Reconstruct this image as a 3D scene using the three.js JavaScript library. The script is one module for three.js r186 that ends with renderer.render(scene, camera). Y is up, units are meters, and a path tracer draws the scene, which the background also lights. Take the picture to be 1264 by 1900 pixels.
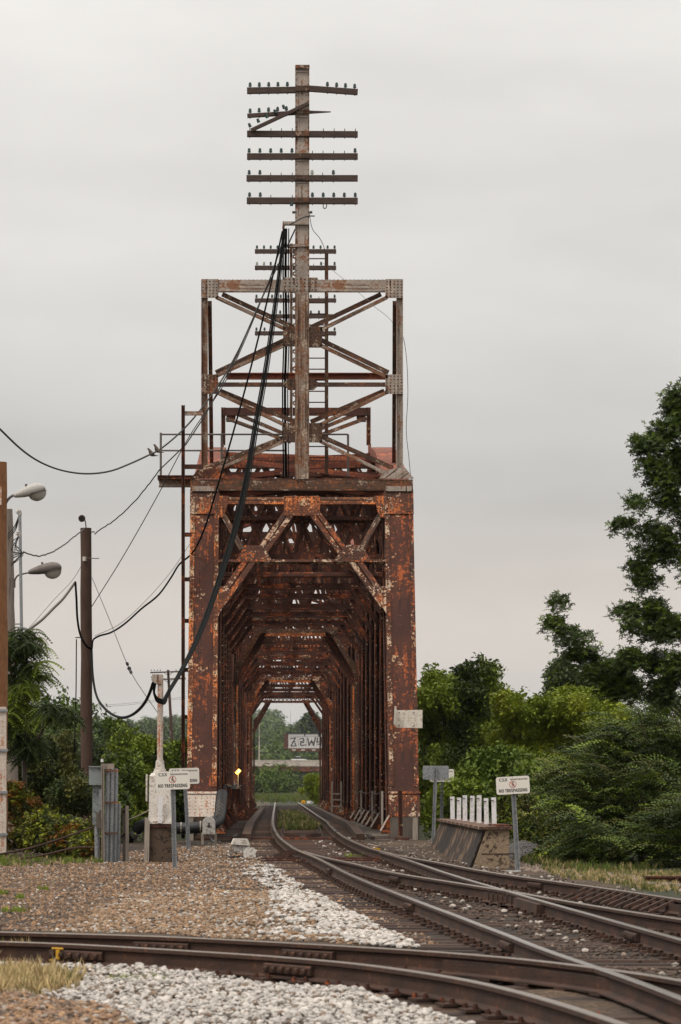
import * as THREE from 'three';

// ---------------------------------------------------------------- camera
// level view camera with a shifted lens: F, VX, VY are the lens of the photograph in its own pixels (1264 x 1900)
const F = 5300, VX = 514, VY = 1463, CY = 1.51;
const scene = new THREE.Scene();
const camera = new THREE.PerspectiveCamera(2 * Math.atan(1463 / F) * 180 / Math.PI, 1500 / 2926, 0.5, 9000);
camera.setViewOffset(1500, 2926, 750 - VX, 0, 1264, 1900);
camera.position.set(0, CY, 0);
camera.lookAt(0, CY, -100);
camera.focus = 62;
camera.userData.fStop = 3.4;
camera.updateProjectionMatrix();
scene.add(camera);

// ---------------------------------------------------------------- renderer, exposure
const renderer = new THREE.WebGLRenderer({ antialias: true });
renderer.toneMapping = THREE.LinearToneMapping;
renderer.toneMappingExposure = 1.12;
renderer.outputColorSpace = THREE.SRGBColorSpace;
renderer.shadowMap.enabled = true;

// ---------------------------------------------------------------- random numbers and noise
function rng(seed) { let a = seed >>> 0; return () => { a = (a + 0x6D2B79F5) | 0; let t = Math.imul(a ^ (a >>> 15), 1 | a); t = (t + Math.imul(t ^ (t >>> 7), 61 | t)) ^ t; return ((t ^ (t >>> 14)) >>> 0) / 4294967296; }; }
const lerp = (a, b, t) => a + (b - a) * t, clamp = (x, a = 0, b = 1) => Math.min(b, Math.max(a, x));
const sstep = (a, b, x) => { const t = clamp((x - a) / (b - a)); return t * t * (3 - 2 * t); };
function table(keys, vals) { return x => { if (x <= keys[0]) return vals[0]; for (let i = 1; i < keys.length; i++) if (x <= keys[i]) return lerp(vals[i - 1], vals[i], (x - keys[i - 1]) / (keys[i] - keys[i - 1])); return vals[vals.length - 1]; }; }
const NS = 512;
function noiseField(px, py, oct, seed, gain = 0.55) {           // tiling value noise, NS x NS, stretched to 0..1
  const out = new Float32Array(NS * NS); let amp = 1;
  for (let o = 0; o < oct; o++) {
    const fx = px << o, fy = py << o; if (fx > NS || fy > NS) break;
    const r = rng(seed * 131 + o * 17 + 5), g = new Float32Array(fx * fy); for (let i = 0; i < g.length; i++) g[i] = r();
    for (let y = 0; y < NS; y++) {
      const v = y / NS * fy, j = Math.floor(v), tv = v - j, sv = tv * tv * (3 - 2 * tv), j0 = (j % fy) * fx, j1 = ((j + 1) % fy) * fx;
      for (let x = 0; x < NS; x++) {
        const u = x / NS * fx, i = Math.floor(u), tu = u - i, su = tu * tu * (3 - 2 * tu), i0 = i % fx, i1 = (i + 1) % fx;
        const a = g[j0 + i0] + (g[j0 + i1] - g[j0 + i0]) * su, b = g[j1 + i0] + (g[j1 + i1] - g[j1 + i0]) * su;
        out[y * NS + x] += (a + (b - a) * sv) * amp;
      }
    }
    amp *= gain;
  }
  let lo = 1e9, hi = -1e9; for (const v of out) { lo = Math.min(lo, v); hi = Math.max(hi, v); }
  for (let i = 0; i < out.length; i++) out[i] = (out[i] - lo) / (hi - lo);
  return out;
}
const N = [noiseField(4, 4, 7, 1), noiseField(8, 8, 6, 2), noiseField(16, 16, 5, 3), noiseField(48, 48, 4, 4), noiseField(128, 128, 2, 5), noiseField(32, 3, 5, 6), noiseField(96, 4, 3, 7), noiseField(5, 5, 6, 8)];
function nz(k, u, v) {                                           // bilinear sample, u and v in tiles
  const f = N[k]; u = (u - Math.floor(u)) * NS; v = (v - Math.floor(v)) * NS;
  const i = Math.floor(u) % NS, j = Math.floor(v) % NS, i1 = (i + 1) % NS, j1 = (j + 1) % NS, a = u - Math.floor(u), b = v - Math.floor(v);
  return lerp(lerp(f[j * NS + i], f[j * NS + i1], a), lerp(f[j1 * NS + i], f[j1 * NS + i1], a), b);
}

// ---------------------------------------------------------------- sky: an even overcast, brighter overhead
{
  const W = 2048, H = 1024, data = new Float32Array(W * H * 4);
  const lum = table([-90, -2, 0, 2.5, 4, 5.8, 7.2, 9, 10.5, 12.6, 13.4, 14.2, 16, 30, 60, 90], [0.2, 0.40, 0.53, 0.548, 0.548, 0.482, 0.52, 0.585, 0.645, 0.64, 0.65, 0.70, 0.715, 0.98, 1.5, 1.75]);
  const warm = table([0, 1, 3, 4.2, 6, 12, 30], [0.0, 0.03, 0.075, 0.065, 0.02, 0.022, 0.02]);
  for (let y = 0; y < H; y++) {
    const el = 90 - (y + 0.5) / H * 180;                          // first row is the zenith after flipY handling below
    for (let x = 0; x < W; x++) {
      const c = el > 0 ? (nz(0, x / W * 7, el / 22) - 0.5) * 0.20 + (nz(1, x / W * 8, el / 10 + 0.3) - 0.5) * 0.17 : 0;
      const l = lum(el + (el > 0 ? (nz(7, x / W * 5, el / 60) - 0.5) * 2.4 : 0)) * (1 + c * sstep(0, 3, el)), w = warm(Math.max(el, 0));
      const row = H - 1 - y, k = (row * W + x) * 4;
      data[k] = l * (1 + w); data[k + 1] = l * (1 - w * 0.25); data[k + 2] = l * (1 - w * 1.15 - 0.02); data[k + 3] = 1;
    }
  }
  const sky = new THREE.DataTexture(data, W, H, THREE.RGBAFormat, THREE.FloatType);
  sky.mapping = THREE.EquirectangularReflectionMapping; sky.magFilter = sky.minFilter = THREE.LinearFilter; sky.colorSpace = THREE.LinearSRGBColorSpace; sky.needsUpdate = true;
  scene.background = sky; scene.environment = sky; scene.environmentIntensity = 1; scene.backgroundIntensity = 1;
}
// the veiled sun: high, behind the camera's left shoulder
const sun = new THREE.DirectionalLight(new THREE.Color(1, 0.93, 0.84), 1.45);
sun.position.set(-48, 96, -28); sun.target.position.set(0, 0, -70); sun.castShadow = true; sun.shadow.radius = 24;
sun.shadow.camera.left = -60; sun.shadow.camera.right = 60; sun.shadow.camera.top = 80; sun.shadow.camera.bottom = -80; sun.shadow.camera.far = 400; sun.shadow.mapSize.set(2048, 2048);
scene.add(sun, sun.target);
scene.fog = new THREE.FogExp2(new THREE.Color(0.80, 0.84, 0.88), 0.00005);

// ---------------------------------------------------------------- places
const V = (x, y, z) => new THREE.Vector3(x, y, z);
const P = (x, y, d) => V((x - VX) * d / F, CY - (y - VY) * d / F, -d);        // point at depth d seen at photo position x, y
const hRail = table([22, 25, 28, 31, 35, 45, 55, 63, 70, 75], [1.33, 1.33, 1.325, 1.31, 1.27, 1.20, 1.15, 1.07, 0.94, 0.87]);
const railY = d => CY - hRail(d);                                               // height of the rail heads, d metres out
const RAIL_H = 0.17, BX = 0.61;                                                 // bridge axis
function groundY(x, d) {
  const y0 = railY(d) - 0.215 - (d < 80 ? 0.05 * sstep(4.6, 6.5, x) : 0);
  const bank = sstep(67, 80, d) * (1 - sstep(158, 172, d));
  const far = sstep(172, 260, d);
  let y = lerp(y0, -5.6, bank); y = lerp(y, 0.45, far);
  y += (nz(1, x / 9, d / 9) - 0.5) * 0.07 * (1 - far);
  if (d > 850) y += sstep(850, 1500, d) * 21 * (0.75 + 0.5 * nz(0, x / 2600 + 0.2, 0.37)) + sstep(1500, 3200, d) * 60 * nz(0, x / 3000 + 0.43, 0.7);
  return y;
}
function onGround(px, py) { let d = 50; for (let i = 0; i < 80; i++) d = 0.5 * d + 0.5 * F * (CY - groundY((px - VX) * d / F, d)) / (py - VY); return V((px - VX) * d / F, groundY((px - VX) * d / F, d), -d); }

// ---------------------------------------------------------------- names, labels
const used = {};
function numbered(name) { const n = used[name] = (used[name] ?? -1) + 1; return n ? name + '_' + String(n).padStart(3, '0') : name; }
const origin = new WeakMap();
function tag(o, label, category, group, kind) { if (label) o.userData.label = label; if (category) o.userData.category = category; if (group) o.userData.group = group; if (kind) o.userData.kind = kind; return o; }
function thing(name, label, category, base, group) {
  const g = new THREE.Group(); g.name = numbered(name); g.position.copy(base); scene.add(g); origin.set(g, base.clone()); return tag(g, label, category, group);
}
const rootOf = o => { while (o && !origin.has(o)) o = o.parent; return o ? origin.get(o) : null; };

// ---------------------------------------------------------------- mesh builder
const shared = rng(77);
class MB {
  constructor() { this.p = []; this.n = []; this.t = []; }
  tri(a, b, c, na, nb, nc, ta, tb, tc) {
    if (!na) { const n = V().subVectors(b, a).cross(V().subVectors(c, a)).normalize(); na = nb = nc = n; }
    this.p.push(a.x, a.y, a.z, b.x, b.y, b.z, c.x, c.y, c.z); this.n.push(na.x, na.y, na.z, nb.x, nb.y, nb.z, nc.x, nc.y, nc.z);
    this.t.push(ta[0], ta[1], tb[0], tb[1], tc[0], tc[1]);
  }
  quad(a, b, c, d, ta, tb, tc, td) { this.tri(a, b, c, null, null, null, ta, tb, tc); this.tri(a, c, d, null, null, null, ta, tc, td); return this; }
  // a straight member: 2-D profile [[side, up], ...] (counter-clockwise seen from its start) carried from p0 to p1
  ext(p0, p1, prof, up = V(0, 1, 0)) {
    prof = prof.slice().reverse();
    const ax = V().subVectors(p1, p0), L = ax.length(); ax.divideScalar(L);
    let side = V().crossVectors(ax, up); if (side.lengthSq() < 1e-6) side = V().crossVectors(ax, V(0, 0, 1)); side.normalize();
    const u2 = V().crossVectors(side, ax).normalize(), ou = shared() * 4, ov = shared() * 4;
    const at = (q, p) => V(q.x + side.x * p[0] + u2.x * p[1], q.y + side.y * p[0] + u2.y * p[1], q.z + side.z * p[0] + u2.z * p[1]);
    const a = prof.map(p => at(p0, p)), b = prof.map(p => at(p1, p)); let s = ou;
    for (let i = 0; i < prof.length; i++) {
      const j = (i + 1) % prof.length, w = Math.hypot(prof[j][0] - prof[i][0], prof[j][1] - prof[i][1]);
      this.quad(a[i], a[j], b[j], b[i], [s, ov], [s + w, ov], [s + w, ov + L], [s, ov + L]); s += w;
    }
    const flat = THREE.ShapeUtils.triangulateShape(prof.map(p => new THREE.Vector2(...p)), []);
    for (const [i, j, k] of flat) { const uv = m => [ou + prof[m][0], ov + prof[m][1]]; this.tri(a[k], a[j], a[i], null, null, null, uv(k), uv(j), uv(i)); this.tri(b[i], b[j], b[k], null, null, null, uv(i), uv(j), uv(k)); }
    return this;
  }
  bar(p0, p1, w, h, up) { return this.ext(p0, p1, rect(w, h), up); }
  box(c, sx, sy, sz, turn = 0, bev = 0) {                       // centre, size, optional chamfer of the four long edges
    const q = V(Math.sin(turn), 0, Math.cos(turn)).multiplyScalar(sz / 2);
    return this.ext(V().subVectors(c, q), V().addVectors(c, q), bev ? oct(sx, sy, bev) : rect(sx, sy));
  }
  // a flat plate: polygon corners in 3-D, thickened by t towards -normal
  plate(pts, t) {
    const n = V(); for (let i = 0; i < pts.length; i++) { const a = pts[i], b = pts[(i + 1) % pts.length]; n.x += (a.y - b.y) * (a.z + b.z); n.y += (a.z - b.z) * (a.x + b.x); n.z += (a.x - b.x) * (a.y + b.y); } n.normalize();
    if (n.z < 0) { n.negate(); pts = pts.slice().reverse(); }   // thickness runs away from the yard
    let e = V().subVectors(pts[1], pts[0]).normalize(); const f = V().crossVectors(n, e), ou = shared() * 4, ov = shared() * 4;
    const q = pts.map(p => [V().subVectors(p, pts[0]).dot(e), V().subVectors(p, pts[0]).dot(f)]), back = pts.map(p => p.clone().addScaledVector(n, -t));
    const flat = THREE.ShapeUtils.triangulateShape(q.map(p => new THREE.Vector2(...p)), []), uv = m => [ou + q[m][0], ov + q[m][1]];
    for (const [i, j, k] of flat) { this.tri(pts[i], pts[j], pts[k], null, null, null, uv(i), uv(j), uv(k)); this.tri(back[k], back[j], back[i], null, null, null, uv(k), uv(j), uv(i)); }
    for (let i = 0; i < pts.length; i++) { const j = (i + 1) % pts.length; this.quad(pts[i], back[i], back[j], pts[j], uv(i), [uv(i)[0] + t, uv(i)[1]], [uv(j)[0] + t, uv(j)[1]], uv(j)); }
    return this;
  }
  // a round member along points; r a number or a function of 0..1
  tube(pts, r, seg = 8, caps = true) {
    const R = typeof r === 'function' ? r : () => r, rings = [], n = pts.length; let s = shared() * 3; let ref = null;
    for (let i = 0; i < n; i++) {
      const t = V().subVectors(pts[Math.min(i + 1, n - 1)], pts[Math.max(i - 1, 0)]).normalize();
      if (!ref) { ref = Math.abs(t.y) > 0.9 ? V(1, 0, 0) : V(0, 1, 0); }
      const a = V().crossVectors(t, ref).normalize(), b = V().crossVectors(a, t).normalize(); ref = b;
      const rad = R(i / (n - 1)), ring = [];
      for (let k = 0; k <= seg; k++) { const w = k / seg * 2 * Math.PI, d = a.clone().multiplyScalar(Math.cos(w)).addScaledVector(b, Math.sin(w)); ring.push({ p: pts[i].clone().addScaledVector(d, rad), n: d, u: k / seg * 6.283 * rad }); }
      if (i) s += pts[i].distanceTo(pts[i - 1]); ring.v = s; rings.push(ring);
    }
    for (let i = 1; i < n; i++) for (let k = 0; k < seg; k++) {
      const A = rings[i - 1], B = rings[i], a = A[k], b = A[k + 1], c = B[k + 1], d = B[k];
      this.tri(a.p, c.p, b.p, a.n, c.n, b.n, [a.u, A.v], [c.u, B.v], [b.u, A.v]); this.tri(a.p, d.p, c.p, a.n, d.n, c.n, [a.u, A.v], [d.u, B.v], [c.u, B.v]);
    }
    if (caps) for (const [ring, q, flip] of [[rings[0], pts[0], 0], [rings[n - 1], pts[n - 1], 1]]) for (let k = 0; k < seg; k++) {
      const a = ring[k].p, b = ring[k + 1].p, tt = [[0, 0], [0.1, 0], [0, 0.1]]; flip ? this.tri(q, b, a, null, null, null, ...tt) : this.tri(q, a, b, null, null, null, ...tt);
    }
    return this;
  }
  // a skin over closed rings of equal count (smooth normals from the ring centres)
  loft(rings, flatN = false) {
    const nr = rings.map(r => { const c = V(); r.forEach(p => c.add(p)); c.divideScalar(r.length); return r.map(p => V().subVectors(p, c).normalize()); });
    for (let i = 1; i < rings.length; i++) for (let k = 0; k < rings[0].length; k++) {
      const j = (k + 1) % rings[0].length, a = rings[i - 1][k], b = rings[i - 1][j], c = rings[i][j], d = rings[i][k], tt = [[0, 0], [0.05, 0], [0.05, 0.05], [0, 0.05]];
      const n = V().subVectors(c, a).cross(V().subVectors(d, b)), out = n.dot(nr[i - 1][k]) + n.dot(nr[i][j]) + n.dot(nr[i - 1][j]) + n.dot(nr[i][k]) > 0, w = V().subVectors(a, d).length(), l = V().subVectors(a, b).length(), t2 = [[0, 0], [l, 0], [l, w], [0, w]];
      if (flatN) { out ? this.quad(a, b, c, d, ...t2) : this.quad(a, d, c, b, t2[0], t2[3], t2[2], t2[1]); continue; }
      if (out) { this.tri(a, b, c, nr[i - 1][k], nr[i - 1][j], nr[i][j], tt[0], tt[1], tt[2]); this.tri(a, c, d, nr[i - 1][k], nr[i][j], nr[i][k], tt[0], tt[2], tt[3]); }
      else { this.tri(a, c, b, nr[i - 1][k], nr[i][j], nr[i - 1][j], tt[0], tt[2], tt[1]); this.tri(a, d, c, nr[i - 1][k], nr[i][k], nr[i][j], tt[0], tt[3], tt[2]); }
    }
    for (const [r, flip] of [[rings[0], 1], [rings[rings.length - 1], 0]]) { const c = V(); r.forEach(p => c.add(p)); c.divideScalar(r.length); for (let k = 0; k < r.length; k++) { const j = (k + 1) % r.length; flip ? this.tri(c, r[j], r[k], null, null, null, [0, 0], [0.05, 0], [0, 0.05]) : this.tri(c, r[k], r[j], null, null, null, [0, 0], [0.05, 0], [0, 0.05]); } }
    return this;
  }
  // a profile carried along a curve that stays level-headed (rails)
  sweep(pts, prof) {
    prof = prof.slice().reverse();
    const side = pts.map((p, i) => { const t = V().subVectors(pts[Math.min(i + 1, pts.length - 1)], pts[Math.max(i - 1, 0)]); t.y = 0; t.normalize(); return V(-t.z, 0, t.x); });
    let v = shared() * 4;
    const at = (i, p) => V(pts[i].x + side[i].x * p[0], pts[i].y + p[1], pts[i].z + side[i].z * p[0]);
    for (let i = 1; i < pts.length; i++) {
      const L = pts[i].distanceTo(pts[i - 1]); let s = 0;
      for (let k = 0; k < prof.length; k++) { const j = (k + 1) % prof.length, w = Math.hypot(prof[j][0] - prof[k][0], prof[j][1] - prof[k][1]); this.quad(at(i - 1, prof[k]), at(i - 1, prof[j]), at(i, prof[j]), at(i, prof[k]), [s, v], [s + w, v], [s + w, v + L], [s, v + L]); s += w; }
      v += L;
    }
    const flat = THREE.ShapeUtils.triangulateShape(prof.map(p => new THREE.Vector2(...p)), []), e = pts.length - 1, uv = m => prof[m];
    for (const [i, j, k] of flat) { this.tri(at(0, prof[k]), at(0, prof[j]), at(0, prof[i]), null, null, null, uv(k), uv(j), uv(i)); this.tri(at(e, prof[i]), at(e, prof[j]), at(e, prof[k]), null, null, null, uv(i), uv(j), uv(k)); }
    return this;
  }
  rivet(c, n, r = 0.018) {                                      // a low six-sided dome
    let a = Math.abs(n.y) > 0.9 ? V(1, 0, 0) : V(0, 1, 0); a = V().crossVectors(n, a).normalize(); const b = V().crossVectors(n, a), top = c.clone().addScaledVector(n, r * 0.75);
    const k1 = [], k2 = []; for (let k = 0; k < 6; k++) { const w = k * Math.PI / 3; k1.push(c.clone().addScaledVector(a, r * Math.cos(w)).addScaledVector(b, r * Math.sin(w))); k2.push(c.clone().addScaledVector(n, r * 0.55).addScaledVector(a, 0.7 * r * Math.cos(w)).addScaledVector(b, 0.7 * r * Math.sin(w))); }
    const u = [shared() * 4, shared() * 4];
    for (let k = 0; k < 6; k++) { const j = (k + 1) % 6; this.quad(k1[k], k1[j], k2[j], k2[k], u, u, u, u); this.tri(k2[k], k2[j], top, null, null, null, u, u, u); }
    return this;
  }
  build(name, material, parent = null, top = false) {
    const g = new THREE.BufferGeometry(), o = parent ? rootOf(parent) : null, pos = new Float32Array(this.p);
    if (o) for (let i = 0; i < pos.length; i += 3) { pos[i] -= o.x; pos[i + 1] -= o.y; pos[i + 2] -= o.z; }
    g.setAttribute('position', new THREE.BufferAttribute(pos, 3)); g.setAttribute('normal', new THREE.BufferAttribute(new Float32Array(this.n), 3)); g.setAttribute('uv', new THREE.BufferAttribute(new Float32Array(this.t), 2));
    const m = new THREE.Mesh(g, material); m.name = parent ? name : numbered(name); (parent ?? scene).add(m); return m;
  }
}
const mb = () => new MB();
function stuffPart(m) { m.userData.kind = 'stuff'; return m; }
function rect(w, h) { return [[-w / 2, -h / 2], [w / 2, -h / 2], [w / 2, h / 2], [-w / 2, h / 2]]; }
function oct(w, h, b) { const x = w / 2, y = h / 2; return [[-x + b, -y], [x - b, -y], [x, -y + b], [x, y - b], [x - b, y], [-x + b, y], [-x, y - b], [-x, -y + b]]; }
function ibeam(w, h, t) { const x = w / 2, y = h / 2, k = t / 2; return [[-x, -y], [x, -y], [x, -y + t], [k, -y + t], [k, y - t], [x, y - t], [x, y], [-x, y], [-x, y - t], [-k, y - t], [-k, -y + t], [-x, -y + t]]; }
function hbeam(w, h, t) { return ibeam(h, w, t).map(([a, b]) => [-b, a]); }
function angle(w, h, t) { const x = w / 2, y = h / 2; return [[-x, -y], [x, -y], [x, -y + t], [-x + t, -y + t], [-x + t, y], [-x, y]]; }
function spline(pts, n) { return new THREE.CatmullRomCurve3(pts, false, 'centripetal').getPoints(n); }

// ---------------------------------------------------------------- procedural materials
function texture(size, metres, fn, srgb = true) {               // fn(u, v) -> [r, g, b] 0..255 in the colour space named
  const d = new Uint8Array(size * size * 4);
  for (let y = 0; y < size; y++) for (let x = 0; x < size; x++) { const c = fn(x / size, y / size), k = (y * size + x) * 4; d[k] = clamp(c[0], 0, 255); d[k + 1] = clamp(c[1], 0, 255); d[k + 2] = clamp(c[2], 0, 255); d[k + 3] = 255; }
  const t = new THREE.DataTexture(d, size, size); t.wrapS = t.wrapT = THREE.RepeatWrapping; t.magFilter = THREE.LinearFilter; t.minFilter = THREE.LinearMipmapLinearFilter; t.generateMipmaps = true;
  if (srgb) t.colorSpace = THREE.SRGBColorSpace; t.repeat.set(1 / metres, 1 / metres); t.needsUpdate = true; return t;
}
const mix3 = (a, b, t) => [lerp(a[0], b[0], t), lerp(a[1], b[1], t), lerp(a[2], b[2], t)];
const std = o => new THREE.MeshStandardMaterial(o);

// rusted steel: old paint, orange scale, pale flakes of primer, dark streaks below the seams
function rust({ base, base2, scale, scaleAt, flake, flakeAt, grime, grimeAt, seed, rough = 0.86, size = 1024, metres = 3.2 }) {
  const s = seed * 0.317;
  const map = texture(size, metres, (u, v) => {
    const a = nz(0, u + s, v), b = nz(1, u * 2 + s, v * 2 + s), c = nz(2, u * 3 + s, v * 3), f = nz(3, u * 2, v * 2 + s), g = nz(4, u * 2 + s, v * 2), st = nz(5, u * 2 + s, v), st2 = nz(6, u * 2, v + s);
    let col = mix3(base, base2, clamp(0.55 * a + 0.45 * b + 0.25 * (g - 0.5)));
    const so = sstep(scaleAt, scaleAt + 0.13, 0.36 * a + 0.28 * c + 0.20 * f + 0.24 * st);
    col = mix3(col, mix3(scale, [scale[0] * 1.25, scale[1] * 1.18, scale[2] * 1.1], f), so * (0.55 + 0.45 * g));
    const fl = sstep(flakeAt, flakeAt + 0.05, 0.30 * c + 0.34 * f + 0.20 * b + 0.42 * (nz(7, u * 2 + s, v * 2 + s * 2) - 0.35));
    col = mix3(col, mix3(flake, [flake[0] * 0.8, flake[1] * 0.72, flake[2] * 0.62], g), fl * 0.9);
    const gr = sstep(grimeAt, grimeAt + 0.2, 0.5 * st + 0.3 * st2 + 0.25 * b);
    col = mix3(col, grime, gr * 0.75);
    const k = 0.86 + 0.28 * g; return [col[0] * k, col[1] * k, col[2] * k];
  });
  const bump = texture(512, metres, (u, v) => { const h = 255 * clamp(0.35 * nz(2, u * 3 + s, v * 3) + 0.4 * nz(3, u * 2, v * 2 + s) + 0.25 * nz(4, u * 2 + s, v * 2)); return [h, h, h]; }, false);
  return std({ map, bumpMap: bump, bumpScale: 0.006, roughness: rough, metalness: 0.0 });
}
const M = {};
M.maroon = rust({ base: [50, 25, 17], base2: [88, 47, 30], scale: [156, 80, 36], scaleAt: 0.60, flake: [206, 178, 150], flakeAt: 0.68, grime: [28, 16, 12], grimeAt: 0.58, seed: 1, metres: 4 });
M.orange = rust({ base: [52, 28, 19], base2: [98, 54, 32], scale: [174, 94, 42], scaleAt: 0.565, flake: [214, 196, 178], flakeAt: 0.585, grime: [28, 17, 13], grimeAt: 0.55, seed: 2, metres: 3 });
M.edge = rust({ base: [66, 34, 20], base2: [116, 64, 34], scale: [198, 112, 50], scaleAt: 0.545, flake: [212, 188, 160], flakeAt: 0.61, grime: [32, 19, 14], grimeAt: 0.57, seed: 3, metres: 2.4 });
M.pale = rust({ base: [128, 114, 104], base2: [188, 177, 166], scale: [112, 68, 42], scaleAt: 0.555, flake: [210, 202, 193], flakeAt: 0.62, grime: [58, 42, 33], grimeAt: 0.55, seed: 4, metres: 2.6 });
M.brown = rust({ base: [58, 40, 31], base2: [104, 76, 58], scale: [136, 80, 46], scaleAt: 0.585, flake: [192, 178, 164], flakeAt: 0.62, grime: [34, 23, 18], grimeAt: 0.54, seed: 5, metres: 2.6 });
M.dark = rust({ base: [50, 25, 17], base2: [88, 47, 30], scale: [156, 80, 36], scaleAt: 0.61, flake: [206, 178, 150], flakeAt: 0.7, grime: [28, 16, 12], grimeAt: 0.55, seed: 6, metres: 3 });
M.red = rust({ base: [84, 42, 29], base2: [122, 64, 42], scale: [152, 84, 46], scaleAt: 0.60, flake: [200, 170, 150], flakeAt: 0.74, grime: [52, 26, 18], grimeAt: 0.62, seed: 7, metres: 3 });
M.paleRust = rust({ base: [104, 84, 70], base2: [166, 150, 136], scale: [104, 62, 36], scaleAt: 0.50, flake: [204, 194, 184], flakeAt: 0.62, grime: [54, 36, 26], grimeAt: 0.52, seed: 11, metres: 2.2 });
M.archLit = rust({ base: [98, 52, 30], base2: [140, 80, 44], scale: [204, 118, 58], scaleAt: 0.53, flake: [212, 184, 150], flakeAt: 0.66, grime: [44, 25, 17], grimeAt: 0.60, seed: 12, metres: 2.4 });  // orange rust, brightened so the arch edges look caught by sky light
M.strut = rust({ base: [50, 25, 17], base2: [88, 47, 30], scale: [156, 80, 36], scaleAt: 0.60, flake: [206, 178, 150], flakeAt: 0.67, grime: [28, 16, 12], grimeAt: 0.56, seed: 10, metres: 3 });
M.white = rust({ base: [176, 158, 144], base2: [212, 201, 190], scale: [140, 80, 48], scaleAt: 0.60, flake: [226, 220, 212], flakeAt: 0.64, grime: [96, 66, 48], grimeAt: 0.62, seed: 8, metres: 2 });
M.railSide = rust({ base: [44, 27, 19], base2: [74, 48, 33], scale: [98, 62, 40], scaleAt: 0.64, flake: [120, 92, 72], flakeAt: 0.8, grime: [30, 19, 15], grimeAt: 0.55, seed: 9, metres: 1.6 });
const fine = texture(512, 0.8, (u, v) => { const k = 205 + 50 * nz(3, u, v) - 26 * nz(4, u * 2, v * 2); return [k, k, k]; });
M.railHead = std({ color: 0xb0a79e, roughness: 0.27, metalness: 0.85, map: fine });
M.railWorn = std({ color: 0x94867a, roughness: 0.38, metalness: 0.7, map: fine });

// timber: grain runs along v
function timber(c1, c2, dark, seed, metres = 1.2, rough = 0.9) {
  const s = seed * 0.41;
  const map = texture(512, metres, (u, v) => {
    const g = nz(6, u * 1 + s, v * 0.5), g2 = nz(5, u * 2 + s, v * 0.7 + s), a = nz(1, u + s, v * 0.5), f = nz(4, u * 2, v * 2);
    let c = mix3(c1, c2, clamp(0.5 * g + 0.3 * g2 + 0.35 * a - 0.1)); c = mix3(c, dark, sstep(0.6, 0.75, 0.6 * g + 0.4 * g2) * 0.8); const k = 0.85 + 0.3 * f; return [c[0] * k, c[1] * k, c[2] * k];
  });
  const bump = texture(512, metres, (u, v) => { const h = 255 * clamp(0.6 * nz(6, u + s, v * 0.5) + 0.4 * nz(5, u * 2 + s, v * 0.7 + s)); return [h, h, h]; }, false);
  return std({ map, bumpMap: bump, bumpScale: 0.008, roughness: rough });
}
M.tie = timber([44, 28, 20], [82, 57, 42], [20, 13, 10], 1);
M.tie2 = timber([32, 20, 15], [60, 40, 29], [17, 11, 9], 2);
M.tie3 = timber([56, 37, 27], [98, 72, 54], [28, 18, 13], 3);
M.pole = timber([62, 44, 35], [96, 72, 58], [34, 23, 18], 4);
M.poleOrange = timber([104, 66, 38], [158, 110, 70], [46, 29, 19], 5, 0.7);
M.poleGrey = timber([104, 92, 84], [150, 138, 126], [64, 54, 48], 6);
M.arm = timber([58, 44, 39], [98, 80, 72], [32, 24, 21], 7, 0.8);
M.plank = timber([74, 66, 60], [118, 108, 98], [40, 34, 30], 8);
M.stake = timber([132, 120, 108], [170, 158, 146], [88, 78, 68], 9);

function speckled(c1, c2, c3, seed, metres, rough = 0.92, bumpScale = 0.01) {
  const s = seed * 0.23;
  const map = texture(1024, metres, (u, v) => {
    const a = nz(0, u + s, v), b = nz(2, u * 2 + s, v * 2), f = nz(3, u * 2, v * 2 + s), g = nz(4, u * 3, v * 3 + s);
    let c = mix3(c1, c2, clamp(0.5 * a + 0.3 * b + 0.4 * f - 0.1)); c = mix3(c, c3, sstep(0.55, 0.72, 0.45 * b + 0.35 * f + 0.25 * a)); const k = 0.8 + 0.4 * g; return [c[0] * k, c[1] * k, c[2] * k];
  });
  const bump = texture(512, metres, (u, v) => { const h = 255 * clamp(0.5 * nz(3, u * 2, v * 2 + s) + 0.5 * nz(4, u * 3, v * 3 + s)); return [h, h, h]; }, false);
  return std({ map, bumpMap: bump, bumpScale, roughness: rough });
}
M.concrete = speckled([112, 94, 76], [168, 148, 122], [70, 56, 44], 1, 2.4);
M.concreteDark = speckled([60, 47, 37], [98, 78, 60], [34, 26, 21], 2, 2.0);
M.bridgeConcrete = speckled([176, 164, 152], [200, 190, 178], [158, 146, 134], 3, 30, 0.9, 0.02);
M.greyPaint = speckled([118, 124, 124], [142, 148, 147], [96, 100, 100], 4, 1.5, 0.55, 0.001);
M.galv = speckled([128, 130, 132], [166, 168, 170], [98, 98, 98], 5, 0.9, 0.5, 0.001); M.galv.metalness = 0.35;
M.whitePaint = speckled([196, 188, 178], [226, 220, 212], [158, 142, 126], 6, 1.6, 0.6, 0.001);
M.castGrey = speckled([160, 156, 150], [196, 192, 186], [112, 102, 94], 7, 0.8, 0.6, 0.002);
M.black = std({ color: 0x17181a, roughness: 0.5, map: fine });
M.cable = new THREE.MeshPhysicalMaterial({ color: 0x070a08, roughness: 0.7, specularIntensity: 0.15, map: fine });
M.cableThin = std({ color: 0x3a3634, roughness: 0.6, map: fine });
M.insulator = new THREE.MeshPhysicalMaterial({ color: 0x123532, roughness: 0.16, clearcoat: 0.6 });
M.insulatorPale = new THREE.MeshPhysicalMaterial({ color: 0xb8bfae, roughness: 0.2, transmission: 0.5, thickness: 0.05 });
M.pin = std({ color: 0x3b2d27, roughness: 0.8 });
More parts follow.
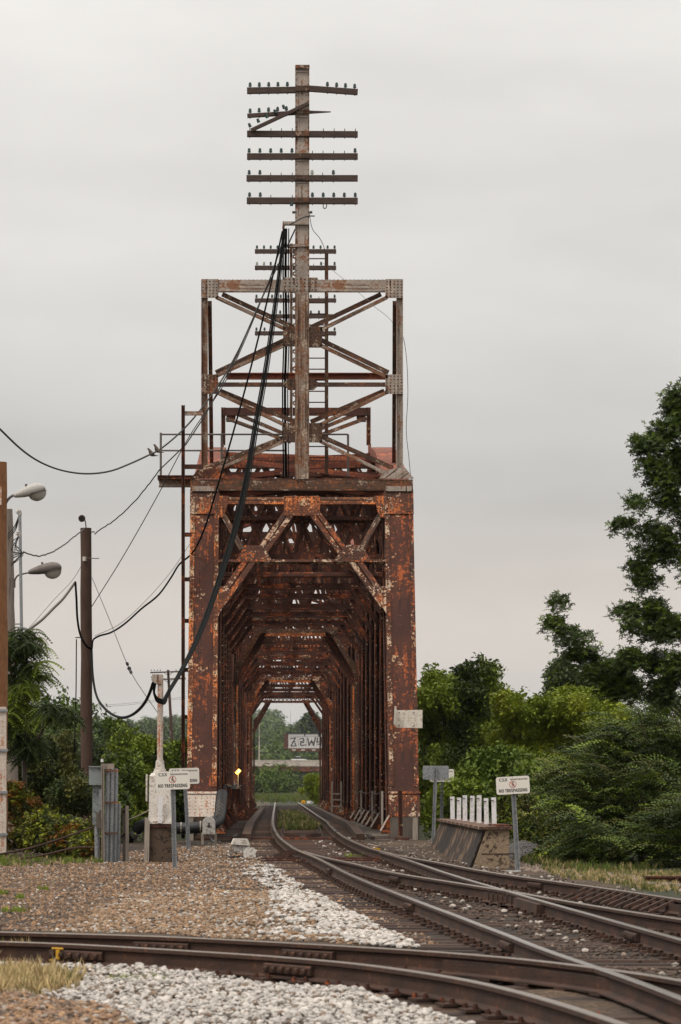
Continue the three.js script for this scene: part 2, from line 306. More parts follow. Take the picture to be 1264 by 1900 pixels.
M.pipe = std({ color: 0x7a7069, roughness: 0.6, metalness: 0.3, map: fine });
M.lampGlass = new THREE.MeshPhysicalMaterial({ color: 0x7d766a, roughness: 0.3, transmission: 0.3, thickness: 0 });
M.postWhite = speckled([214, 210, 210], [232, 230, 230], [200, 194, 190], 8, 1.2, 0.6, 0.001);
M.tar = speckled([24, 18, 14], [58, 44, 34], [112, 90, 70], 13, 9, 0.95, 0.02);
M.sheet = speckled([204, 194, 180], [230, 222, 210], [180, 162, 142], 9, 1.1, 0.7, 0.002);
M.bark = timber([62, 52, 44], [96, 84, 72], [34, 28, 24], 11, 0.9);
M.yellow = std({ color: 0xd7a012, roughness: 0.6, map: fine });
M.orangePaint = std({ color: 0xc9581f, roughness: 0.6, map: fine });

// ================================================================ GROUND
{
  const xs = [], ds = [];
  for (let x = -3000; x < -60; x += 210) xs.push(x); for (let x = -60; x < -14; x += 4) xs.push(x); for (let x = -14; x < 14; x += 0.25) xs.push(x); for (let x = 14; x < 60; x += 4) xs.push(x); for (let x = 60; x <= 3000; x += 210) xs.push(x);
  for (let d = -60; d < 8; d += 6) ds.push(d); for (let d = 8; d < 70; d += 0.3) ds.push(d); for (let d = 70; d < 180; d += 2) ds.push(d); for (let d = 180; d < 900; d += 30) ds.push(d); for (let d = 900; d <= 6000; d += 110) ds.push(d);
  const g = new THREE.BufferGeometry(), pos = [], uv = [], idx = [], col = [];
  const dry = [0.270, 0.165, 0.095], soil = [0.070, 0.044, 0.028], grass = [0.075, 0.085, 0.028];
  for (const d of ds) for (const x of xs) {
    pos.push(x, groundY(x, d), -d); uv.push(x, d);
    const n = nz(0, x / 14, d / 14), m = nz(2, x / 6, d / 6);
    let c = mix3(dry, soil, clamp(sstep(0.42, 0.7, 0.6 * n + 0.4 * m) * 0.8 + sstep(0.2, -0.3, Math.abs(x - (0.5 + (55 - d) * 0.035)) - 2.2) * 0.7 * (d > 22 ? 1 : 0)));
    const far = Math.max(sstep(66, 76, d + n * 4), sstep(-4.4, -6, x + n) * sstep(42, 50, d), sstep(4.9, 5.8, x + n * 0.7) * sstep(30, 38, d));
    c = mix3(c, grass, far); col.push(...c);
  }
  const nx = xs.length; for (let j = 0; j + 1 < ds.length; j++) for (let i = 0; i + 1 < nx; i++) { const a = j * nx + i; idx.push(a, a + 1, a + nx + 1, a, a + nx + 1, a + nx); }
  g.setAttribute('position', new THREE.Float32BufferAttribute(pos, 3)); g.setAttribute('uv', new THREE.Float32BufferAttribute(uv, 2)); g.setAttribute('color', new THREE.Float32BufferAttribute(col, 3)); g.setIndex(idx); g.computeVertexNormals();
  const map = texture(1024, 1.7, (u, v) => { const f = nz(3, u, v), h = nz(4, u, v), b = nz(2, u, v), k = 70 + 150 * f + 90 * (h - 0.5) + 60 * (b - 0.5); return [k, k * (0.97 + 0.05 * h), k * (0.93 + 0.1 * b)]; });
  const bump = texture(512, 1.7, (u, v) => { const k = 255 * clamp(0.55 * nz(3, u, v) + 0.45 * nz(4, u, v)); return [k, k, k]; }, false);
  const m = new THREE.Mesh(g, std({ map, bumpMap: bump, bumpScale: 0.03, vertexColors: true, roughness: 1 })); m.name = 'ground'; m.userData.kind = 'structure'; scene.add(m);
  const w = new THREE.Mesh(new THREE.PlaneGeometry(700, 92).rotateX(-Math.PI / 2), new THREE.MeshPhysicalMaterial({ color: 0x4a4a38, roughness: 0.12 })); w.name = 'river'; w.position.set(0, -4.6, -119); w.userData.kind = 'structure'; scene.add(w);
}

// ================================================================ TRUSS BRIDGE
const HW = 2.385, PW = 0.70;                                     // truss planes and member width
const LX = BX - HW, RX = BX + HW;
const leanD = y => 67 + 0.4104 * (y - 0.83);                     // the first end posts lean back
const PP = (x, y, off = 0) => { const k = (VY - y) / F, d = (67 + off + 0.4104 * 0.68) / (1 - 0.4104 * k); return P(x, y, d); };
const PN = V(0, 0.4104, 1).normalize();                          // front of the leaning portal
const bridgeY = railY(80);

function rivetGrid(m, a, b, c, nu, nv, n, r) {                    // grid over the parallelogram a, b, c
  for (let i = 0; i < nu; i++) for (let j = 0; j < nv; j++) m.rivet(a.clone().lerp(b, nu > 1 ? i / (nu - 1) : 0.5).addScaledVector(V().subVectors(c, a), nv > 1 ? j / (nv - 1) : 0.5), n, r);
}
function rivetLine(m, a, b, pitch, n, r) { const k = Math.max(1, Math.round(a.distanceTo(b) / pitch)); for (let i = 0; i <= k; i++) m.rivet(a.clone().lerp(b, i / k), n, r); }

// one sway frame across the bridge at depth d: clear height yLo, top at yHi
function swayFrame(span, d, yLo, yHi, mat, lat, near) {
  mb().ext(V(LX + 0.3, yLo, -d), V(RX - 0.3, yLo, -d), angle(0.22, 0.17, 0.03)).build('sway_strut', mat, span);
  mb().bar(V(LX + 0.3, yHi, -d), V(RX - 0.3, yHi, -d), 0.28, 0.2).build('top_strut', mat, span);
  const h = yHi - yLo - 0.2, n = near ? 7 : 4, w = 2 * HW - 0.6, m = mb(), m2 = mb();
  for (let i = 0; i < n; i++) {
    const x0 = LX + 0.3 + w * i / n, x1 = x0 + w / n;
    m.ext(V(x0, yLo + 0.1, -d - 0.02), V(x1, yHi - 0.1, -d - 0.02), angle(0.11, 0.11, 0.015)); m2.ext(V(x1, yLo + 0.1, -d + 0.06), V(x0, yHi - 0.1, -d + 0.06), angle(0.09, 0.09, 0.015));
  }
  stuffPart(m.build('lattice_bars', lat, span)); stuffPart(m2.build('lattice_bars', lat, span));
  for (const s of [-1, 1]) mb().ext(V(BX + s * (HW - 0.36), 5.75, -d + 0.08), V(BX + s * (HW - 1.0), yLo - 0.04, -d + 0.08), angle(0.13, 0.10, 0.02), V(0, 0, 1)).build('knee_brace', mat, span);
  for (const s of [-1, 1]) mb().plate([V(BX + s * (HW - 0.3), yLo + 0.3, -d + 0.1), V(BX + s * (HW - 0.3), yLo - 0.16, -d + 0.1), V(BX + s * (HW - 0.85), yLo - 0.08, -d + 0.1), V(BX + s * (HW - 0.95), yLo + 0.14, -d + 0.1)], 0.02).build('gusset_plate', mat, span);
}
// a flat portal with knee braces at depth d (the ends of the inner spans)
function flatPortal(span, d, mat, lat, yTop, face) {
  const yS = 6.72;
  mb().bar(V(LX + 1.15, yS - 0.02, -d + 0.13), V(RX - 1.15, yS - 0.02, -d + 0.13), 0.03, 0.13).build('portal_strut', mat, span); mb().bar(V(LX + 0.34, yS, -d), V(RX - 0.34, yS, -d), 0.2, 0.12).build('portal_strut', lat, span);
  mb().bar(V(LX + 0.3, yTop, -d), V(RX - 0.3, yTop, -d), 0.3, 0.26).build('top_strut', mat, span);
  mb().bar(V(LX + 0.34, yS + 0.42, -d), V(RX - 0.34, yS + 0.42, -d), 0.2, 0.12).build('portal_strut', mat, span);
  const m = mb(); for (let i = 0; i < 12; i++) { const a = LX + 0.9 + (2 * HW - 1.8) * i / 12, b = a + (2 * HW - 1.8) / 12; m.bar(V(a, yS + 0.08, -d), V(b, yS + 0.38, -d), 0.02, 0.055); m.bar(V(b, yS + 0.08, -d + 0.03), V(a, yS + 0.38, -d + 0.03), 0.02, 0.055); }
  stuffPart(m.build('lattice_bars', lat, span));
  for (const s of [-1, 1]) {
    // face band: leg, knee and strut as one rust-edged line towards the yard, sky light painted into the inner arches
    const z = -d + 0.13, A = V(BX + s * (HW - 0.40), 0.6, z), B = V(BX + s * (HW - 0.40), 5.36, z), C = V(BX + s * (HW - 1.2), yS - 0.02, z);
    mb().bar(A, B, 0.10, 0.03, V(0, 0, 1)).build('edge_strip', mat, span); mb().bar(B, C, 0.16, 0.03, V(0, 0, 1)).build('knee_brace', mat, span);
    mb().bar(V(B.x, B.y, z - 0.1), V(C.x, C.y, z - 0.1), 0.05, 0.18, V(0, 0, 1)).build('knee_web', lat, span); mb().bar(V(A.x, A.y, z - 0.1), V(B.x, B.y, z - 0.1), 0.05, 0.18, V(0, 0, 1)).build('leg_web', lat, span);
    mb().bar(V(BX + s * (HW - 0.34), 4.9, -d - 0.3), V(BX + s * (HW - 1.35), yS + 0.02, -d - 0.3), 0.2, 0.06, V(0, 0, 1)).build('knee_brace', lat, span);
    mb().plate([V(BX + s * (HW - 0.36), 5.6, -d + face), V(BX + s * (HW - 0.36), 5.0, -d + face), V(BX + s * (HW - 0.62), 5.62, -d + face), V(BX + s * (HW - 0.56), 5.8, -d + face)], 0.02).build('gusset_plate', mat, span);
    mb().plate([V(BX + s * (HW - 0.95), yS + 0.1, -d + face), V(BX + s * (HW - 1.05), yS - 0.18, -d + face), V(BX + s * (HW - 1.28), yS - 0.1, -d + face), V(BX + s * (HW - 1.55), yS + 0.1, -d + face)], 0.02).build('gusset_plate', mat, span);
    // upper panel: gussets and slanting members above the strut
    mb().bar(V(BX + s * (HW - 0.4), yTop - 0.1, -d), V(BX + s * 0.9, yS + 0.5, -d), 0.16, 0.16).build('portal_diagonal', lat, span);
  }
}
function makeSpan(label, d0, d1, panels, topY, mats, first) {
  const span = thing('truss_span', label, 'railway bridge', V(BX, 0.4, -d0));
  const { post, chord, inside, lattice } = mats, last = panels[panels.length - 1], p0 = panels[0];
  for (const s of [-1, 1]) {
    const X = BX + s * HW;
    mb().ext(V(X, 0.78, -d0 - (first ? 0.5 : 0)), V(X, 0.78, -d1), ibeam(0.5, 0.46, 0.05)).build('bottom_chord', inside, span);
    for (let i = 0; i + 1 < panels.length; i++) mb().bar(V(X, topY(panels[i]), -panels[i]), V(X, topY(panels[i + 1]), -panels[i + 1]), PW - 0.06, 0.46).build('top_chord', chord, span);
    if (!first) mb().ext(V(X, 0.6, -d0), V(X, topY(p0), -p0), hbeam(0.62, 0.5, 0.05)).build('end_post', post, span);
    mb().ext(V(X, 0.6, -d1), V(X, topY(last), -last), hbeam(0.62, 0.5, 0.05)).build('end_post', inside, span);
    for (let i = first ? 1 : 1; i < panels.length - 1; i++) {
      const d = panels[i], m = mb(), v = mb();
      // a built-up column: two channels, open between, with lacing
      m.ext(V(X - s * 0.26, 0.6, -d), V(X - s * 0.26, topY(d), -d), hbeam(0.16, 0.42, 0.03), V(0, 0, 1));
      m.ext(V(X + s * 0.2, 0.6, -d), V(X + s * 0.2, topY(d), -d), hbeam(0.12, 0.36, 0.03), V(0, 0, 1));
      const col = m.build('vertical_post', inside, span);
      const lc = mb(); for (let y = 1; y < topY(d) - 0.5; y += 0.5) { lc.bar(V(X - s * 0.2, y, -d + 0.17), V(X + s * 0.16, y + 0.25, -d + 0.17), 0.012, 0.05, V(0, 0, 1)); lc.bar(V(X + s * 0.16, y + 0.25, -d + 0.17), V(X - s * 0.2, y + 0.5, -d + 0.17), 0.012, 0.05, V(0, 0, 1)); }
      stuffPart(lc.build('lacing_bars', lattice, col));
      if (first || i < 3) { rivetLine(v, V(X - s * 0.34, 0.9, -d + 0.17), V(X - s * 0.34, topY(d) - 0.4, -d + 0.17), 0.16, V(-s, 0, 0), 0.02); rivetLine(v, V(X - s * 0.3, 0.9, -d + 0.215), V(X - s * 0.3, topY(d) - 0.4, -d + 0.215), 0.16, V(0, 0, 1), 0.02); stuffPart(v.build('rivets', M.brown, col)); }
      if (i + 1 < panels.length - 1) {
        const up = d < (d0 + d1) / 2, a = up ? d : panels[i + 1], b = up ? panels[i + 1] : d;
        for (const k of [-0.14, 0.14]) mb().bar(V(X + k, topY(a) - 0.2, -a), V(X + k, 0.95, -b), 0.05, 0.2).build('diagonal', inside, span);
      }
    }
  }
  // sway frames, laterals, floor
  for (let i = 1; i < panels.length - 1; i++) swayFrame(span, panels[i], 6.74 + (shared() - 0.5) * 0.04, topY(panels[i]) - 0.12, first ? mats.strut : mats.strut, lattice, first);
  for (let i = 0; i + 1 < panels.length; i++) {
    const a = panels[i], b = panels[i + 1];
    if (first) for (const s of [-1, 1]) { const m = (a + b) / 2, ym = (topY(a) + topY(b)) / 2 - 0.15; mb().bar(V(LX + 0.3, ym + 0.05 * s, -m - s * 0.5), V(RX - 0.3, ym + 0.05 * s, -m - s * 0.5), 0.12, 0.12).build('lateral_strut', M.dark, span); const lc = mb(); for (let i = 0; i < 8; i++) { const x = LX + 0.3 + (2 * HW - 0.6) * i / 8, w = (2 * HW - 0.6) / 8; lc.bar(V(x, ym - 0.02, -m - s * 0.5), V(x + w, ym - 0.95, -m - s * 0.5), 0.02, 0.07); lc.bar(V(x + w, ym - 0.02, -m - s * 0.46), V(x, ym - 0.95, -m - s * 0.46), 0.02, 0.07); } stuffPart(lc.build('lattice_bars', M.dark, span)); }
    for (const s of [-1, 1]) mb().ext(V(BX + s * (HW - 0.3), topY(a) + 0.02 * s, -a - 0.1), V(BX - s * (HW - 0.3), topY(b) + 0.02 * s, -b + 0.1), angle(0.13, 0.13, 0.02)).build('lateral_brace', mats.lateral ?? mats.strut, span);
  }
  for (const d of [d0 + 0.4, ...panels.slice(1, -1), d1 - 0.3]) {
    mb().ext(V(LX - 0.1, 0.05, -d), V(RX + 0.1, 0.05, -d), ibeam(0.3, 0.62, 0.04)).build('floor_beam', inside, span);
    for (const s of [-1, 1]) {                                   // sloping end plates of the floor beams
      const X = BX + s * HW;
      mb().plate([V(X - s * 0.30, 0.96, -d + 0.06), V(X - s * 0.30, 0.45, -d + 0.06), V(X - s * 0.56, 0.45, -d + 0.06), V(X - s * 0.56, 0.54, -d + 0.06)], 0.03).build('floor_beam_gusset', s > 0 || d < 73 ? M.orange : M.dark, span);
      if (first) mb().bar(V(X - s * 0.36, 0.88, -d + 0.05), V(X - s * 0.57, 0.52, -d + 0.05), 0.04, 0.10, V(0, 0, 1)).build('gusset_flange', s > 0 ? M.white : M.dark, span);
    }
  }
  for (const x of [-0.8, 0.8]) mb().ext(V(BX + x, 0.08, -d0), V(BX + x, 0.08, -d1), ibeam(0.3, 0.5, 0.04)).build('stringer', inside, span);
  return span;
}
const topY1 = table([70.3, 80.4, 84.4, 93], [8.72, 11.05, 11.05, 8.72]);
const span1 = makeSpan('rusty steel truss span with the big open portal of brown posts facing the yard', 66.6, 95, [70.3, 73.8, 77.8, 81.8, 85.8, 89.8, 93], topY1, { post: M.maroon, chord: M.red, inside: M.dark, lattice: M.dark, strut: M.strut, lateral: M.red }, true);
const topY2 = table([98.4, 108, 125, 133.6], [8.8, 10.8, 10.8, 8.8]);
const span2 = makeSpan('dark second truss span seen through the near portal, with orange edged knee braces', 96, 136, [98.4, 102.6, 108, 114, 119.6, 125, 129.6, 133.6], topY2, { post: M.dark, chord: M.red, inside: M.dark, lattice: M.dark, strut: M.strut }, false);
const span3 = makeSpan('smallest and farthest truss span, framing the highway and hill at the far end', 137.5, 172, [140, 145, 151, 157, 163, 169.6], () => 8.8, { post: M.dark, chord: M.dark, inside: M.dark, lattice: M.dark, strut: M.dark }, false);
flatPortal(span1, 94.2, M.brown, M.dark, 8.4, 0.16); flatPortal(span2, 96.3, M.archLit, M.dark, 8.5, 0.16); flatPortal(span2, 135.4, M.orange, M.dark, 8.5, 0.16); flatPortal(span3, 138.2, M.archLit, M.dark, 8.5, 0.16); flatPortal(span3, 171.4, M.dark, M.dark, 8.5, 0.16);

// ---- the big portal of the first span
{
  const S = span1, base = 0.86, top = 8.86;
  for (const s of [-1, 1]) {
    const X = BX + s * HW, at = (y, x = 0, o = 0) => V(X + x, y, -leanD(y)).addScaledVector(PN, o);
    const post = mb().ext(at(base, 0, -0.22), at(top, 0, -0.22), rect(PW, 0.40), V(0, 0, 1)).build('end_post', M.maroon, S);
    for (const e of [-1, 1]) mb().bar(at(base + 0.7, e * (PW / 2 - 0.055), -0.008), at(top, e * (PW / 2 - 0.055), -0.008), 0.11, 0.022, V(0, 0, 1)).build('edge_angle', s < 0 ? M.edge : (e < 0 ? M.orange : M.maroon), post);
    mb().ext(at(base, -s * (PW / 2 + 0.03), -0.5), at(top - 0.5, -s * (PW / 2 + 0.03), -0.5), hbeam(0.06, 0.34, 0.02), V(0, 0, 1)).build('web_plate', M.dark, post);
    const rv = mb(); for (const e of [-1, 1]) rivetLine(rv, at(base + 0.75, e * (PW / 2 - 0.06), 0.004), at(top - 0.06, e * (PW / 2 - 0.06), 0.004), 0.125, PN, 0.021);
    for (const e of [-1, 1]) rivetLine(rv, at(base + 0.75, e * (PW / 2 + 0.0), -0.2), at(top - 0.06, e * (PW / 2 + 0.0), -0.2), 0.14, V(e, 0, 0), 0.02);
    stuffPart(rv.build('rivets', M.brown, post));
    // shoe plate at the foot, splice plate and cap at the head
    const shoe = mb().bar(at(base - 0.02, 0, 0.004), at(base + 0.50, 0, 0.004), PW + 0.03, 0.04, V(0, 0, 1)).build('shoe_plate', s < 0 ? M.white : M.orange, S);
    mb().bar(at(base + 0.51, 0, 0.0), at(base + 0.56, 0, 0.0), PW + 0.06, 0.10, V(0, 0, 1)).build('shoe_ledge', s < 0 ? M.white : M.orange, shoe);
    const rs = mb(); rivetGrid(rs, at(base + 0.08, -0.28, 0.026), at(base + 0.08, 0.28, 0.026), at(base + 0.42, -0.28, 0.026), 5, 5, PN, 0.019); stuffPart(rs.build('rivets', s < 0 ? M.white : M.orange, shoe));
    const cap = mb().bar(at(top - 0.62, 0, 0.006), at(top + 0.0, 0, 0.006), PW + 0.02, 0.03, V(0, 0, 1)).build('splice_plate', M.orange, S);
    const rc = mb(); for (const e of [-0.29, -0.22, 0.22, 0.29]) rivetLine(rc, at(top - 0.56, e, 0.024), at(top - 0.06, e, 0.024), 0.09, PN, 0.02); stuffPart(rc.build('rivets', M.brown, cap));
    mb().box(V(X, top + 0.02, -leanD(top) - 0.12), PW - 0.06, 0.12, 0.42).build('post_cap', M.pale, S);
  }
  // portal frame in the leaning plane
  const pl = (pts, mat, t = 0.03, off = 0.0) => mb().plate(pts.map(([x, y]) => PP(x, y).addScaledVector(PN, off)), t);
  const member = (x0, y0, x1, y1, w, dep, mat, name, off = -0.1) => mb().bar(PP(x0, y0).addScaledVector(PN, off), PP(x1, y1).addScaledVector(PN, off), w, dep, PN).build(name, mat, S);
  const chan = (x0, y0, x1, y1, w, mat, name) => {                 // a pair of angles with a dark slot between and lacing behind
    const a = PP(x0, y0), b = PP(x1, y1), t = V().subVectors(b, a).normalize(), q = V().crossVectors(t, PN).normalize(), m = mb();
    for (const e of [-1, 1]) m.ext(a.clone().addScaledVector(q, e * w * 0.27).addScaledVector(PN, -0.03), b.clone().addScaledVector(q, e * w * 0.27).addScaledVector(PN, -0.03), rect(w * 0.42, 0.03), PN);
    const o = m.build(name, mat, S);
    const l = mb(); for (const e of [-1, 1]) { l.bar(a.clone().addScaledVector(q, e * w * 0.46).addScaledVector(PN, -0.36), b.clone().addScaledVector(q, e * w * 0.46).addScaledVector(PN, -0.36), 0.03, 0.10, PN); l.bar(a.clone().addScaledVector(q, e * w * 0.46).addScaledVector(PN, -0.08), b.clone().addScaledVector(q, e * w * 0.46).addScaledVector(PN, -0.08), 0.03, 0.10, PN); }
    const len = a.distanceTo(b), k = Math.max(2, Math.round(len / 0.3)); for (let i = 0; i < k; i++) for (const e of [-1, 1]) l.bar(a.clone().addScaledVector(t, len * i / k).addScaledVector(q, e * w * 0.47).addScaledVector(PN, i % 2 ? -0.08 : -0.36), a.clone().addScaledVector(t, len * (i + 1) / k).addScaledVector(q, e * w * 0.47).addScaledVector(PN, i % 2 ? -0.36 : -0.08), 0.012, 0.06, q);
    stuffPart(l.build('lacing_bars', M.dark, o)); return o;
  };
  member(401, 931, 720, 931, 0.10, 0.05, M.edge, 'portal_strut', -0.05); member(401, 923, 720, 923, 0.07, 0.26, M.brown, 'portal_strut', -0.18);
  member(403, 945, 718, 945, 0.1, 0.2, M.dark, 'portal_strut', -0.55);
  chan(537, 950, 486, 1022, 0.27, M.orange, 'portal_diagonal'); chan(583, 950, 636, 1022, 0.27, M.orange, 'portal_diagonal');
  member(415, 955, 449, 1018, 0.13, 0.06, M.brown, 'portal_tie', -0.05); member(705, 955, 671, 1016, 0.13, 0.06, M.brown, 'portal_tie', -0.05);
  member(398, 1040, 724, 1040, 0.065, 0.14, M.orange, 'portal_strut', -0.08); member(400, 1052, 722, 1052, 0.12, 0.06, M.dark, 'portal_strut', -0.42);
  chan(466, 1036, 404, 1122, 0.30, M.orange, 'knee_brace'); chan(656, 1036, 717, 1122, 0.30, M.orange, 'knee_brace');
  const gus = (pts, mat, rows) => { const o = pl(pts, mat, 0.025, 0.0).build('gusset_plate', mat, S); const r = mb();
    for (const [x, y] of rows) r.rivet(PP(x, y), PN, 0.021); stuffPart(r.build('rivets', M.brown, o)); };
  const dots = (x0, x1, y0, y1, sx, sy, keep) => { const o = []; for (let y = y0; y <= y1; y += sy) for (let x = x0; x <= x1; x += sx) if (!keep || keep(x, y)) o.push([x, y]); return o; };
  gus([[526.7, 920.5], [594, 920.5], [594, 956.5], [526.7, 956.5]], M.edge, dots(530, 591, 923, 955, 7.6, 7.8));
  gus([[400, 920], [425, 920], [423, 934], [415, 960], [400, 960]], M.edge, dots(403, 420, 924, 958, 6, 6.5));
  gus([[721, 920], [694, 920], [697, 934], [705, 960], [721, 960]], M.edge, dots(701, 719, 924, 958, 6, 6.5));
  gus([[437, 1043], [454, 1012], [488, 1012], [505, 1041]], M.orange, dots(446, 496, 1017, 1040, 7, 6.5, (x, y) => y > 1038 - Math.min(x - 440, 502 - x) * 1.7));
  gus([[618, 1041], [643, 1011], [671, 1011], [691, 1043]], M.orange, dots(626, 684, 1016, 1040, 7, 6.5, (x, y) => y > 1038 - Math.min(x - 621, 687 - x) * 1.7));
  gus([[398, 1088], [423, 1087], [428, 1096], [401, 1152]], M.orange, dots(402, 416, 1093, 1130, 6, 7, (x, y) => x - 400 < (1146 - y) * 0.42));
  gus([[724, 1088], [694, 1087], [690, 1095], [727, 1154]], M.orange, dots(706, 722, 1093, 1130, 6, 7, (x, y) => 723 - x < (1146 - y) * 0.42));
  // cross lattice behind the portal, over the track
  const lat = mb(); for (let i = 0; i < 7; i++) { const a = 410 + i * 44; lat.bar(PP(a, 925, 0.7), PP(a + 44, 1036, 0.7), 0.05, 0.1); lat.bar(PP(a + 44, 925, 0.75), PP(a, 1036, 0.75), 0.05, 0.1); } stuffPart(lat.build('lattice_bars', M.dark, S));
  mb().bar(PP(402, 1036, 0.8), PP(722, 1036, 0.8), 0.22, 0.2).build('portal_strut', M.dark, S);
  // crossbeam over the posts, carrying the telegraph tower
  const y0 = 8.985, cb = mb().ext(V(BX - 2.74, y0, -70.5), V(BX + 2.74, y0, -70.5), ibeam(0.30, 0.27, 0.035)).build('crossbeam', M.brown, S);
  mb().bar(V(BX - 2.74, y0, -70.36), V(BX + 2.74, y0, -70.36), 0.02, 0.20).build('crossbeam_face', M.brown, cb);
  const rb = mb(); rivetLine(rb, V(BX - 2.7, y0 + 0.15, -70.36), V(BX + 2.7, y0 + 0.15, -70.36), 0.1, V(0, 1, 0), 0.02); for (const x of [-2.6, -2.5, -2.4, -2.3, -0.1, -0.18, 0.1, 0.18, 2.3, 2.4, 2.5, 2.6]) rivetLine(rb, V(BX + x, y0 - 0.07, -70.35), V(BX + x, y0 + 0.07, -70.35), 0.07, V(0, 0, 1), 0.018); stuffPart(rb.build('rivets', M.brown, cb));
  // concrete blocks under the posts
  for (const s of [-1, 1]) { const t = thing('concrete_footing', s < 0 ? 'dark stained concrete seat under the foot of the portal post beside the black pipe' : 'grey weathered seat of boards under the foot of the portal post by the rusty stake', 'footing', V(BX + s * HW, -1.2, -67.1)); mb().box(V(BX + s * HW, -0.18, -67.35), PW - 0.02, 2.03, 0.9, 0, 0.03).build('seat_block', s < 0 ? M.concreteDark : M.plank, t); mb().box(V(BX + s * (HW + 0.24), 0.0, -66.86), 0.12, 1.66, 0.06).build('corner_board', M.stake, t); }
  // vertical channel on brackets at the outer side of the post
  const vx = (340 - VX) * 69 / F; const vc = thing('vertical_channel', 'tall thin rusty channel standing off the portal post on short brackets', 'steel channel', V(vx, 0.9, -69));
  mb().ext(V(vx, 0.3, -69), V(vx, P(340, 752, 69).y, -69), hbeam(0.085, 0.1, 0.02), V(0, 0, 1)).build('channel', M.dark, vc);
  for (const [y, x1, h] of [[767, 377, 0.10], [866, 377, 0.11], [992, 356, 0.1], [1075, 353, 0.1], [1152, 352, 0.1], [1243, 350, 0.1], [1330, 348, 0.09], [1402, 348, 0.09]]) mb().bar(P(340, y, 69.05), P(x1, y, 69.05), 0.05, h).build('bracket', y < 800 ? M.pale : M.dark, vc);
}

{ // cable run along the left truss wall
  const x = LX + PW / 2 + 0.12, T = thing('cable_run', 'tangle of dark cables strung along the inside of the truss wall below the yellow lamp', 'cable', V(x, 1.4, -68)), r = rng(71);
  for (let i = 0; i < 6; i++) { const pts = []; for (let d = 67.6; d < 94; d += 2.2) pts.push(V(x + 0.05 * i * r(), 1.38 + 0.045 * i - 0.06 * r(), -d)); mb().tube(spline(pts, 40), 0.02 + 0.008 * r(), 6).build('strand', i % 3 ? M.black : M.dark, T); }
  for (let d = 68; d < 90; d += 1.3) mb().tube(spline([V(x + 0.1, 1.62, -d), V(x + 0.16, 1.4, -d - 0.1), V(x + 0.08, 1.15 - 0.2 * r(), -d - 0.2), V(x - 0.02, 1.4, -d - 0.3)], 8), 0.014, 5).build('hanger', M.dark, T);
}
// ---- piers
for (const [d, lab] of [[66.2, 'stained concrete abutment under the near end of the truss bridge'], [95.4, 'concrete river pier under the joint of the near and middle truss spans'], [136.8, 'concrete river pier under the joint of the middle and far truss spans'], [172.8, 'concrete abutment under the far end of the truss bridge']]) {
  const t = thing('bridge_pier', lab, 'bridge pier', V(BX, -6.4, -d)), land = d < 70 || d > 170;
  mb().box(V(BX, -3.35, -d), land ? 4.0 : 6.4, 6.1, land ? 1.1 : 1.6, 0, 0.1).build('shaft', M.concreteDark, t);
}

// ================================================================ TELEGRAPH TOWERS on the bridge
function insulator(m, c, tilt = 0, h = 0.125) {                   // glass bell on its pin
  const up = V(-Math.sin(tilt), Math.cos(tilt), 0), at = k => c.clone().addScaledVector(up, k), pts = [[0.03, 0.036], [0.032, 0.044], [0.06, 0.040], [0.08, 0.034], [0.088, 0.039], [0.11, 0.034], [0.13, 0.025], [0.135, 0.004]];
  const prof = pts; m.tube(prof.map(p => at(p[0] * h / 0.125)), t => prof[Math.round(t * (prof.length - 1))][1], 8);
}
function crossarm(tower, x0, x1, y, d, th, ins, pins, tilt = 0, mat = M.arm, pale = []) {
  const a = P(x0, y, d), b = P(x1, y + tilt, d); const arm = mb().bar(a, b, 0.11, th).build('crossarm', mat, tower);
  const yAt = x => lerp(y, y + tilt, (x - x0) / (x1 - x0));
  for (const x of ins) { const i = mb(); insulator(i, P(x, yAt(x), d).add(V(0, th / 2, 0))); i.build('insulator', pale.includes(x) ? M.insulatorPale : M.insulator, arm); }
  const m = mb(); for (const x of [...ins, ...pins]) { const c = P(x, yAt(x), d), up = pins.includes(x) ? 0.07 : 0.03; m.tube([c.clone().add(V(0, th / 2 - 0.004, 0)), c.clone().add(V(0, th / 2 + up, 0))], 0.011, 6); m.tube([c.clone().add(V(0, -th / 2 - 0.03, 0)), c.clone().add(V(0, -th / 2 + 0.004, 0))], 0.012, 6); }
  if (ins.length + pins.length) stuffPart(m.build('pins', M.pin, arm)); return arm;
}
const Z1 = p => p / 2.809 + 340, D1 = 70.35;                      // readings taken on an enlargement of the mast
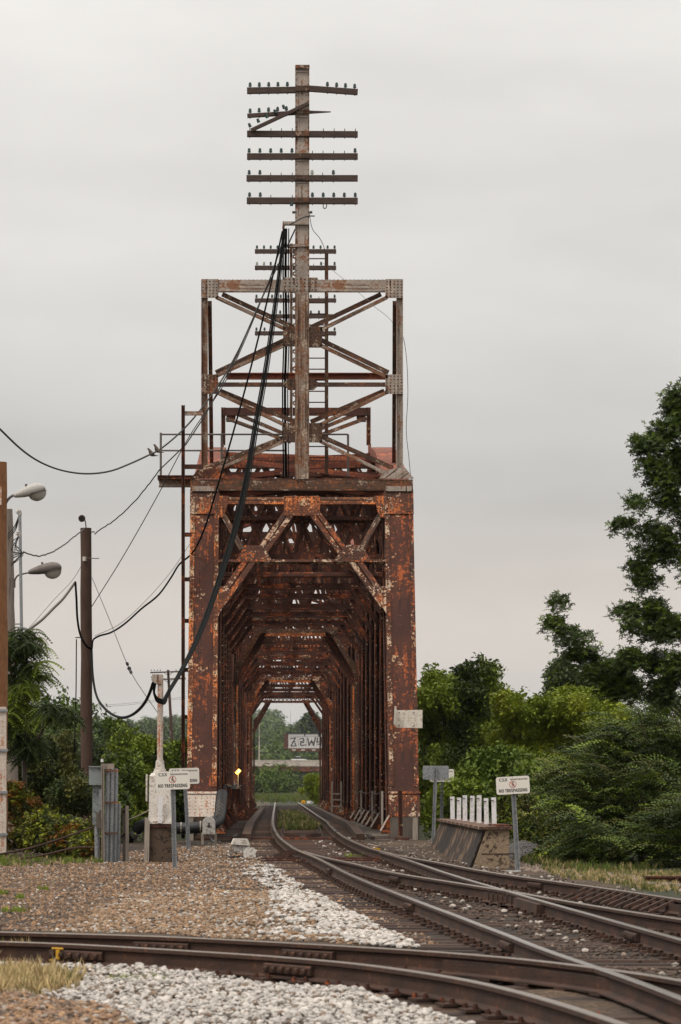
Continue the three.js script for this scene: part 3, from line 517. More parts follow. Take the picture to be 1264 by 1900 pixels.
{
  const T = thing('telegraph_tower', 'tall pale rusty telegraph tower with six wide crossarms on top of the near portal', 'telegraph tower', V(BX, 9.14, -70.5));
  const q = (x, y, o = 0) => P(x, y, D1).add(V(0, 0, o));
  const strut = (x0, y0, x1, y1, w, dep, mat, name, o = -0.05) => mb().bar(q(x0, y0, o), q(x1, y1, o), w, dep, V(0, 0, 1)).build(name, mat, T);
  const plate = (pts, mat, o = 0.02, name = 'gusset_plate') => mb().plate(pts.map(([x, y]) => q(x, y, o)), 0.02).build(name, mat, T);
  const gr = (o, x0, x1, y0, y1, nx, ny, z) => { const r = mb(); rivetGrid(r, q(x0, y0, z), q(x1, y0, z), q(x0, y1, z), nx, ny, V(0, 0, 1), 0.019); stuffPart(r.build('rivets', M.brown, o)); };
  // mast
  const mast = mb().ext(q(561, 889, -0.17), q(561, 122, -0.17), ibeam(0.34, 0.30, 0.02).map(([a, b]) => [a, b]), V(0, 0, 1)).build('mast', M.pale, T);
  mb().bar(q(560.6, 889, -0.008), q(561, 123, -0.008), 0.35, 0.022, V(0, 0, 1)).build('face_plate', M.pale, mast);
  const mr = mb(); for (const x of [549.5, 572.5]) rivetLine(mr, q(x, 885, 0.004), q(x, 128, 0.004), 0.13, V(0, 0, 1), 0.018); stuffPart(mr.build('rivets', M.brown, mast));
  for (const [y, h] of [[125, 0.09], [165, 0.13], [208, 0.1], [249, 0.12], [290, 0.12], [331, 0.12], [372, 0.12]]) mb().bar(q(548, y, 0.05), q(574.5, y, 0.05), 0.05, h).build('arm_clamp', M.brown, T);
  for (const y of [133, 217, 298, 339]) mb().bar(q(549, y, 0.014), q(573, y, 0.014), 0.02, 0.03).build('batten', M.pale, T);
  // frame legs and beams
  const legs = []; for (const [x, m] of [[379.5, M.paleRust], [742, M.pale]]) legs.push(mb().ext(q(x, 885, -0.08), q(x, 519, -0.08), hbeam(0.16, 0.16, 0.02), V(0, 0, 1)).build('leg', m, T));
  for (const [x, s] of [[389, -1], [733, 1]]) mb().bar(q(x, 560, -0.2), P(s < 0 ? 393 : 731, 874, 75.6), 0.10, 0.16).build('back_stay', M.brown, T);
  const tb = strut(376, 530, 746, 530, 0.29, 0.14, M.pale, 'top_beam', -0.07); { const r = mb(); for (let x = 380; x < 745; x += 7.5) { r.rivet(q(x, 519, -0.03), V(0, 1, 0), 0.02); r.rivet(q(x, 541.2, -0.03), V(0, -1, 0), 0.02); } stuffPart(r.build('rivets', M.brown, tb)); }
  gr(plate([[374, 518], [405.5, 518], [405.5, 553], [374, 553]], M.pale), 377, 402, 522, 550, 5, 6, 0.021);
  gr(plate([[715, 518], [748, 518], [748, 553], [715, 553]], M.pale), 718, 745, 522, 550, 5, 6, 0.021);
  gr(plate([[527, 515], [590, 515], [590, 541], [527, 541]], M.pale, 0.012), 530, 587, 518, 538, 9, 4, 0.013);
  gr(plate([[374, 695], [405, 695], [405, 731], [374, 731]], M.brown), 377, 402, 698, 728, 5, 6, 0.021);
  gr(plate([[715, 695], [748, 695], [748, 731], [715, 731]], M.pale), 718, 745, 698, 728, 5, 6, 0.021);
  gr(plate([[525.6, 606], [598, 606], [598, 643], [525.6, 643]], M.brown), 529, 595, 609, 640, 8, 5, 0.021);
  gr(plate([[525.6, 785], [598, 785], [598, 821], [525.6, 821]], M.brown), 529, 595, 788, 818, 8, 5, 0.021);
  gr(plate([[525, 713], [536, 702], [582, 702], [594, 713], [582, 724], [536, 724]], M.brown), 536, 584, 706, 720, 6, 3, 0.021);
  mb().bar(q(560.6, 889, 0.033), q(560.6, 545, 0.033), 0.345, 0.022, V(0, 0, 1)).build('cover_plate', M.paleRust, mast);
  plate([[354, 888], [373, 864], [400, 862], [424, 888]], M.orange, 0.03); plate([[703, 888], [716, 872], [752, 868], [768, 888]], M.pale, 0.03);
  const pair = (x0, y0, x1, y1, m = M.paleRust) => { const o = strut(x0, y0, x1, y1, 0.085, 0.10, m, 'diagonal', -0.03); const r = mb(), a = q(x0, y0, -0.03), b = q(x1, y1, -0.03), t = V().subVectors(b, a).normalize(), up = V(-t.y, t.x, 0); if (up.y < 0) up.negate(); rivetLine(r, a.addScaledVector(up, 0.042), b.addScaledVector(up, 0.042), 0.17, up, 0.018); stuffPart(r.build('rivets', m, o)); };
  pair(401, 551, 529, 610); pair(719, 551, 595, 612); pair(528, 640, 402, 697); pair(594, 640, 720, 700); pair(401, 727, 530, 789); pair(719, 727, 594, 788); pair(528, 818, 399, 873); pair(594, 818, 718, 880, M.pale);
  for (const [a, b, c, d] of [[412, 542, 545, 604], [708, 542, 577, 604], [540, 622, 400, 688], [585, 622, 722, 688], [408, 722, 548, 780], [714, 722, 577, 780], [530, 808, 392, 862], [594, 806, 730, 866]]) strut(a, b, c, d, 0.11, 0.05, M.brown, 'rear_diagonal', -0.3);
  strut(404, 713, 717, 713, 0.10, 0.09, M.brown, 'girt', -0.06);
  mb().ext(P(420, 698, 73.2), P(716, 698, 73.2), ibeam(0.15, 0.16, 0.025)).build('rear_girt', M.red, T);
  // bracket arms for the cables
  mb().bar(q(526, 414.5, -0.02), q(574, 414.5, -0.02), 0.16, 0.075).build('cable_bracket', M.pale, T); mb().bar(q(534, 457, -0.02), q(574, 455, -0.02), 0.16, 0.07).build('cable_bracket', M.pale, T);
  mb().tube([q(527, 411, 0), q(526, 424, 0), q(530, 432, 0), q(524, 428, 0)], 0.035, 6).build('cable_clamp', M.brown, T);
  for (const x of [545, 577]) { mb().box(q(x, 394, 0), 0.07, 0.05, 0.06).build('cable_clamp', M.pin, T); }
  // crossarms, top to bottom
  const zx = a => a.map(Z1);
  crossarm(T, 458.5, 548, 168.5, D1, 0.145, zx([349, 397, 446, 494, 543]), [], -1.5); crossarm(T, 574, 664, 164.5, D1, 0.135, zx([752, 800, 846, 894]), [], 6.5);
  crossarm(T, 459, 548, 215, D1, 0.09, zx([349, 396, 445, 492, 538]), [], -5.5); mb().plate([q(574, 205), q(614, 206.6), q(613.8, 207.6), q(574, 210.5)], 0.06).build('broken_arm_splinter', M.arm, T);
  { const a = q(466, 243.5, 0.09), b = q(573, 193.5, 0.09), arm = mb().bar(a, b, 0.08, 0.10, V(0, 0, 1)).build('fallen_crossarm', M.arm, T), t = Math.atan2(b.y - a.y, b.x - a.x); for (let i = 0; i < 5; i++) { const m = mb(), c = q(Z1([358, 402, 446, 490, 535][i]), 0), px = [358, 402, 446, 490, 535][i]; insulator(m, q(Z1(px), lerp(241.5, 207.5, (px - 358) / 177), 0.09).add(V(-0.02, 0.03, 0)), 0.42); m.build('insulator', M.insulator, arm); } }
  crossarm(T, 458.5, 664, 248.5, D1, 0.145, [], zx([347, 458, 513, 569, 731, 787, 842, 898]), 1);
  crossarm(T, 458.5, 664, 290.5, D1, 0.145, zx([344, 400, 456, 511, 567, 896]), zx([674, 729, 785, 841]));
  crossarm(T, 457.5, 664, 331, D1, 0.145, zx([344, 400, 672, 783]), zx([456, 511, 569, 727]), 0, M.arm, zx([672]));
  crossarm(T, 458, 664, 372.5, D1, 0.15, zx([346, 402, 674, 730, 785, 840, 897]), zx([457, 569]), 0.5);
  { const m = mb(); insulator(m, q(541, 385, 0.05)); m.build('insulator', M.insulator, T); mb().tube(spline([q(606, 376), q(606, 384), q(603, 387), q(600, 385), q(600, 381)], 14), 0.012, 6).build('hook', M.pin, T); }
  // ladder behind the mast
  const st = mb().bar(P(606, 880, 71.6), P(606, 470, 71.6), 0.09, 0.06, V(0, 0, 1)).build('ladder_stile', M.brown, T), st2 = mb().bar(P(568, 880, 71.6), P(568, 540, 71.6), 0.06, 0.06, V(0, 0, 1)).build('ladder_stile', M.brown, T);
  for (let y = 480; y < 870; y += 20.5) mb().tube([P(568, y, 71.6), P(606, y, 71.6)], 0.016, 6).build('ladder_rung', M.dark, T);
}
{ // second tower, the same kind, at the far end of the first span
  const D2 = 95.8, T = thing('telegraph_tower', 'smaller telegraph tower half hidden behind the near mast, its crossarms between the frame braces', 'telegraph tower', V(BX, 9.0, -D2)), q = (x, y, o = 0) => P(x, y, D2 + o);
  for (const x of [540.5, 558]) mb().ext(q(x, 815), q(x, 452), hbeam(0.1, 0.2, 0.02), V(0, 0, 1)).build('mast_channel', M.pale, T);
  const l = mb(); for (let y = 460; y < 800; y += 16) { l.bar(q(541, y), q(557, y + 8), 0.02, 0.06); l.bar(q(557, y + 8), q(541, y + 16), 0.02, 0.06); } stuffPart(l.build('lacing_bars', M.pale, T));
  crossarm(T, 473, 624, 466.5, D2, 0.14, [477, 490, 502.5, 515, 582, 595, 608, 621], []); crossarm(T, 473, 624, 497, D2, 0.14, [477, 490, 502.5, 596, 621], [515, 582], 0, M.arm, [477, 490]);
  crossarm(T, 473, 624, 557.5, D2, 0.13, [476, 505, 521, 535, 577, 621], [592]); crossarm(T, 494, 624, 587, D2, 0.13, [520, 577, 592], []); crossarm(T, 473, 624, 618.5, D2, 0.13, [476, 491, 621], []);
  for (const x of [414.5, 684]) mb().ext(q(x, 826), q(x, 756), hbeam(0.14, 0.14, 0.02), V(0, 0, 1)).build('leg', M.maroon, T);
  mb().bar(q(414, 764), q(686, 764), 0.14, 0.26).build('top_beam', M.maroon, T);
  for (const [a, b, c, d] of [[420, 776, 540, 820], [680, 776, 560, 820], [440, 768, 530, 806], [662, 768, 570, 806]]) mb().bar(q(a, b), q(c, d), 0.1, 0.12).build('diagonal', M.brown, T);
  for (const s of [-1, 1]) { mb().plate([q(s < 0 ? 420 : 679, 770), q(s < 0 ? 438 : 661, 770), q(s < 0 ? 436 : 663, 783), q(s < 0 ? 420 : 679, 783)], 0.02).build('gusset_plate', M.dark, T); mb().bar(q(s < 0 ? 413 : 686, 826), V(BX + s * HW, 8.6, -D2 + 3), 0.1, 0.1).build('foot_strut', M.dark, T); }
}
{ // platform and handrail beside the crossbeam
  const d = 70.9, T = thing('service_walkway', 'narrow railed steel walkway sticking out beside the top of the portal', 'walkway', P(324, 900, d)), q = (x, y) => P(x, y, d);
  mb().ext(q(293, 887), q(362, 887), ibeam(0.5, 0.09, 0.03)).build('deck_edge', M.maroon, T); mb().ext(q(295, 897), q(360, 897), ibeam(0.2, 0.18, 0.02)).build('bracket_beam', M.pale, T);
  for (const [x, y0, y1] of [[298.5, 803, 884], [411.5, 806, 884], [530, 806, 884], [646, 806, 884]]) mb().tube([q(x, y1), q(x, y0)], 0.028, 8).build('rail_post', M.pipe, T);
  for (const [x0, x1, y] of [[298, 530, 806], [298, 530, 836], [600, 646, 806], [530, 600, 806]]) mb().tube([q(x0, y), q(x1, y)], 0.022, 8).build('handrail', M.pipe, T);
  const w = mb(); w.box(V(BX - 0.2, P(0, 890, d).y, -d - 0.5), 4.6, 0.05, 0.7).build('walk_plates', M.dark, T);
}

// ================================================================ TRACKS
const w2 = (pts) => pts.map(([x, d]) => V(x, railY(d), -d));
const resample = (pts, step) => { const c = new THREE.CatmullRomCurve3(pts, false, 'centripetal'), n = Math.max(2, Math.round(c.getLength() / step)); return c.getSpacedPoints(n).map(p => V(p.x, railY(-p.z), p.z)); };
const offset = (pts, k) => pts.map((p, i) => { const t = V().subVectors(pts[Math.min(i + 1, pts.length - 1)], pts[Math.max(i - 1, 0)]); t.y = 0; t.normalize(); return V(p.x - t.z * k, p.y, p.z + t.x * k); });
const Lr = resample(w2([[-0.108, 180], [-0.108, 75], [-0.08, 70], [0.06, 63], [0.37, 54.5], [0.66, 49.4], [1.0, 42], [1.29, 37.2], [1.55, 33.7], [1.82, 30.3], [2.08, 26.2], [2.22, 23.6], [2.36, 21.6], [2.5, 19.6], [2.62, 17], [2.72, 13], [2.8, 9]]), 0.4);
const Rr = resample(w2([[1.327, 180], [1.327, 75], [1.335, 71], [1.49, 63], [1.84, 54.5], [2.26, 49.2], [2.64, 46], [2.97, 43], [3.28, 40.9], [3.64, 39], [4.0, 37.1], [4.35, 35.2], [4.71, 33.2], [5.1, 31.2], [5.75, 28], [6.7, 24]]), 0.4);
const cut = (pts, a, b) => pts.filter(p => -p.z <= a && -p.z >= b);
const Nr = cut(offset(Lr, -1.435), 52.6, 9), Mr = cut(offset(Rr, 1.435), 53.4, 24.4);
const Fr = resample(w2([[-8.2, 28.6], [-4.6, 27.35], [-2.57, 26.5], [-1.03, 25.7], [0.5, 24.25], [1.23, 23.4], [1.9, 22.35], [2.6, 20.6], [2.95, 19.2], [3.3, 17], [3.6, 14], [3.8, 10]]), 0.3), Fn = offset(Fr, 1.435);
const headP = [[-0.035, -0.006], [-0.036, -0.036], [-0.009, -0.05], [0.009, -0.05], [0.036, -0.036], [0.035, -0.006], [0.027, 0], [-0.027, 0]];
const webP = [[-0.07, -0.17], [0.07, -0.17], [0.07, -0.158], [0.012, -0.138], [0.009, -0.051], [-0.009, -0.051], [-0.012, -0.138], [-0.07, -0.158]];
function railPart(track, pts, head) { const r = mb().sweep(pts, webP).build('rail', M.railSide, track); mb().sweep(pts, [[-0.036, -0.036], [-0.009, -0.0505], [0.009, -0.0505], [0.036, -0.036], [0.035, -0.007], [-0.035, -0.007]]).build('rail_side', M.railSide, r); mb().sweep(pts, [[-0.035, -0.0065], [0.035, -0.0065], [0.027, 0], [-0.027, 0]]).build('rail_head', head, r); return r; }
const xAt = (pts, d) => { for (let i = 1; i < pts.length; i++) if ((-pts[i].z - d) * (-pts[i - 1].z - d) <= 0) { const t = (-pts[i - 1].z - d) / (-pts[i - 1].z + pts[i].z || 1e-6); return lerp(pts[i - 1].x, pts[i].x, t); } return null; };
const tieMats = [M.tie, M.tie2, M.tie3, M.tie, M.tie2];
const tr = rng(5);
function tieAt(track, a, b, w = 0.22) {                          // a sleeper from a to b, its top at their height
  const j = () => (tr() - 0.5) * 0.03, A = a.clone().add(V(j(), j() * 0.5 - 0.10, j() * 2)), B = b.clone().add(V(j(), j() * 0.5 - 0.10, j() * 2));
  const ext = V().subVectors(B, A).normalize(); A.addScaledVector(ext, -tr() * 0.12); B.addScaledVector(ext, tr() * 0.16);
  return mb().ext(A, B, oct(w * (0.9 + tr() * 0.2), 0.2, 0.014 + tr() * 0.012)).build('tie', tieMats[Math.floor(tr() * 5)], track);
}
function fasten(m, pts, d, side) {                               // tie plate and spikes where a rail crosses a tie at depth d
  const x = xAt(pts, d); if (x === null) return; const y = railY(d) - 0.17;
  m.box(V(x, y - 0.004, -d), 0.34, 0.018, 0.17);
  for (const [sx, sz] of [[-0.085, 0.05], [0.085, -0.04], [-0.13, -0.05], [0.12, 0.06]]) m.box(V(x + sx, y + 0.022, -d + sz), 0.045, 0.036, 0.035, tr());
}
// ---- bridge approach and turnout
{
  const T = thing('turnout_track', 'railway turnout curving from the bridge, its rails parting at a frog', 'railway track', V(1.5, 0, -45));
  railPart(T, cut(Lr, 66.4, 9), M.railHead).userData.label = 'polished outer rail bending off the bridge'; railPart(T, cut(Rr, 66.4, 24), M.railWorn); 
  railPart(T, Nr, M.railHead); railPart(T, Mr, M.railWorn);
  // frog wings and guard rails
  const g1 = offset(cut(Rr, 37, 31.6), 0.11);
  for (const g of [g1]) { const k = g.map((p, i) => { const e = Math.min(i, g.length - 1 - i); return e < 2 ? V(p.x - (2 - e) * 0.05, p.y, p.z) : p; }); mb().sweep(k, webP.map(([a, b]) => [a * 0.5, b]).concat([])).build('guard_rail', M.railSide, T); }
  { // frog: solid casting where the two inner rails cross
    const d0 = 34.6, m = mb(); for (const [a, b, k] of [[36.4, 34.0, -0.055], [36.4, 34.0, 0.055]]) { const src = k < 0 ? Mr : Nr; m.sweep(offset(cut(src, a, b), -k * 1.7), webP.map(([u, v]) => [u * 0.55, v])); }
    m.sweep(cut(Nr, 34.6, 32.6), [[-0.07, -0.16], [0.11, -0.16], [0.10, -0.03], [-0.05, -0.03]]); m.build('frog', M.railSide, T);
    const br = mb(); for (let i = 0; i < 9; i++) br.box(V(xAt(Mr, 35.9 - i * 0.22) - 0.1, railY(35) - 0.09, -(35.9 - i * 0.22)), 0.03, 0.12, 0.05); stuffPart(br.build('frog_ribs', M.railSide, T));
  }
  // sleepers
  const pl = mb();
  for (let d = 65.6; d > 34.6; d -= 0.5) {
    const y = railY(d) - 0.19, a = xAt(Lr, d) - 0.62, b = xAt(Rr, d) + 0.62; tieAt(T, V(a, y, -d), V(b, y, -d));
    fasten(pl, Lr, d); fasten(pl, Rr, d); if (d < 51) { fasten(pl, Nr, d); fasten(pl, Mr, d); }
  }
  for (let d = 34.3; d > 23.4; d -= 0.5) { const y = railY(d) - 0.19; tieAt(T, V(xAt(Lr, d) - 0.62, y, -d), V((xAt(Nr, d) ?? 0) + 0.62, y, -d)); fasten(pl, Lr, d); fasten(pl, Nr, d); if (d > 26) { const e = d; tieAt(T, V(Math.max(xAt(Mr, e) - 0.62, xAt(Nr, d) + 0.85), y + 0.006, -e + 0.2), V(xAt(Rr, e) + 0.62, y + 0.006, -e + 0.35)); fasten(pl, Rr, e); fasten(pl, Mr, e); } }
  stuffPart(pl.build('spikes_and_plates', M.railSide, T));
  // slanting rail braces
  for (let i = 0; i < 12; i++) { const d = 36.9 - i * 0.32, x = xAt(Rr, d), y = railY(d); mb().bar(V(x - 0.04, y - 0.03, -d), V(x - 0.34, y - 0.165, -d + 0.02), 0.03, 0.10, V(0, 0, 1)).build('rail_brace', M.railSide, T); }
  for (let i = 0; i < 4; i++) { const d = 55.2 - i * 0.55, x = xAt(Lr, d), y = railY(d); mb().bar(V(x - 0.05, y - 0.04, -d), V(x - 0.40, y - 0.165, -d + 0.02), 0.05, 0.05, V(0, 0, 1)).build('rail_brace', M.railSide, T); }
  // joint bars and joints
  for (const [pts, d] of [[Lr, 45], [Lr, 33.5], [Mr, 41.5], [Nr, 37.4], [Rr, 39.6], [Lr, 26], [Nr, 27.5]]) jointBar(T, pts, d);
  // switch rods between the points, and a splash of yellow paint on the heel
  for (const d of [52.9, 51.6]) mb().bar(V(xAt(Lr, d) - 0.75, railY(d) - 0.13, -d), V(xAt(Rr, d), railY(d) - 0.13, -d), 0.05, 0.03).build('switch_rod', M.dark, T);
  { const p = onGround(698, 1588); mb().box(V(p.x - 0.02, p.y + 0.13, p.z), 0.17, 0.05, 0.14, 0.3, 0.01).build('yellow_casting', M.yellow, T); mb().box(V(p.x - 0.08, p.y + 0.06, p.z + 0.02), 0.06, 0.12, 0.06).build('yellow_casting', M.yellow, T); }
}
function jointBar(T, pts, d, paint) {
  const i = pts.findIndex(p => -p.z <= d), p = pts[i], t = V().subVectors(pts[Math.min(i + 1, pts.length - 1)], pts[i - 1]); t.y = 0; t.normalize(); const s = V(-t.z, 0, t.x), up = V(0, 1, 0);
  for (const e of [-1, 1]) {
    const c = p.clone().addScaledVector(s, e * 0.036).add(V(0, -0.095, 0)), m = mb().ext(c.clone().addScaledVector(t, -0.31), c.clone().addScaledVector(t, 0.31), oct(0.045, 0.08, 0.012)).build('joint_bar', M.railSide, T);
    const b = mb(); for (const k of [-0.25, -0.15, -0.05, 0.05, 0.15, 0.25]) b.ext(c.clone().addScaledVector(t, k - 0.02).addScaledVector(s, e * 0.034), c.clone().addScaledVector(t, k + 0.02).addScaledVector(s, e * 0.034), oct(0.03, 0.04, 0.01)); stuffPart(b.build('bolts', M.railSide, m));
    if (paint && e > 0) { for (const [k0, k1, y, h] of [[-0.26, -0.13, 0.052, 0.018], [-0.21, -0.17, 0.0, 0.085], [-0.28, -0.24, -0.05, 0.02]]) mb().ext(c.clone().addScaledVector(t, k0).addScaledVector(s, 0.03).add(V(0, y, 0)), c.clone().addScaledVector(t, k1).addScaledVector(s, 0.03).add(V(0, y, 0)), oct(0.016, h, 0.006)).build('paint_mark', M.yellow, m); }
  }
}
// ---- foreground track
{
  const T = thing('curved_track', 'rusty track curving across the foreground in front of the white ballast', 'railway track', V(0, 0, -23));
  railPart(T, Fr, M.railWorn); railPart(T, Fn, M.railWorn);
  const pl = mb(), sp = mb();
  for (let i = 2; i < Fr.length - 1; i += 2) {
    const a = Fr[i], b = Fn[i], u = V().subVectors(b, a).normalize(), t = V(-u.z, 0, u.x), A = a.clone().addScaledVector(u, -0.55).add(V(0, -0.2, 0)), B = b.clone().addScaledVector(u, 0.55).add(V(0, -0.2, 0));
    tieAt(T, A, B);
    for (const c of [a, b]) { const q = c.clone().add(V(0, -0.178, 0)); pl.ext(q.clone().addScaledVector(u, -0.17), q.clone().addScaledVector(u, 0.17), rect(0.18, 0.02)); for (const [k, w] of [[-0.09, 0.05], [0.09, -0.05], [0.13, 0.05], [-0.13, -0.05]]) { const c2 = q.clone().addScaledVector(u, k).addScaledVector(t, w); sp.tube([c2.clone().add(V(0, 0, 0)), c2.clone().add(V(0, 0.03, 0)), c2.clone().add(V(0, 0.045, 0))], s => 0.026 - 0.012 * s, 6); } }
  }
  stuffPart(pl.build('tie_plates', M.railSide, T)); stuffPart(sp.build('spikes', M.dark, T));
  jointBar(T, Fr, 25.75); jointBar(T, Fr, 24.62); jointBar(T, Fn, 24.5, true); jointBar(T, Fn, 22.55);
  // second rail laid tight inside the near rail where the tracks meet, with bright orange rail anchors
  mb().sweep(offset(cut(Fr, 23.2, 19.9), 0.13), webP.map(([a, b]) => [a * 0.55, b])).build('guard_rail', M.railSide, T);
  for (const [x, y] of [[935, 1872], [962, 1873], [995, 1882], [1022, 1886], [1066, 1893], [1108, 1899]]) { const d = F * (CY - railY(20) + 0.15) / (y - VY), c = P(x, y, d); mb().tube([c.clone().add(V(-0.05, 0, 0)), c.clone().add(V(0, 0.01, 0)), c.clone().add(V(0.012, 0.035, 0)), c.clone().add(V(0.01, 0.075, 0))], t => 0.016 - 0.010 * t, 6).build('rail_anchor', M.orangePaint, T); }
  // chalky green marks on the rail web
}
// ---- track on the bridge
{
  const T = thing('bridge_track', 'bridge track with shining rails, inner guard rails and dark weathered sleepers', 'railway track', V(BX, 0.4, -67));
  railPart(T, cut(Lr, 179, 66.4), M.railHead); railPart(T, cut(Rr, 179, 66.4), M.railHead);
  for (const s of [-1, 1]) mb().sweep([V(BX + s * 0.08, railY(67) - 0.03, -66.9), V(BX + s * 0.42, railY(68) - 0.02, -67.2), V(BX + s * 0.46, railY(70), -70), V(BX + s * 0.46, railY(80), -80), V(BX + s * 0.46, railY(120), -140)], webP).build('guard_rail', M.railSide, T);
  const rest = mb();
  for (let d = 66.2; d < 179; d += 0.42) {
    const y = railY(d) - 0.19;
    if (d < 96) tieAt(T, V(BX - 1.5, y, -d), V(BX + 1.5, y, -d), 0.24); else rest.bar(V(BX - 1.5, y - 0.1, -d), V(BX + 1.5, y - 0.1, -d), 0.22, 0.2);
  }
  stuffPart(rest.build('far_ties', M.tie2, T));
  for (const s of [-1, 1]) for (let d = 66.1; d < 136; d += 5.2) mb().bar(V(BX + s * 1.32, railY(d) - 0.12, -d), V(BX + s * 1.32, railY(d + 5.2) - 0.12, -d - 5.15), 0.2, 0.16).build('guard_timber', tieMats[Math.floor(tr() * 5)], T);
}
{ // plank footways beside the bridge track
  for (const s of [-1, 1]) {
    const T = thing('plank_walkway', s > 0 ? 'grey plank footway between the bridge track and the row of slanting gusset plates' : 'dark plank footway between the bridge track and the lamp on the truss wall', 'walkway', V(BX + s * 1.8, 0.4, -66));
    let n = 0; for (let d = 66.0; d < 92; d += 0.24, n++) { const y = railY(d) - 0.2; mb().box(V(BX + s * 1.78, y + (tr() - 0.5) * 0.012, -d), 0.66 + tr() * 0.06, 0.05, 0.215, 0).build('plank', s > 0 ? (tr() < 0.75 ? M.plank : M.stake) : M.tie2, T); }
    mb().bar(V(BX + s * 1.6, railY(80) - 0.3, -66), V(BX + s * 1.6, railY(80) - 0.3, -92), 0.1, 0.12).build('bearer', M.tie2, T);
  }
}

// ================================================================ YARD FURNITURE
// ---- no-trespassing signs
function signTexture() {
  const c = document.createElement('canvas'); c.width = 512; c.height = 272; const g = c.getContext('2d');
  g.fillStyle = '#ded8cd'; g.fillRect(0, 0, 512, 272);
  const r = rng(3); for (let i = 0; i < 500; i++) { g.fillStyle = `rgba(110,90,70,${0.02 + 0.06 * r()})`; g.fillRect(r() * 512, r() * 272, 1 + r() * 5, 1 + r() * 7); }
  g.fillStyle = '#17181c'; g.strokeStyle = '#17181c'; g.textAlign = 'center'; g.textBaseline = 'alphabetic';
  g.font = 'bold 60px sans-serif'; g.save(); g.translate(112, 68); g.scale(1.25, 1); g.fillText('CSX', 0, 0); g.restore(); g.fillRect(60, 68, 100, 3);
  g.font = 'bold 34px sans-serif'; g.fillText('TRANSPORTATION', 350, 60, 265); g.strokeStyle = '#17181c'; g.lineWidth = 1.2; g.strokeText('TRANSPORTATION', 350, 60, 265);
  g.font = 'bold 68px sans-serif'; g.fillText('NO TRESPASSING', 256, 240, 440); g.lineWidth = 3; g.strokeText('NO TRESPASSING', 256, 240, 440);
  // walking figure in a barred ring
  g.lineWidth = 9; g.lineCap = 'round'; g.beginPath(); g.arc(258, 92, 10, 0, 7); g.fill(); g.beginPath(); g.moveTo(256, 106); g.lineTo(256, 130); g.lineTo(242, 156); g.moveTo(256, 130); g.lineTo(274, 156); g.moveTo(256, 110); g.lineTo(238, 124); g.moveTo(256, 110); g.lineTo(276, 126); g.stroke();
  g.strokeStyle = '#a8302a'; g.lineWidth = 9; g.beginPath(); g.arc(256, 124, 50, 0, 7); g.stroke(); g.beginPath(); g.moveTo(222, 89); g.lineTo(290, 159); g.stroke();
  g.fillStyle = '#2a2522'; for (const y of [22, 258]) { g.beginPath(); g.arc(256, y, 6, 0, 7); g.fill(); }
  const t = new THREE.CanvasTexture(c); t.colorSpace = THREE.SRGBColorSpace; return t;
}
const signFace = std({ map: signTexture(), roughness: 0.5 });
function roundRectShape(w, h, r) { const s = new THREE.Shape(), x = w / 2, y = h / 2; s.moveTo(-x + r, -y); s.lineTo(x - r, -y); s.quadraticCurveTo(x, -y, x, -y + r); s.lineTo(x, y - r); s.quadraticCurveTo(x, y, x - r, y); s.lineTo(-x + r, y); s.quadraticCurveTo(-x, y, -x, y - r); s.lineTo(-x, -y + r); s.quadraticCurveTo(-x, -y, -x + r, -y); return s; }
function sign(label, cx, cy, foot, wpx, turn, roll, backwards, kink) {
  const d = -foot.z, w = wpx * d / F, h = w * 0.53, T = thing('no_trespassing_sign', label, 'sign', foot, 'no-trespassing signs on steel posts'), c = P(cx, cy, d).sub(foot);
  const g = new THREE.ExtrudeGeometry(roundRectShape(w, h, 0.045), { depth: 0.004, bevelEnabled: false, curveSegments: 5 }), face = new THREE.ShapeGeometry(roundRectShape(w - 0.002, h - 0.002, 0.045), 6);
  const uv = face.attributes.uv, fp = face.attributes.position; for (let i = 0; i < uv.count; i++) uv.setXY(i, fp.getX(i) / w + 0.5, fp.getY(i) / h + 0.5);
  const panel = new THREE.Mesh(g, M.galv); panel.name = 'sign_panel'; panel.position.copy(c).add(V(0, 0, backwards ? -0.06 : 0.03)); panel.rotation.set(0, turn + (backwards ? Math.PI : 0), roll); T.add(panel);
  const f = new THREE.Mesh(face, signFace); f.name = 'sign_face'; f.position.z = 0.0075; panel.add(f);
  const top = c.clone().add(V(0, h * 0.42, -0.005)), prof = [[-0.04, 0.0], [-0.028, 0.0], [-0.018, -0.028], [0.018, -0.028], [0.028, 0.0], [0.04, 0.0], [0.04, -0.006], [0.03, -0.006], [0.021, -0.034], [-0.021, -0.034], [-0.03, -0.006], [-0.04, -0.006]];
  const post = mb().ext(foot.clone().add(V(0, -0.3, 0)), foot.clone().add(top), prof, V(0, 0, 1)).build('post', M.galv, T);
  const holes = mb(); for (let k = 0.03; k < 0.97; k += 0.022) { const p = foot.clone().lerp(foot.clone().add(top), k); holes.box(p.add(V(0, 0, -0.0275)), 0.012, 0.014, 0.004); } stuffPart(holes.build('post_holes', M.black, post));
  if (kink) mb().box(foot.clone().add(V(-0.22, 0.0, 0.03)), 0.5, 0.03, 0.05).build('foot_board', M.postWhite, T);
}
sign('white no-trespassing sign standing before the white relay case and its concrete block', 320.5, 1448, onGround(325, 1611), 64, 0.02, 0.03, false);
sign('white no-trespassing sign partly hidden behind the one at the relay case', 342, 1440, P(351.5, 1569, 60.5), 56, 0.06, 0.03, false);
sign('white no-trespassing sign leaning beside the block with the white posts', 951.5, 1457, onGround(963, 1617), 62, -0.04, 0.055, false, true);
sign('grey back of a sign turned towards the bridge, beside the rust brown post', 809, 1433.5, onGround(803, 1566), 48.5, 0.03, 0.0, true);
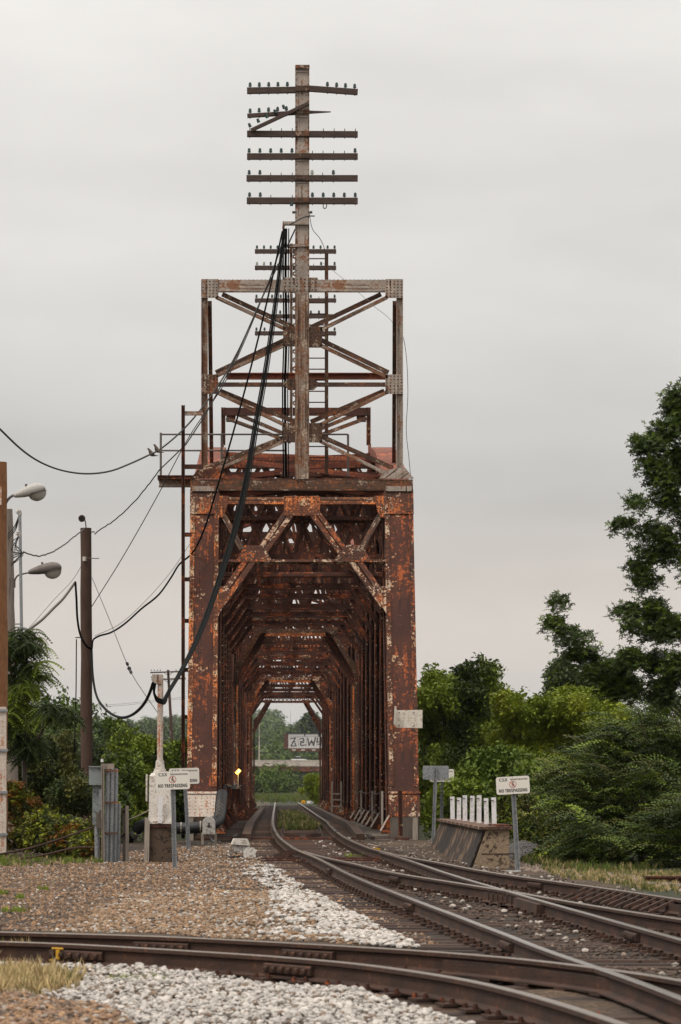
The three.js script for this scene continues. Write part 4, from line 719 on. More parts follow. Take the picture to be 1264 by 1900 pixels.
sign('white no-trespassing sign peeking out behind the sign seen from the back', 820, 1439, P(819, 1540, 68.5), 45, 0.0, 0.0, false);

// ---- retaining block with seven white posts
{
  const d0 = 49.4, d1 = 62.5, T = thing('retaining_wall', 'old concrete wing wall with a dark stained slope and rusty cap', 'retaining wall', V(3.9, 0, -d0));
  const xr = 4.02, xt = 3.62, xb = 3.28, yt = 0.80, yb = -0.15;
  mb().ext(V(0, 0, -d0), V(0, 0, -d1), [[xb, yb], [xr, yb], [xr, yt], [xt, yt]].map(([a, b]) => [a, b])).build('wall_body', M.concrete, T);
  mb().plate([V(xb - 0.03, yb, -d0 - 0.02), V(xb - 0.03, yb, -d1), V(xt - 0.03, yt - 0.03, -d1), V(xt - 0.03, yt - 0.03, -d0 - 0.02)], 0.025).build('stained_slope', M.tar, T);
  mb().box(V((xt + xr) / 2 - 0.03, yt + 0.025, -(d0 + d1) / 2), xr - xt + 0.18, 0.05, d1 - d0 + 0.12).build('cap_plate', M.brown, T);
  mb().box(V(3.9, yt + 0.07, -d0 - 0.6), 0.26, 0.035, 1.0, 0.06).build('loose_cap_strip', M.maroon, T);
  const js = mb(); for (const y of [0.38, 0.08]) js.box(V((xb + xr) / 2 + 0.2, y, -d0 + 0.003), 0.62, 0.018, 0.012); js.build('form_joint', M.concreteDark, T);
  for (const [i, x, y1, y0, w] of [[0, 840, 1478, 1521, 9.5], [1, 851.5, 1479, 1521, 9], [2, 863, 1476.5, 1522, 9.5], [3, 876, 1476.5, 1523.5, 9.5], [4, 889, 1476.5, 1524.5, 10], [5, 903, 1479, 1527, 9.6], [6, 917.5, 1478.5, 1528, 10]]) {
    const d = lerp(61.5, 51, i / 6), c = P(x, y0, d), t = P(x + [-0.6, 0.5, -0.4, 0.6, 0.2, -1.1, -1.5][i], y1 + [0, 1, -1, 0, -1, 2, 1][i], d), base = V(c.x, yt + 0.05, c.z);
    const b = thing('white_marker_post', ['farthest of the seven white posts on the wing wall, nearest the bridge', 'second white post on the wing wall counting from the bridge', 'third white post on the wing wall counting from the bridge', 'middle of the seven white posts on the wing wall', 'third white post on the wing wall counting from the leaning sign', 'second white post on the wing wall counting from the leaning sign', 'nearest white post on the wing wall, closest to the leaning sign'][i], 'marker post', base, 'white posts on the wing wall');
    mb().bar(base, V(t.x, t.y, base.z), w * 0.84 * d / F, 0.06, V(0, 0, 1)).build('post', M.postWhite, b); mb().tube([V(t.x, t.y - 0.06, base.z + 0.04), V(t.x - 0.09, t.y - 0.05, base.z + 0.05)], 0.008, 5).build('wire_clip', M.cableThin, b);
  }
}
// ---- relay case, mast and concrete block
{
  const f = onGround(298, 1601), d = -f.z, q = (x, y, o = 0) => P(x, y, d + o), s = d / F;
  const B = thing('concrete_block', 'dark mossy concrete block with wooden stakes under the white relay case', 'concrete block', f);
  const yT = q(0, 1535).y; mb().ext(V(0, 0, -d), V(0, 0, -d - 0.7), [[q(274, 0).x, f.y - 0.2], [q(333, 0).x, f.y - 0.2], [q(318, 0).x, yT], [q(275, 0).x, yT]]).build('block', M.concreteDark, B);
  mb().box(V(q(296.5, 0).x, yT + 0.03, -d - 0.33), 46 * s, 0.06, 0.72).build('cap_plate', M.maroon, B);
  for (const [x, y1] of [[270, 1517], [273.5, 1523]]) mb().ext(V(q(x, 0).x, f.y - 0.2, -d + 0.05), V(q(x + 2, 0).x, q(0, y1).y, -d + 0.03), rect(0.055, 0.08), V(0, 0, 1)).build('stake', M.stake, B);
  const R = thing('relay_case', 'white riveted relay case with tapered sides standing on the dark concrete block', 'relay case', V(q(296, 0).x, yT + 0.06, -d - 0.3));
  const yb = yT + 0.06, y1 = q(0, 1434).y, y2 = q(0, 1440).y; mb().loft([[274, 320, yb, 0.02], [276, 318, yb + 0.2, 0.03], [277, 315, y2, 0.06], [281, 311, y1, 0.1]].map(([a, b, y, z]) => [V(q(a, 0).x, y, -d - 0.6 + z), V(q(b, 0).x, y, -d - 0.6 + z), V(q(b, 0).x, y, -d - z), V(q(a, 0).x, y, -d - z)]), true).build('case', M.whitePaint, R);
  mb().box(V(q(296, 0).x, yb + 0.03, -d - 0.3), 52 * s, 0.05, 0.68).build('base_flange', M.whitePaint, R);
  const rv = mb(); for (const x of [277, 314]) rivetLine(rv, q(x, 1518, -0.005), q(x, 1446, 0.05), 0.06, V(0, 0, 1), 0.007); stuffPart(rv.build('rivets', M.castGrey, R));
  mb().bar(q(297, 1527, -0.06), q(298.5, 1478, -0.06), 0.085, 0.03, V(0, 0, 1)).build('white_board', M.postWhite, R);
  mb().box(q(272.5, 1462, 0.2), 0.03, 0.5, 0.2).build('hinge_strip', M.whitePaint, R);
  const K = thing('signal_mast', 'slim white pipe mast with a rusty box head rising from the relay case', 'signal mast', V(q(297, 0).x, y1, -d - 0.3)), e = 0.3;
  mb().tube([q(297, 1434, e), q(297, 1428, e), q(297, 1424, e), q(297, 1412, e), q(297, 1410, e)].map(p => p), t => [0.135, 0.11, 0.085, 0.078, 0.062][Math.round(t * 4)], 12).build('mast_base', M.whitePaint, K);
  mb().tube([q(297, 1412, e), q(298, 1256, e)], 0.055, 12).build('pipe', M.white, K); mb().box(q(292.5, 1260.5, e), 20.5 * s, 18 * s, 0.16, 0, 0.01).build('head_box', M.pale, K);
}
// ---- conduit cluster with its small cabinets
{
  const f = onGround(212, 1600), d = -f.z, q = (x, y, o = 0) => P(x, y, d + o), s = d / F;
  const C = thing('conduit_rack', 'upright bundle of grey conduit pipes strapped to a steel rack beside the shrubs', 'conduit rack', f);
  for (const [x, r, y1, o] of [[200.5, 4.3, 1428, 0], [208.5, 4.3, 1427, 0.03], [215.5, 4.2, 1426, 0.12], [222, 3.0, 1490, 0.2]]) mb().tube([V(q(x - 3, 0).x, f.y - 0.2, -d - o), q(x, y1, o)], r * s, 10).build('conduit', M.galv, C);
  mb().ext(V(q(192, 0).x, f.y - 0.2, -d + 0.1), q(191, 1418, -0.1), hbeam(0.05, 0.08, 0.012), V(0, 0, 1)).build('rack_post', M.stake, C);
  for (const y of [1430, 1489, 1546]) mb().bar(q(190, y, -0.07), q(220, y, -0.07), 0.04, 0.035).build('rack_strap', M.brown, C);
  mb().box(q(200, 1422, 0.05), 0.24, 0.1, 0.12).build('cap_block', M.stake, C);
  mb().tube([q(189.5, 1417, -0.06), q(189.5, 1413, -0.06)], 0.012, 6).build('lamp_stem', M.black, C); mb().tube([q(189.5, 1414, -0.06), q(189.5, 1410, -0.06), q(189.5, 1408, -0.06)], t => 0.03 - 0.012 * t, 8).build('photocell', M.postWhite, C);
  const G = thing('meter_cabinet', 'small grey steel cabinet hung beside the conduit bundle in front of the wooden pole', 'cabinet', q(178, 1458, 0.1));
  mb().box(q(178, 1440, 0.15), 24 * s, 33 * s, 0.28, 0, 0.012).build('cabinet_body', M.greyPaint, G); mb().box(q(178, 1422.6, 0.13), 25 * s, 2 * s, 0.32).build('cabinet_lid', M.greyPaint, G);
  mb().box(q(181, 1494, 0.2), 18 * s, 72 * s, 0.12).build('back_plate', M.greyPaint, G); mb().box(q(187, 1484, 0.09), 6.5 * s, 40 * s, 0.08).build('door_panel', M.galv, G); mb().box(q(184.5, 1522, 0.09), 11 * s, 30 * s, 0.1).build('lower_box', M.plank, G); mb().tube([V(q(180, 0).x, f.y - 0.15, -d - 0.2), q(180, 1530, 0.2)], 0.05, 8).build('leg', M.galv, G);
  const W = thing('fence_post', 'pair of weathered wooden stakes wired together in front of the conduit bundle', 'fence post', onGround(235, 1599)), o = onGround(235, 1599), qq = (x, y) => P(x, y, -o.z);
  mb().ext(V(qq(230, 0).x, o.y - 0.2, o.z - 0.05), qq(230, 1500).add(V(0, 0, -0.05)), rect(0.055, 0.06), V(0, 0, 1)).build('stake', M.plank, W); mb().ext(V(qq(236.5, 0).x, o.y - 0.2, o.z), qq(236, 1495), rect(0.058, 0.07), V(0, 0, 1)).build('stake', M.stake, W);
  const rail = thing('cable_barrier', 'two sagging rusty cables running from the wooden stakes into the shrubs', 'barrier', onGround(160, 1600)); for (const [a, b] of [[1502, 1600], [1546, 1608]]) mb().tube(spline([qq(232, a), qq(190, a + 26), qq(150, lerp(a, b, 0.42)), P(60, lerp(a, b, 0.72), -o.z + 1), P(-40, b - 8, -o.z + 2)], 20), 0.022, 6).build('cable', M.railSide, rail);
  const gy = thing('guy_cable', 'pale taut wire rope running from the wooden stakes to the relay case', 'wire rope', o); mb().tube(spline([qq(238, 1521), qq(270, 1507), P(305, 1483, -o.z - 0.1)], 10), 0.011, 6).build('wire_rope', M.stake, gy);
}
// ---- junction box, switch machine, black pipe
{
  const d = 63.2, q = (x, y, o = 0) => P(x, y, d + o), T = thing('junction_box', 'round topped pale junction box on stub posts before the foot of the rusty post', 'junction box', q(388, 1560));
  const sh = new THREE.Shape(); const w = 0.128, y0 = -0.17, y1 = 0.07; sh.moveTo(-w, y0); sh.lineTo(w, y0); sh.lineTo(w, y1); sh.absarc(0, y1, w, 0, Math.PI); sh.lineTo(-w, y0);
  const g = new THREE.ExtrudeGeometry(sh, { depth: 0.16, bevelEnabled: true, bevelSize: 0.012, bevelThickness: 0.012, bevelSegments: 2, curveSegments: 10 }), m = new THREE.Mesh(g, M.castGrey); m.name = 'box_body'; m.position.copy(q(388, 1533, -0.08)).sub(origin.get(T)); T.add(m);
  const c = q(388, 1533, -0.26); mb().box(c.clone().add(V(0.0, 0.03, 0)), 0.03, 0.1, 0.012).build('latch', M.pin, T); mb().box(c.clone().add(V(0.0, 0.0, 0.004)), 0.09, 0.02, 0.012).build('latch', M.pin, T);
  mb().box(q(388, 1547.5, -0.02), 0.2, 0.04, 0.14).build('foot_plate', M.castGrey, T); for (const x of [376, 400]) mb().box(q(x, 1556, 0.0), 0.06, 0.26, 0.07).build('stub_post', M.stake, T); mb().bar(q(374, 1548.5, 0.02), q(402, 1548.5, 0.02), 0.05, 0.035).build('cross_bar', M.castGrey, T);
  mb().tube(spline([q(389, 1546, -0.05), q(389.5, 1551, -0.07), q(392, 1557, -0.1), q(397, 1562, -0.14)], 8), 0.022, 8).build('flexible_conduit', M.galv, T);
}
{
  const f = onGround(455, 1592), d = -f.z, q = (x, y, o = 0) => P(x, y, d + o), s = d / F, T = thing('switch_machine', 'pale grey cast switch machine box sitting in the gravel beside the track', 'switch machine', f);
  mb().ext(q(449, 1569, -0.1), q(446, 1569, 0.35), [[-0.15, -0.10], [0.13, -0.12], [0.16, 0.02], [0.12, 0.13], [-0.13, 0.13], [-0.16, 0.0]]).build('motor_housing', M.castGrey, T);
  mb().ext(q(447, 1561, -0.14), q(444, 1561, 0.38), [[-0.17, -0.06], [0.15, -0.08], [0.17, -0.05], [0.12, 0.055], [-0.12, 0.06]]).build('lid', M.whitePaint, T);
  mb().ext(q(463, 1582, -0.16), q(462, 1582, 0.2), [[-0.11, -0.12], [0.12, -0.12], [0.13, 0.05], [0.09, 0.1], [-0.06, 0.1], [-0.12, 0.02]]).build('gear_housing', M.whitePaint, T);
  for (const y of [1577, 1583]) mb().bar(q(424, y, 0.1), q(440, y, 0.1), 0.06, 0.03).build('crank_arm', M.castGrey, T); mb().bar(q(428.5, 1590, 0.1), q(427, 1568, 0.1), 0.03, 0.04, V(0, 0, 1)).build('crank_plate', M.castGrey, T);
  mb().box(V(f.x - 0.05, f.y - 0.04, f.z - 0.15), 0.55, 0.14, 0.5).build('bearer', M.tie2, T);
}
{
  const d = 64.5, q = (x, y, o = 0) => P(x, y, d + o), T = thing('black_pipe', 'thick black insulated pipe bending up the inside of the rusty post', 'pipe', q(330, 1545));
  mb().tube(spline([q(238, 1556, 1), q(262, 1532, 0.7), q(275, 1527, 0.5), q(300, 1533), q(330, 1537), q(370, 1535), q(398, 1528, 0.3), q(408, 1512, 0.9), q(410, 1490, 1.4), q(412, 1474, 1.9)], 40), 0.135, 12).build('pipe_run', M.black, T);
  for (const [x, y, o] of [[336, 1537, 0], [372, 1534.5, 0]]) mb().tube([q(x - 1, y, o), q(x + 1.5, y, o)], 0.141, 12).build('strap', M.stake, T);
  mb().tube([q(246, 1548, 0.92), q(254, 1540, 0.8)], 0.142, 12).build('silver_band', M.galv, T);
  const tw = mb(); for (let i = 0; i < 7; i++) { const y = 1484 + i * 6; for (const e of [-1, 1]) tw.bar(P(408.5 + i * 0.1 - (i * 0.4), y, 64.9), P(408.5 - i * 0.4 + e * 6, y + 5, 65.0), 0.015, 0.012); } stuffPart(tw.build('lashing', M.stake, T));
}
{ // rusty stake and fence beside the right post, steps, lit lamp, number plate, sheet metal
  const st = thing('rusty_stake', 'rust brown steel stake standing before the foot of the portal post', 'stake', P(743, 1549, 65.8)); mb().ext(P(743.5, 1551, 65.8), P(742.5, 1467, 65.8), angle(0.10, 0.08, 0.03), V(0, 0, 1)).build('stake', M.dark, st); mb().box(P(742.8, 1466.5, 65.8), 0.085, 0.02, 0.05).build('stake_head', M.brown, st);
  const fx = RX - PW / 2 - 0.12, F2 = thing('wire_fence', 'pale posts strung with two barbed wires along the truss wall', 'fence', V(fx, 0.5, -67.5)), ps = [];
  for (const d of [67.2, 74.2, 84]) { mb().box(V(fx - 0.05, 1.05, -d), 0.05, 0.8, 0.05).build('fence_post', M.stake, F2); ps.push(d); }
  for (const y of [1.42, 0.95]) mb().tube(spline(ps.flatMap(d => [V(fx - 0.09, y, -d), V(fx - 0.09, y - 0.05, -d - 2.4)]), 30), 0.012, 5).build('wire', M.cableThin, F2);
  const sd = 84, L = thing('step_ladder', 'small pale steel step ladder against the inner truss wall', 'ladder', P(624, 1507, sd)); for (const x of [616, 633]) mb().bar(P(x, 1507, sd), P(x, 1450, sd), 0.05, 0.05, V(0, 0, 1)).build('stile', M.stake, L); for (const y of [1473, 1484, 1496]) mb().bar(P(615, y, sd), P(633, y, sd), 0.12, 0.035).build('step', M.stake, L);
  // yellow lamp, alight
  const ld = 71, ly = P(442, 1432, ld), A = thing('signal_lamp', 'small glowing yellow lamp on a thin stem inside the bridge', 'lamp', P(442, 1462, ld));
  const em = new THREE.MeshStandardMaterial({ color: 0x3a2a08, emissive: new THREE.Color(1.0, 0.62, 0.10), emissiveIntensity: 3.2, roughness: 0.4 });
  mb().ext(ly.clone().add(V(-0.045, -0.05, 0)), ly.clone().add(V(0.045, 0.05, 0)), oct(0.085, 0.085, 0.02), V(0, 0, 1)).build('lamp_lens', em, A); mb().tube([P(442, 1463, ld), P(442, 1437, ld)], 0.012, 6).build('lamp_stem', M.stake, A); mb().box(P(442, 1462, ld), 0.12, 0.03, 0.12).build('lamp_base', M.brown, A);
  const pl = new THREE.PointLight(new THREE.Color(1, 0.66, 0.2), 0.5, 6, 2); pl.position.copy(ly).add(V(0.02, 0.02, 0.09)); pl.castShadow = true; pl.shadow.radius = 2; scene.add(pl);
  // bent white sheet on the post
  const sd2 = 66.7, S = thing('metal_sheet', 'bent blank white metal sheet fixed across the rust brown post', 'sign', P(758, 1335, sd2)), q = (x, y, o) => P(x, y, sd2 + o);
  mb().plate([q(737, 1318, 0), q(784, 1317, 0.05), q(784, 1351, 0.05), q(736, 1350, 0)], 0.006).build('sheet', M.sheet, S); mb().plate([q(737, 1317.5, 0.0), q(737, 1350, 0.0), q(731, 1344, -0.22), q(733, 1310, -0.22)], 0.006).build('bent_flap', M.sheet, S);
  for (const [x, y] of [[741, 1322], [768, 1322], [741, 1346], [768, 1346]]) mb().tube([q(x, y, -0.012), q(x, y, 0.3)], 0.014, 6).build('bolt', M.brown, S);
}

// ================================================================ POLES, LAMPS, WIRES
function woodPole(label, xb, xt, yTop, d, r0, r1, mat, slant = 0) {
  const T = thing('utility_pole', label, 'utility pole', V((xb - VX) * d / F, groundY((xb - VX) * d / F, d) - 0.1, -d)), b = origin.get(T), t = P(xt, yTop, d), n = 14, r = rng(Math.round(d * 7));
  mb().tube([...Array(n + 1).keys()].map(i => b.clone().lerp(t, i / n).add(V((r() - 0.5) * 0.02, 0, (r() - 0.5) * 0.02))), k => lerp(r0, r1, k) * (0.97 + 0.06 * r()), 14).build('pole_shaft', mat, T);
  if (slant) mb().tube([t.clone().add(V(0, -0.02, 0)), t.clone().add(V(slant, 0.05, 0))], r1 * 0.8, 10).build('pole_top', mat, T);
  return T;
}
function cobraHead(T, root, tip, len, mat, scale) {                // street lamp head reaching from root to tip
  const ax = V().subVectors(tip, root).normalize(), up = V(0, 1, 0).addScaledVector(ax, -ax.y).normalize(), sd = V().crossVectors(ax, up);
  const ring = (t, w, hU, hD) => { const o = []; for (let k = 0; k < 14; k++) { const a = k / 14 * 2 * Math.PI, c = Math.cos(a), s = Math.sin(a); o.push(root.clone().addScaledVector(ax, t * len).addScaledVector(sd, c * w * scale).addScaledVector(up, (s > 0 ? s * hU : s * hD) * scale)); } return o; };
  mb().loft([ring(0, 0.035, 0.035, 0.035), ring(0.08, 0.05, 0.06, 0.05), ring(0.3, 0.09, 0.10, 0.075), ring(0.55, 0.135, 0.13, 0.085), ring(0.75, 0.15, 0.135, 0.08), ring(0.9, 0.13, 0.105, 0.06), ring(0.98, 0.08, 0.06, 0.04), ring(1.0, 0.03, 0.02, 0.02)]).build('lamp_housing', mat, T);
  const c = root.clone().addScaledVector(ax, 0.72 * len).addScaledVector(up, -0.06 * scale), rings = []; for (let i = 0; i <= 6; i++) { const a = i / 6 * Math.PI / 2, o = []; for (let k = 0; k < 14; k++) { const w = k / 14 * 2 * Math.PI; o.push(c.clone().addScaledVector(ax, Math.cos(w) * Math.cos(a) * 0.175 * scale).addScaledVector(sd, Math.sin(w) * Math.max(Math.cos(a), 0.02) * 0.125 * scale).addScaledVector(up, -Math.sin(a) * 0.15 * scale)); } rings.push(o); }
  mb().loft(rings).build('lamp_lens', M.lampGlass, T);
  const band = []; for (const h of [-0.045, -0.03]) band.push(ring(0.78, 0.145, 0, 0).map((p, k) => c.clone().addScaledVector(ax, Math.cos(k / 14 * 6.283) * 0.185 * scale).addScaledVector(sd, Math.sin(k / 14 * 6.283) * 0.135 * scale).addScaledVector(up, (h + 0.05) * scale))); mb().loft(band).build('lens_band', M.pipe, T);
  mb().tube([root.clone().addScaledVector(ax, 0.45 * len).addScaledVector(up, 0.11 * scale), root.clone().addScaledVector(ax, 0.45 * len).addScaledVector(up, 0.16 * scale)], 0.025, 8).build('photocell', M.pipe, T);
}
const poleA = woodPole('orange brown wooden pole at the picture edge, carrying the pale street lamp', -6, -5, 858, 57, 0.22, 0.20, M.poleOrange);
mb().box(P(4, 1447, 56.72), 0.17, 2.9, 0.06, 0, 0.02).build('white_guard', M.white, poleA); for (const y of [1318, 1392, 1470, 1548]) mb().box(P(3, y, 56.68), 0.24, 0.05, 0.05).build('guard_band', M.galv, poleA); mb().box(P(1, 920, 56.75), 0.04, 0.36, 0.04).build('bracket', M.white, poleA);
const poleB = woodPole('weathered grey pole just behind the orange one, carrying the grey street lamp', 24, 15, 945, 66, 0.15, 0.11, M.poleGrey);
woodPole('plain dark wooden pole standing alone between the street lamps and the bridge', 163, 159.5, 980, 75, 0.172, 0.145, M.pole);
{ // street lamps
  const d = 57, A = thing('street_lamp', 'pale green street lamp head with clear bowl on the orange pole', 'street lamp', P(12, 955, d)); mb().tube(spline([P(9, 958, d), P(9, 940, d), P(13, 930, d), P(20, 922, d), P(27, 918, d)], 14), 0.026, 8).build('lamp_arm', M.pipe, A); mb().box(P(8, 950, d - 0.02), 0.07, 0.28, 0.05).build('arm_plate', M.pipe, A); cobraHead(A, P(26, 920, d), P(85, 905, d), 60 * d / F, M.greyPaint2 ?? M.castGrey, 1.05);
  const e = 66, B = thing('street_lamp', 'darker grey street lamp head lower down on the weathered pole', 'street lamp', P(27, 1090, e)); mb().tube(spline([P(27, 1086, e), P(28, 1076, e), P(33, 1068, e), P(42, 1065, e), P(54, 1062.5, e)], 14), 0.02, 8).build('lamp_arm', M.pipe, B); mb().box(P(26.5, 1084, e), 0.06, 0.16, 0.05).build('arm_plate', M.pipe, B); cobraHead(B, P(53, 1062, e), P(115, 1052, e), 62 * e / F, M.pipe, 1.15);
  const c = 64, C = thing('conduit_mast', 'thin grey steel conduit mast tangled with wires beside the weathered pole', 'conduit mast', V((46 - VX) * c / F, groundY(-5.6, c) - 0.05, -c)); mb().tube([origin.get(C), P(37, 955, c)], 0.036, 10).build('conduit', M.galv, C);
  for (const y of [951, 991]) mb().tube(spline([P(37, y + 5, c), P(37, y, c), P(35, y - 3, c), P(31, y + 2, c)], 8), 0.045, 10).build('weatherhead', M.castGrey, C);
  for (const y of [1158, 1028]) mb().bar(P(26, y, c), P(38, y, c), 0.03, 0.03).build('clamp', M.galv, C);
  const r = rng(9); for (let i = 0; i < 7; i++) mb().tube(spline([P(33 + r() * 4, 992 + r() * 4, c), P(20 + r() * 14, 1005 + r() * 20, c + 0.2), P(36 + r() * 10, 1022 + r() * 8, c - 0.1), P(18 + r() * 8, 1030 + r() * 22, c + 0.5)], 14), 0.009, 5).build('wire_loop', M.cableThin, C);
  for (let i = 0; i < 3; i++) mb().tube(spline([P(36, 955, c), P(28 + i, 975 + i * 3, c + 0.3), P(15, 990 + i * 5, c + 1)], 10), 0.012, 5).build('wire_loop', M.cableThin, C);
}
{ // horn on the plain pole
  const d = 75, T = thing('horn_speaker', 'small rusty horn on a bent stem on top of the plain wooden pole', 'loudspeaker', P(160, 979, d)); mb().tube([P(160, 981, d), P(159, 970, d), P(156, 958, d)], 0.016, 6).build('stem', M.pin, T);
  mb().tube([P(152, 962, d - 0.24), P(152, 962, d - 0.2), P(153, 961, d - 0.06), P(154, 961, d + 0.12)], t => [0.095, 0.085, 0.05, 0.045][Math.round(t * 3)], 12, true).build('horn', M.brown, T); mb().tube([P(152, 962, d - 0.245), P(152, 962, d - 0.25)], 0.06, 12).build('horn_mouth', M.black, T);
  const I = thing('pole_hardware', 'white insulator spool and spikes on the plain wooden pole', 'insulator', P(158, 1038, d - 0.2)); mb().tube([P(157, 1033, d - 0.22), P(157, 1041, d - 0.22)], 0.05, 10).build('spool', M.whitePaint, I); mb().tube([P(160, 1036, d - 0.22), P(184, 1036, d - 0.1)], 0.012, 5).build('spike', M.pipe, I);
  for (const [x, y, x2] of [[176, 987, 168], [140, 1183, 152]]) mb().tube([P(x, y, d - 0.1), P(x2, y, d - 0.1)], 0.015, 5).build('spike', M.pin, I);
}
function wire(name, label, pts, r, mat, n = 40, seg = 6) { const p = spline(pts.map(([x, y, d]) => P(x, y, d)), n), T = thing(name, label, name.includes('cable') ? 'cable' : 'wire', p[0]); mb().tube(p, r, seg).build('strand', mat, T); return T; }
wire('overhead_cable', 'black cable sagging from the picture edge to the tower, with two birds on it', [[-900, -420, 50], [-420, 260, 54], [-160, 610, 57], [-60, 735, 58], [0, 796, 60], [40, 834, 61], [80, 860, 62.5], [120, 874, 63.7], [165, 879, 65], [205, 874, 66], [240, 861, 67], [275, 845, 67.8], [298, 833, 68.3], [345, 792, 69], [395, 730, 69.5], [440, 655, 69.8], [490, 545, 70], [527, 470, 70.1], [548, 425, 70.1]], 0.021, M.cableThin, 80);
{ const r = rng(4), pts = []; for (let i = 0; i <= 30; i++) { const t = i / 30; pts.push(P(lerp(176, 298, t), 990 - 120 * t - 22 * Math.sin(Math.PI * t) * -0.6 + (r() - 0.5) * 2.4, lerp(74.8, 70.2, t))); } [[345, 825], [380, 772], [440, 660], [500, 520], [530, 432]].forEach(([x, y]) => pts.push(P(x, y, 70))); const T = thing('service_wire', 'twisted thin wire climbing from the plain pole up to the tower bracket', 'wire', pts[0]); mb().tube(pts, 0.016, 5).build('strand', M.cableThin, T); }
wire('service_wire', 'straight thin wire slanting from low on the plain pole up across the walkway', [[170, 1126, 74.8], [230, 1030, 72.5], [300, 906, 70.4], [350, 812, 70.1], [420, 705, 70], [480, 570, 70], [529, 440, 70]], 0.012, M.cableThin, 40, 5);
{ const T = thing('cable_bundle', 'thick glossy black cable bundle hanging from the tower down to the signal mast', 'cable', P(527, 425, 70)), base = [[528, 425, 69.9], [519, 500, 69.5], [507, 590, 69], [492, 690, 68], [474, 790, 66.8], [459, 880, 65.3], [440, 965, 63.5], [413, 1055, 61], [386, 1135, 58.6], [360, 1198, 56.6], [336, 1245, 55], [312, 1286, 53.6], [304, 1302, 53]];
  for (const [i, dx, r] of [[0, 0, 0.017], [1, -5, 0.011], [2, 3.5, 0.013], [3, 8, 0.009]]) mb().tube(spline(base.map(([x, y, d], k) => P(x + dx * (0.4 + Math.sin(k / 12 * 3.14) * 0.5 - 0.35 * k / 12), y, d - i * 0.07)), 60), t => r * (1 + 1.5 * t), 8).build('cable_strand', M.cable, T); 
  for (let i = 0; i < 4; i++) mb().tube(spline([P(311 + i, 1287 - i * 3, 53.5), P(307, 1303 - i * 3, 53), P(301, 1305 - i * 2, 52.5), P(291, 1300 - i * 2, 52.3), P(286, 1285, 52.2), P(285.5 + i, 1268, 52.2)], 20), 0.022, 7).build('cable_loop', M.cable, T); }
wire('aerial_cable', 'lashed black cable from the tower swinging over to the foot of the plain pole wires', [[524, 430, 70], [500, 540, 69.6], [470, 665, 69.2], [435, 795, 69], [403, 905, 69], [378, 985, 69.2], [357, 1026, 69.6], [333, 1047, 70], [318, 1071, 70.5], [296, 1102, 71], [262, 1130, 72], [232, 1157, 73], [205, 1174, 74], [182, 1181, 74.6], [173, 1188, 74.8], [171, 1204, 74.8]], 0.024, M.cable, 70);
wire('hanging_wire', 'fine messenger wire strung above the lashed black cable beside the plain pole', [[352, 1010, 69.6], [318, 1060, 70.4], [270, 1115, 71.8], [222, 1158, 73.4], [176, 1180, 74.8]], 0.007, M.cableThin, 24, 4);
{ const r = rng(14), pts = []; for (let i = 0; i <= 34; i++) { const t = i / 34; pts.push(P(lerp(44, 157, t), 1024 + 14 * Math.sin(Math.PI * Math.min(1, t * 1.05)) * (1 - t) * 1.3 - 42 * t * t + (r() - 0.5) * 2, lerp(64, 74.8, t))); } const T = thing('service_wire', 'twisted wire drooping between the conduit mast and the plain pole', 'wire', pts[0]); mb().tube(pts, 0.017, 5).build('strand', M.cableThin, T); }
wire('aerial_cable', 'grey spliced cable rising from behind the leafy tree to the plain pole', [[12, 1215, 68], [40, 1182, 70.5], [60, 1164, 72], [78, 1150, 72.5], [100, 1128, 73.3], [118, 1110, 74], [140, 1080, 74.7]], 0.035, M.pipe, 20);
wire('hanging_wire', 'fine wire above the grey spliced cable, tied to the white spool', [[14, 1208, 68], [66, 1152, 72.4], [100, 1113, 73.4], [138, 1072, 74.6], [156, 1041, 74.8]], 0.008, M.cableThin, 16, 4);
wire('drop_cable', 'black cable dropping down the side of the plain wooden pole', [[140, 1080, 74.6], [142, 1110, 74.6], [144, 1150, 74.5], [150, 1180, 74.4], [160, 1198, 74.4], [170, 1204, 74.6]], 0.032, M.cable, 20);
wire('looped_cable', 'thick black cable looping low from the plain pole to the signal mast', [[170, 1205, 74.7], [172, 1250, 73], [178, 1287, 71], [195, 1315, 67], [222, 1331, 62], [246, 1326, 58], [268, 1305, 54.5], [279, 1283, 52.8], [284, 1268, 52.2]], 0.03, M.cable, 40, 8);
wire('guy_wire', 'thin guy wire slanting down from the plain pole with dark strain insulators', [[171, 1072, 74.9], [200, 1142, 72], [240, 1241, 67], [270, 1290, 63], [305, 1340, 59], [318, 1362, 57.5]], 0.009, M.cableThin, 20, 5);
{ const T = thing('strain_insulator', 'string of small dark insulators halfway along the thin guy wire', 'insulator', P(239, 1239, 67.1)); for (const [x, y, r] of [[236.5, 1232, 0.035], [240, 1240.5, 0.045], [243, 1247, 0.035]]) mb().tube([P(x - 1.6, y - 3.4, 67.1), P(x - 0.8, y - 1.8, 67.1), P(x + 0.8, y + 1.8, 67.1), P(x + 1.6, y + 3.4, 67.1)], t => t > 0.2 && t < 0.8 ? r : r * 0.4, 8).build('bead', M.black, T); }
wire('hanging_wire', 'fine loose wire dangling from the second tower down beside the frame of the near tower', [[600, 488, 95], [640, 520, 90], [690, 565, 80], [730, 600, 71.5], [748, 625, 70.6], [754, 660, 70.6], [757, 730, 70.6], [754, 800, 70.6], [759, 850, 70.6], [762, 885, 70.6]], 0.008, M.cableThin, 50, 4);
wire('hanging_wire', 'fine loose wire curling off the mast beside its right edge', [[574, 395, 70.2], [580, 425, 70.2], [592, 440, 70.4], [600, 455, 70.6], [605, 472, 71]], 0.008, M.cableThin, 20, 4);
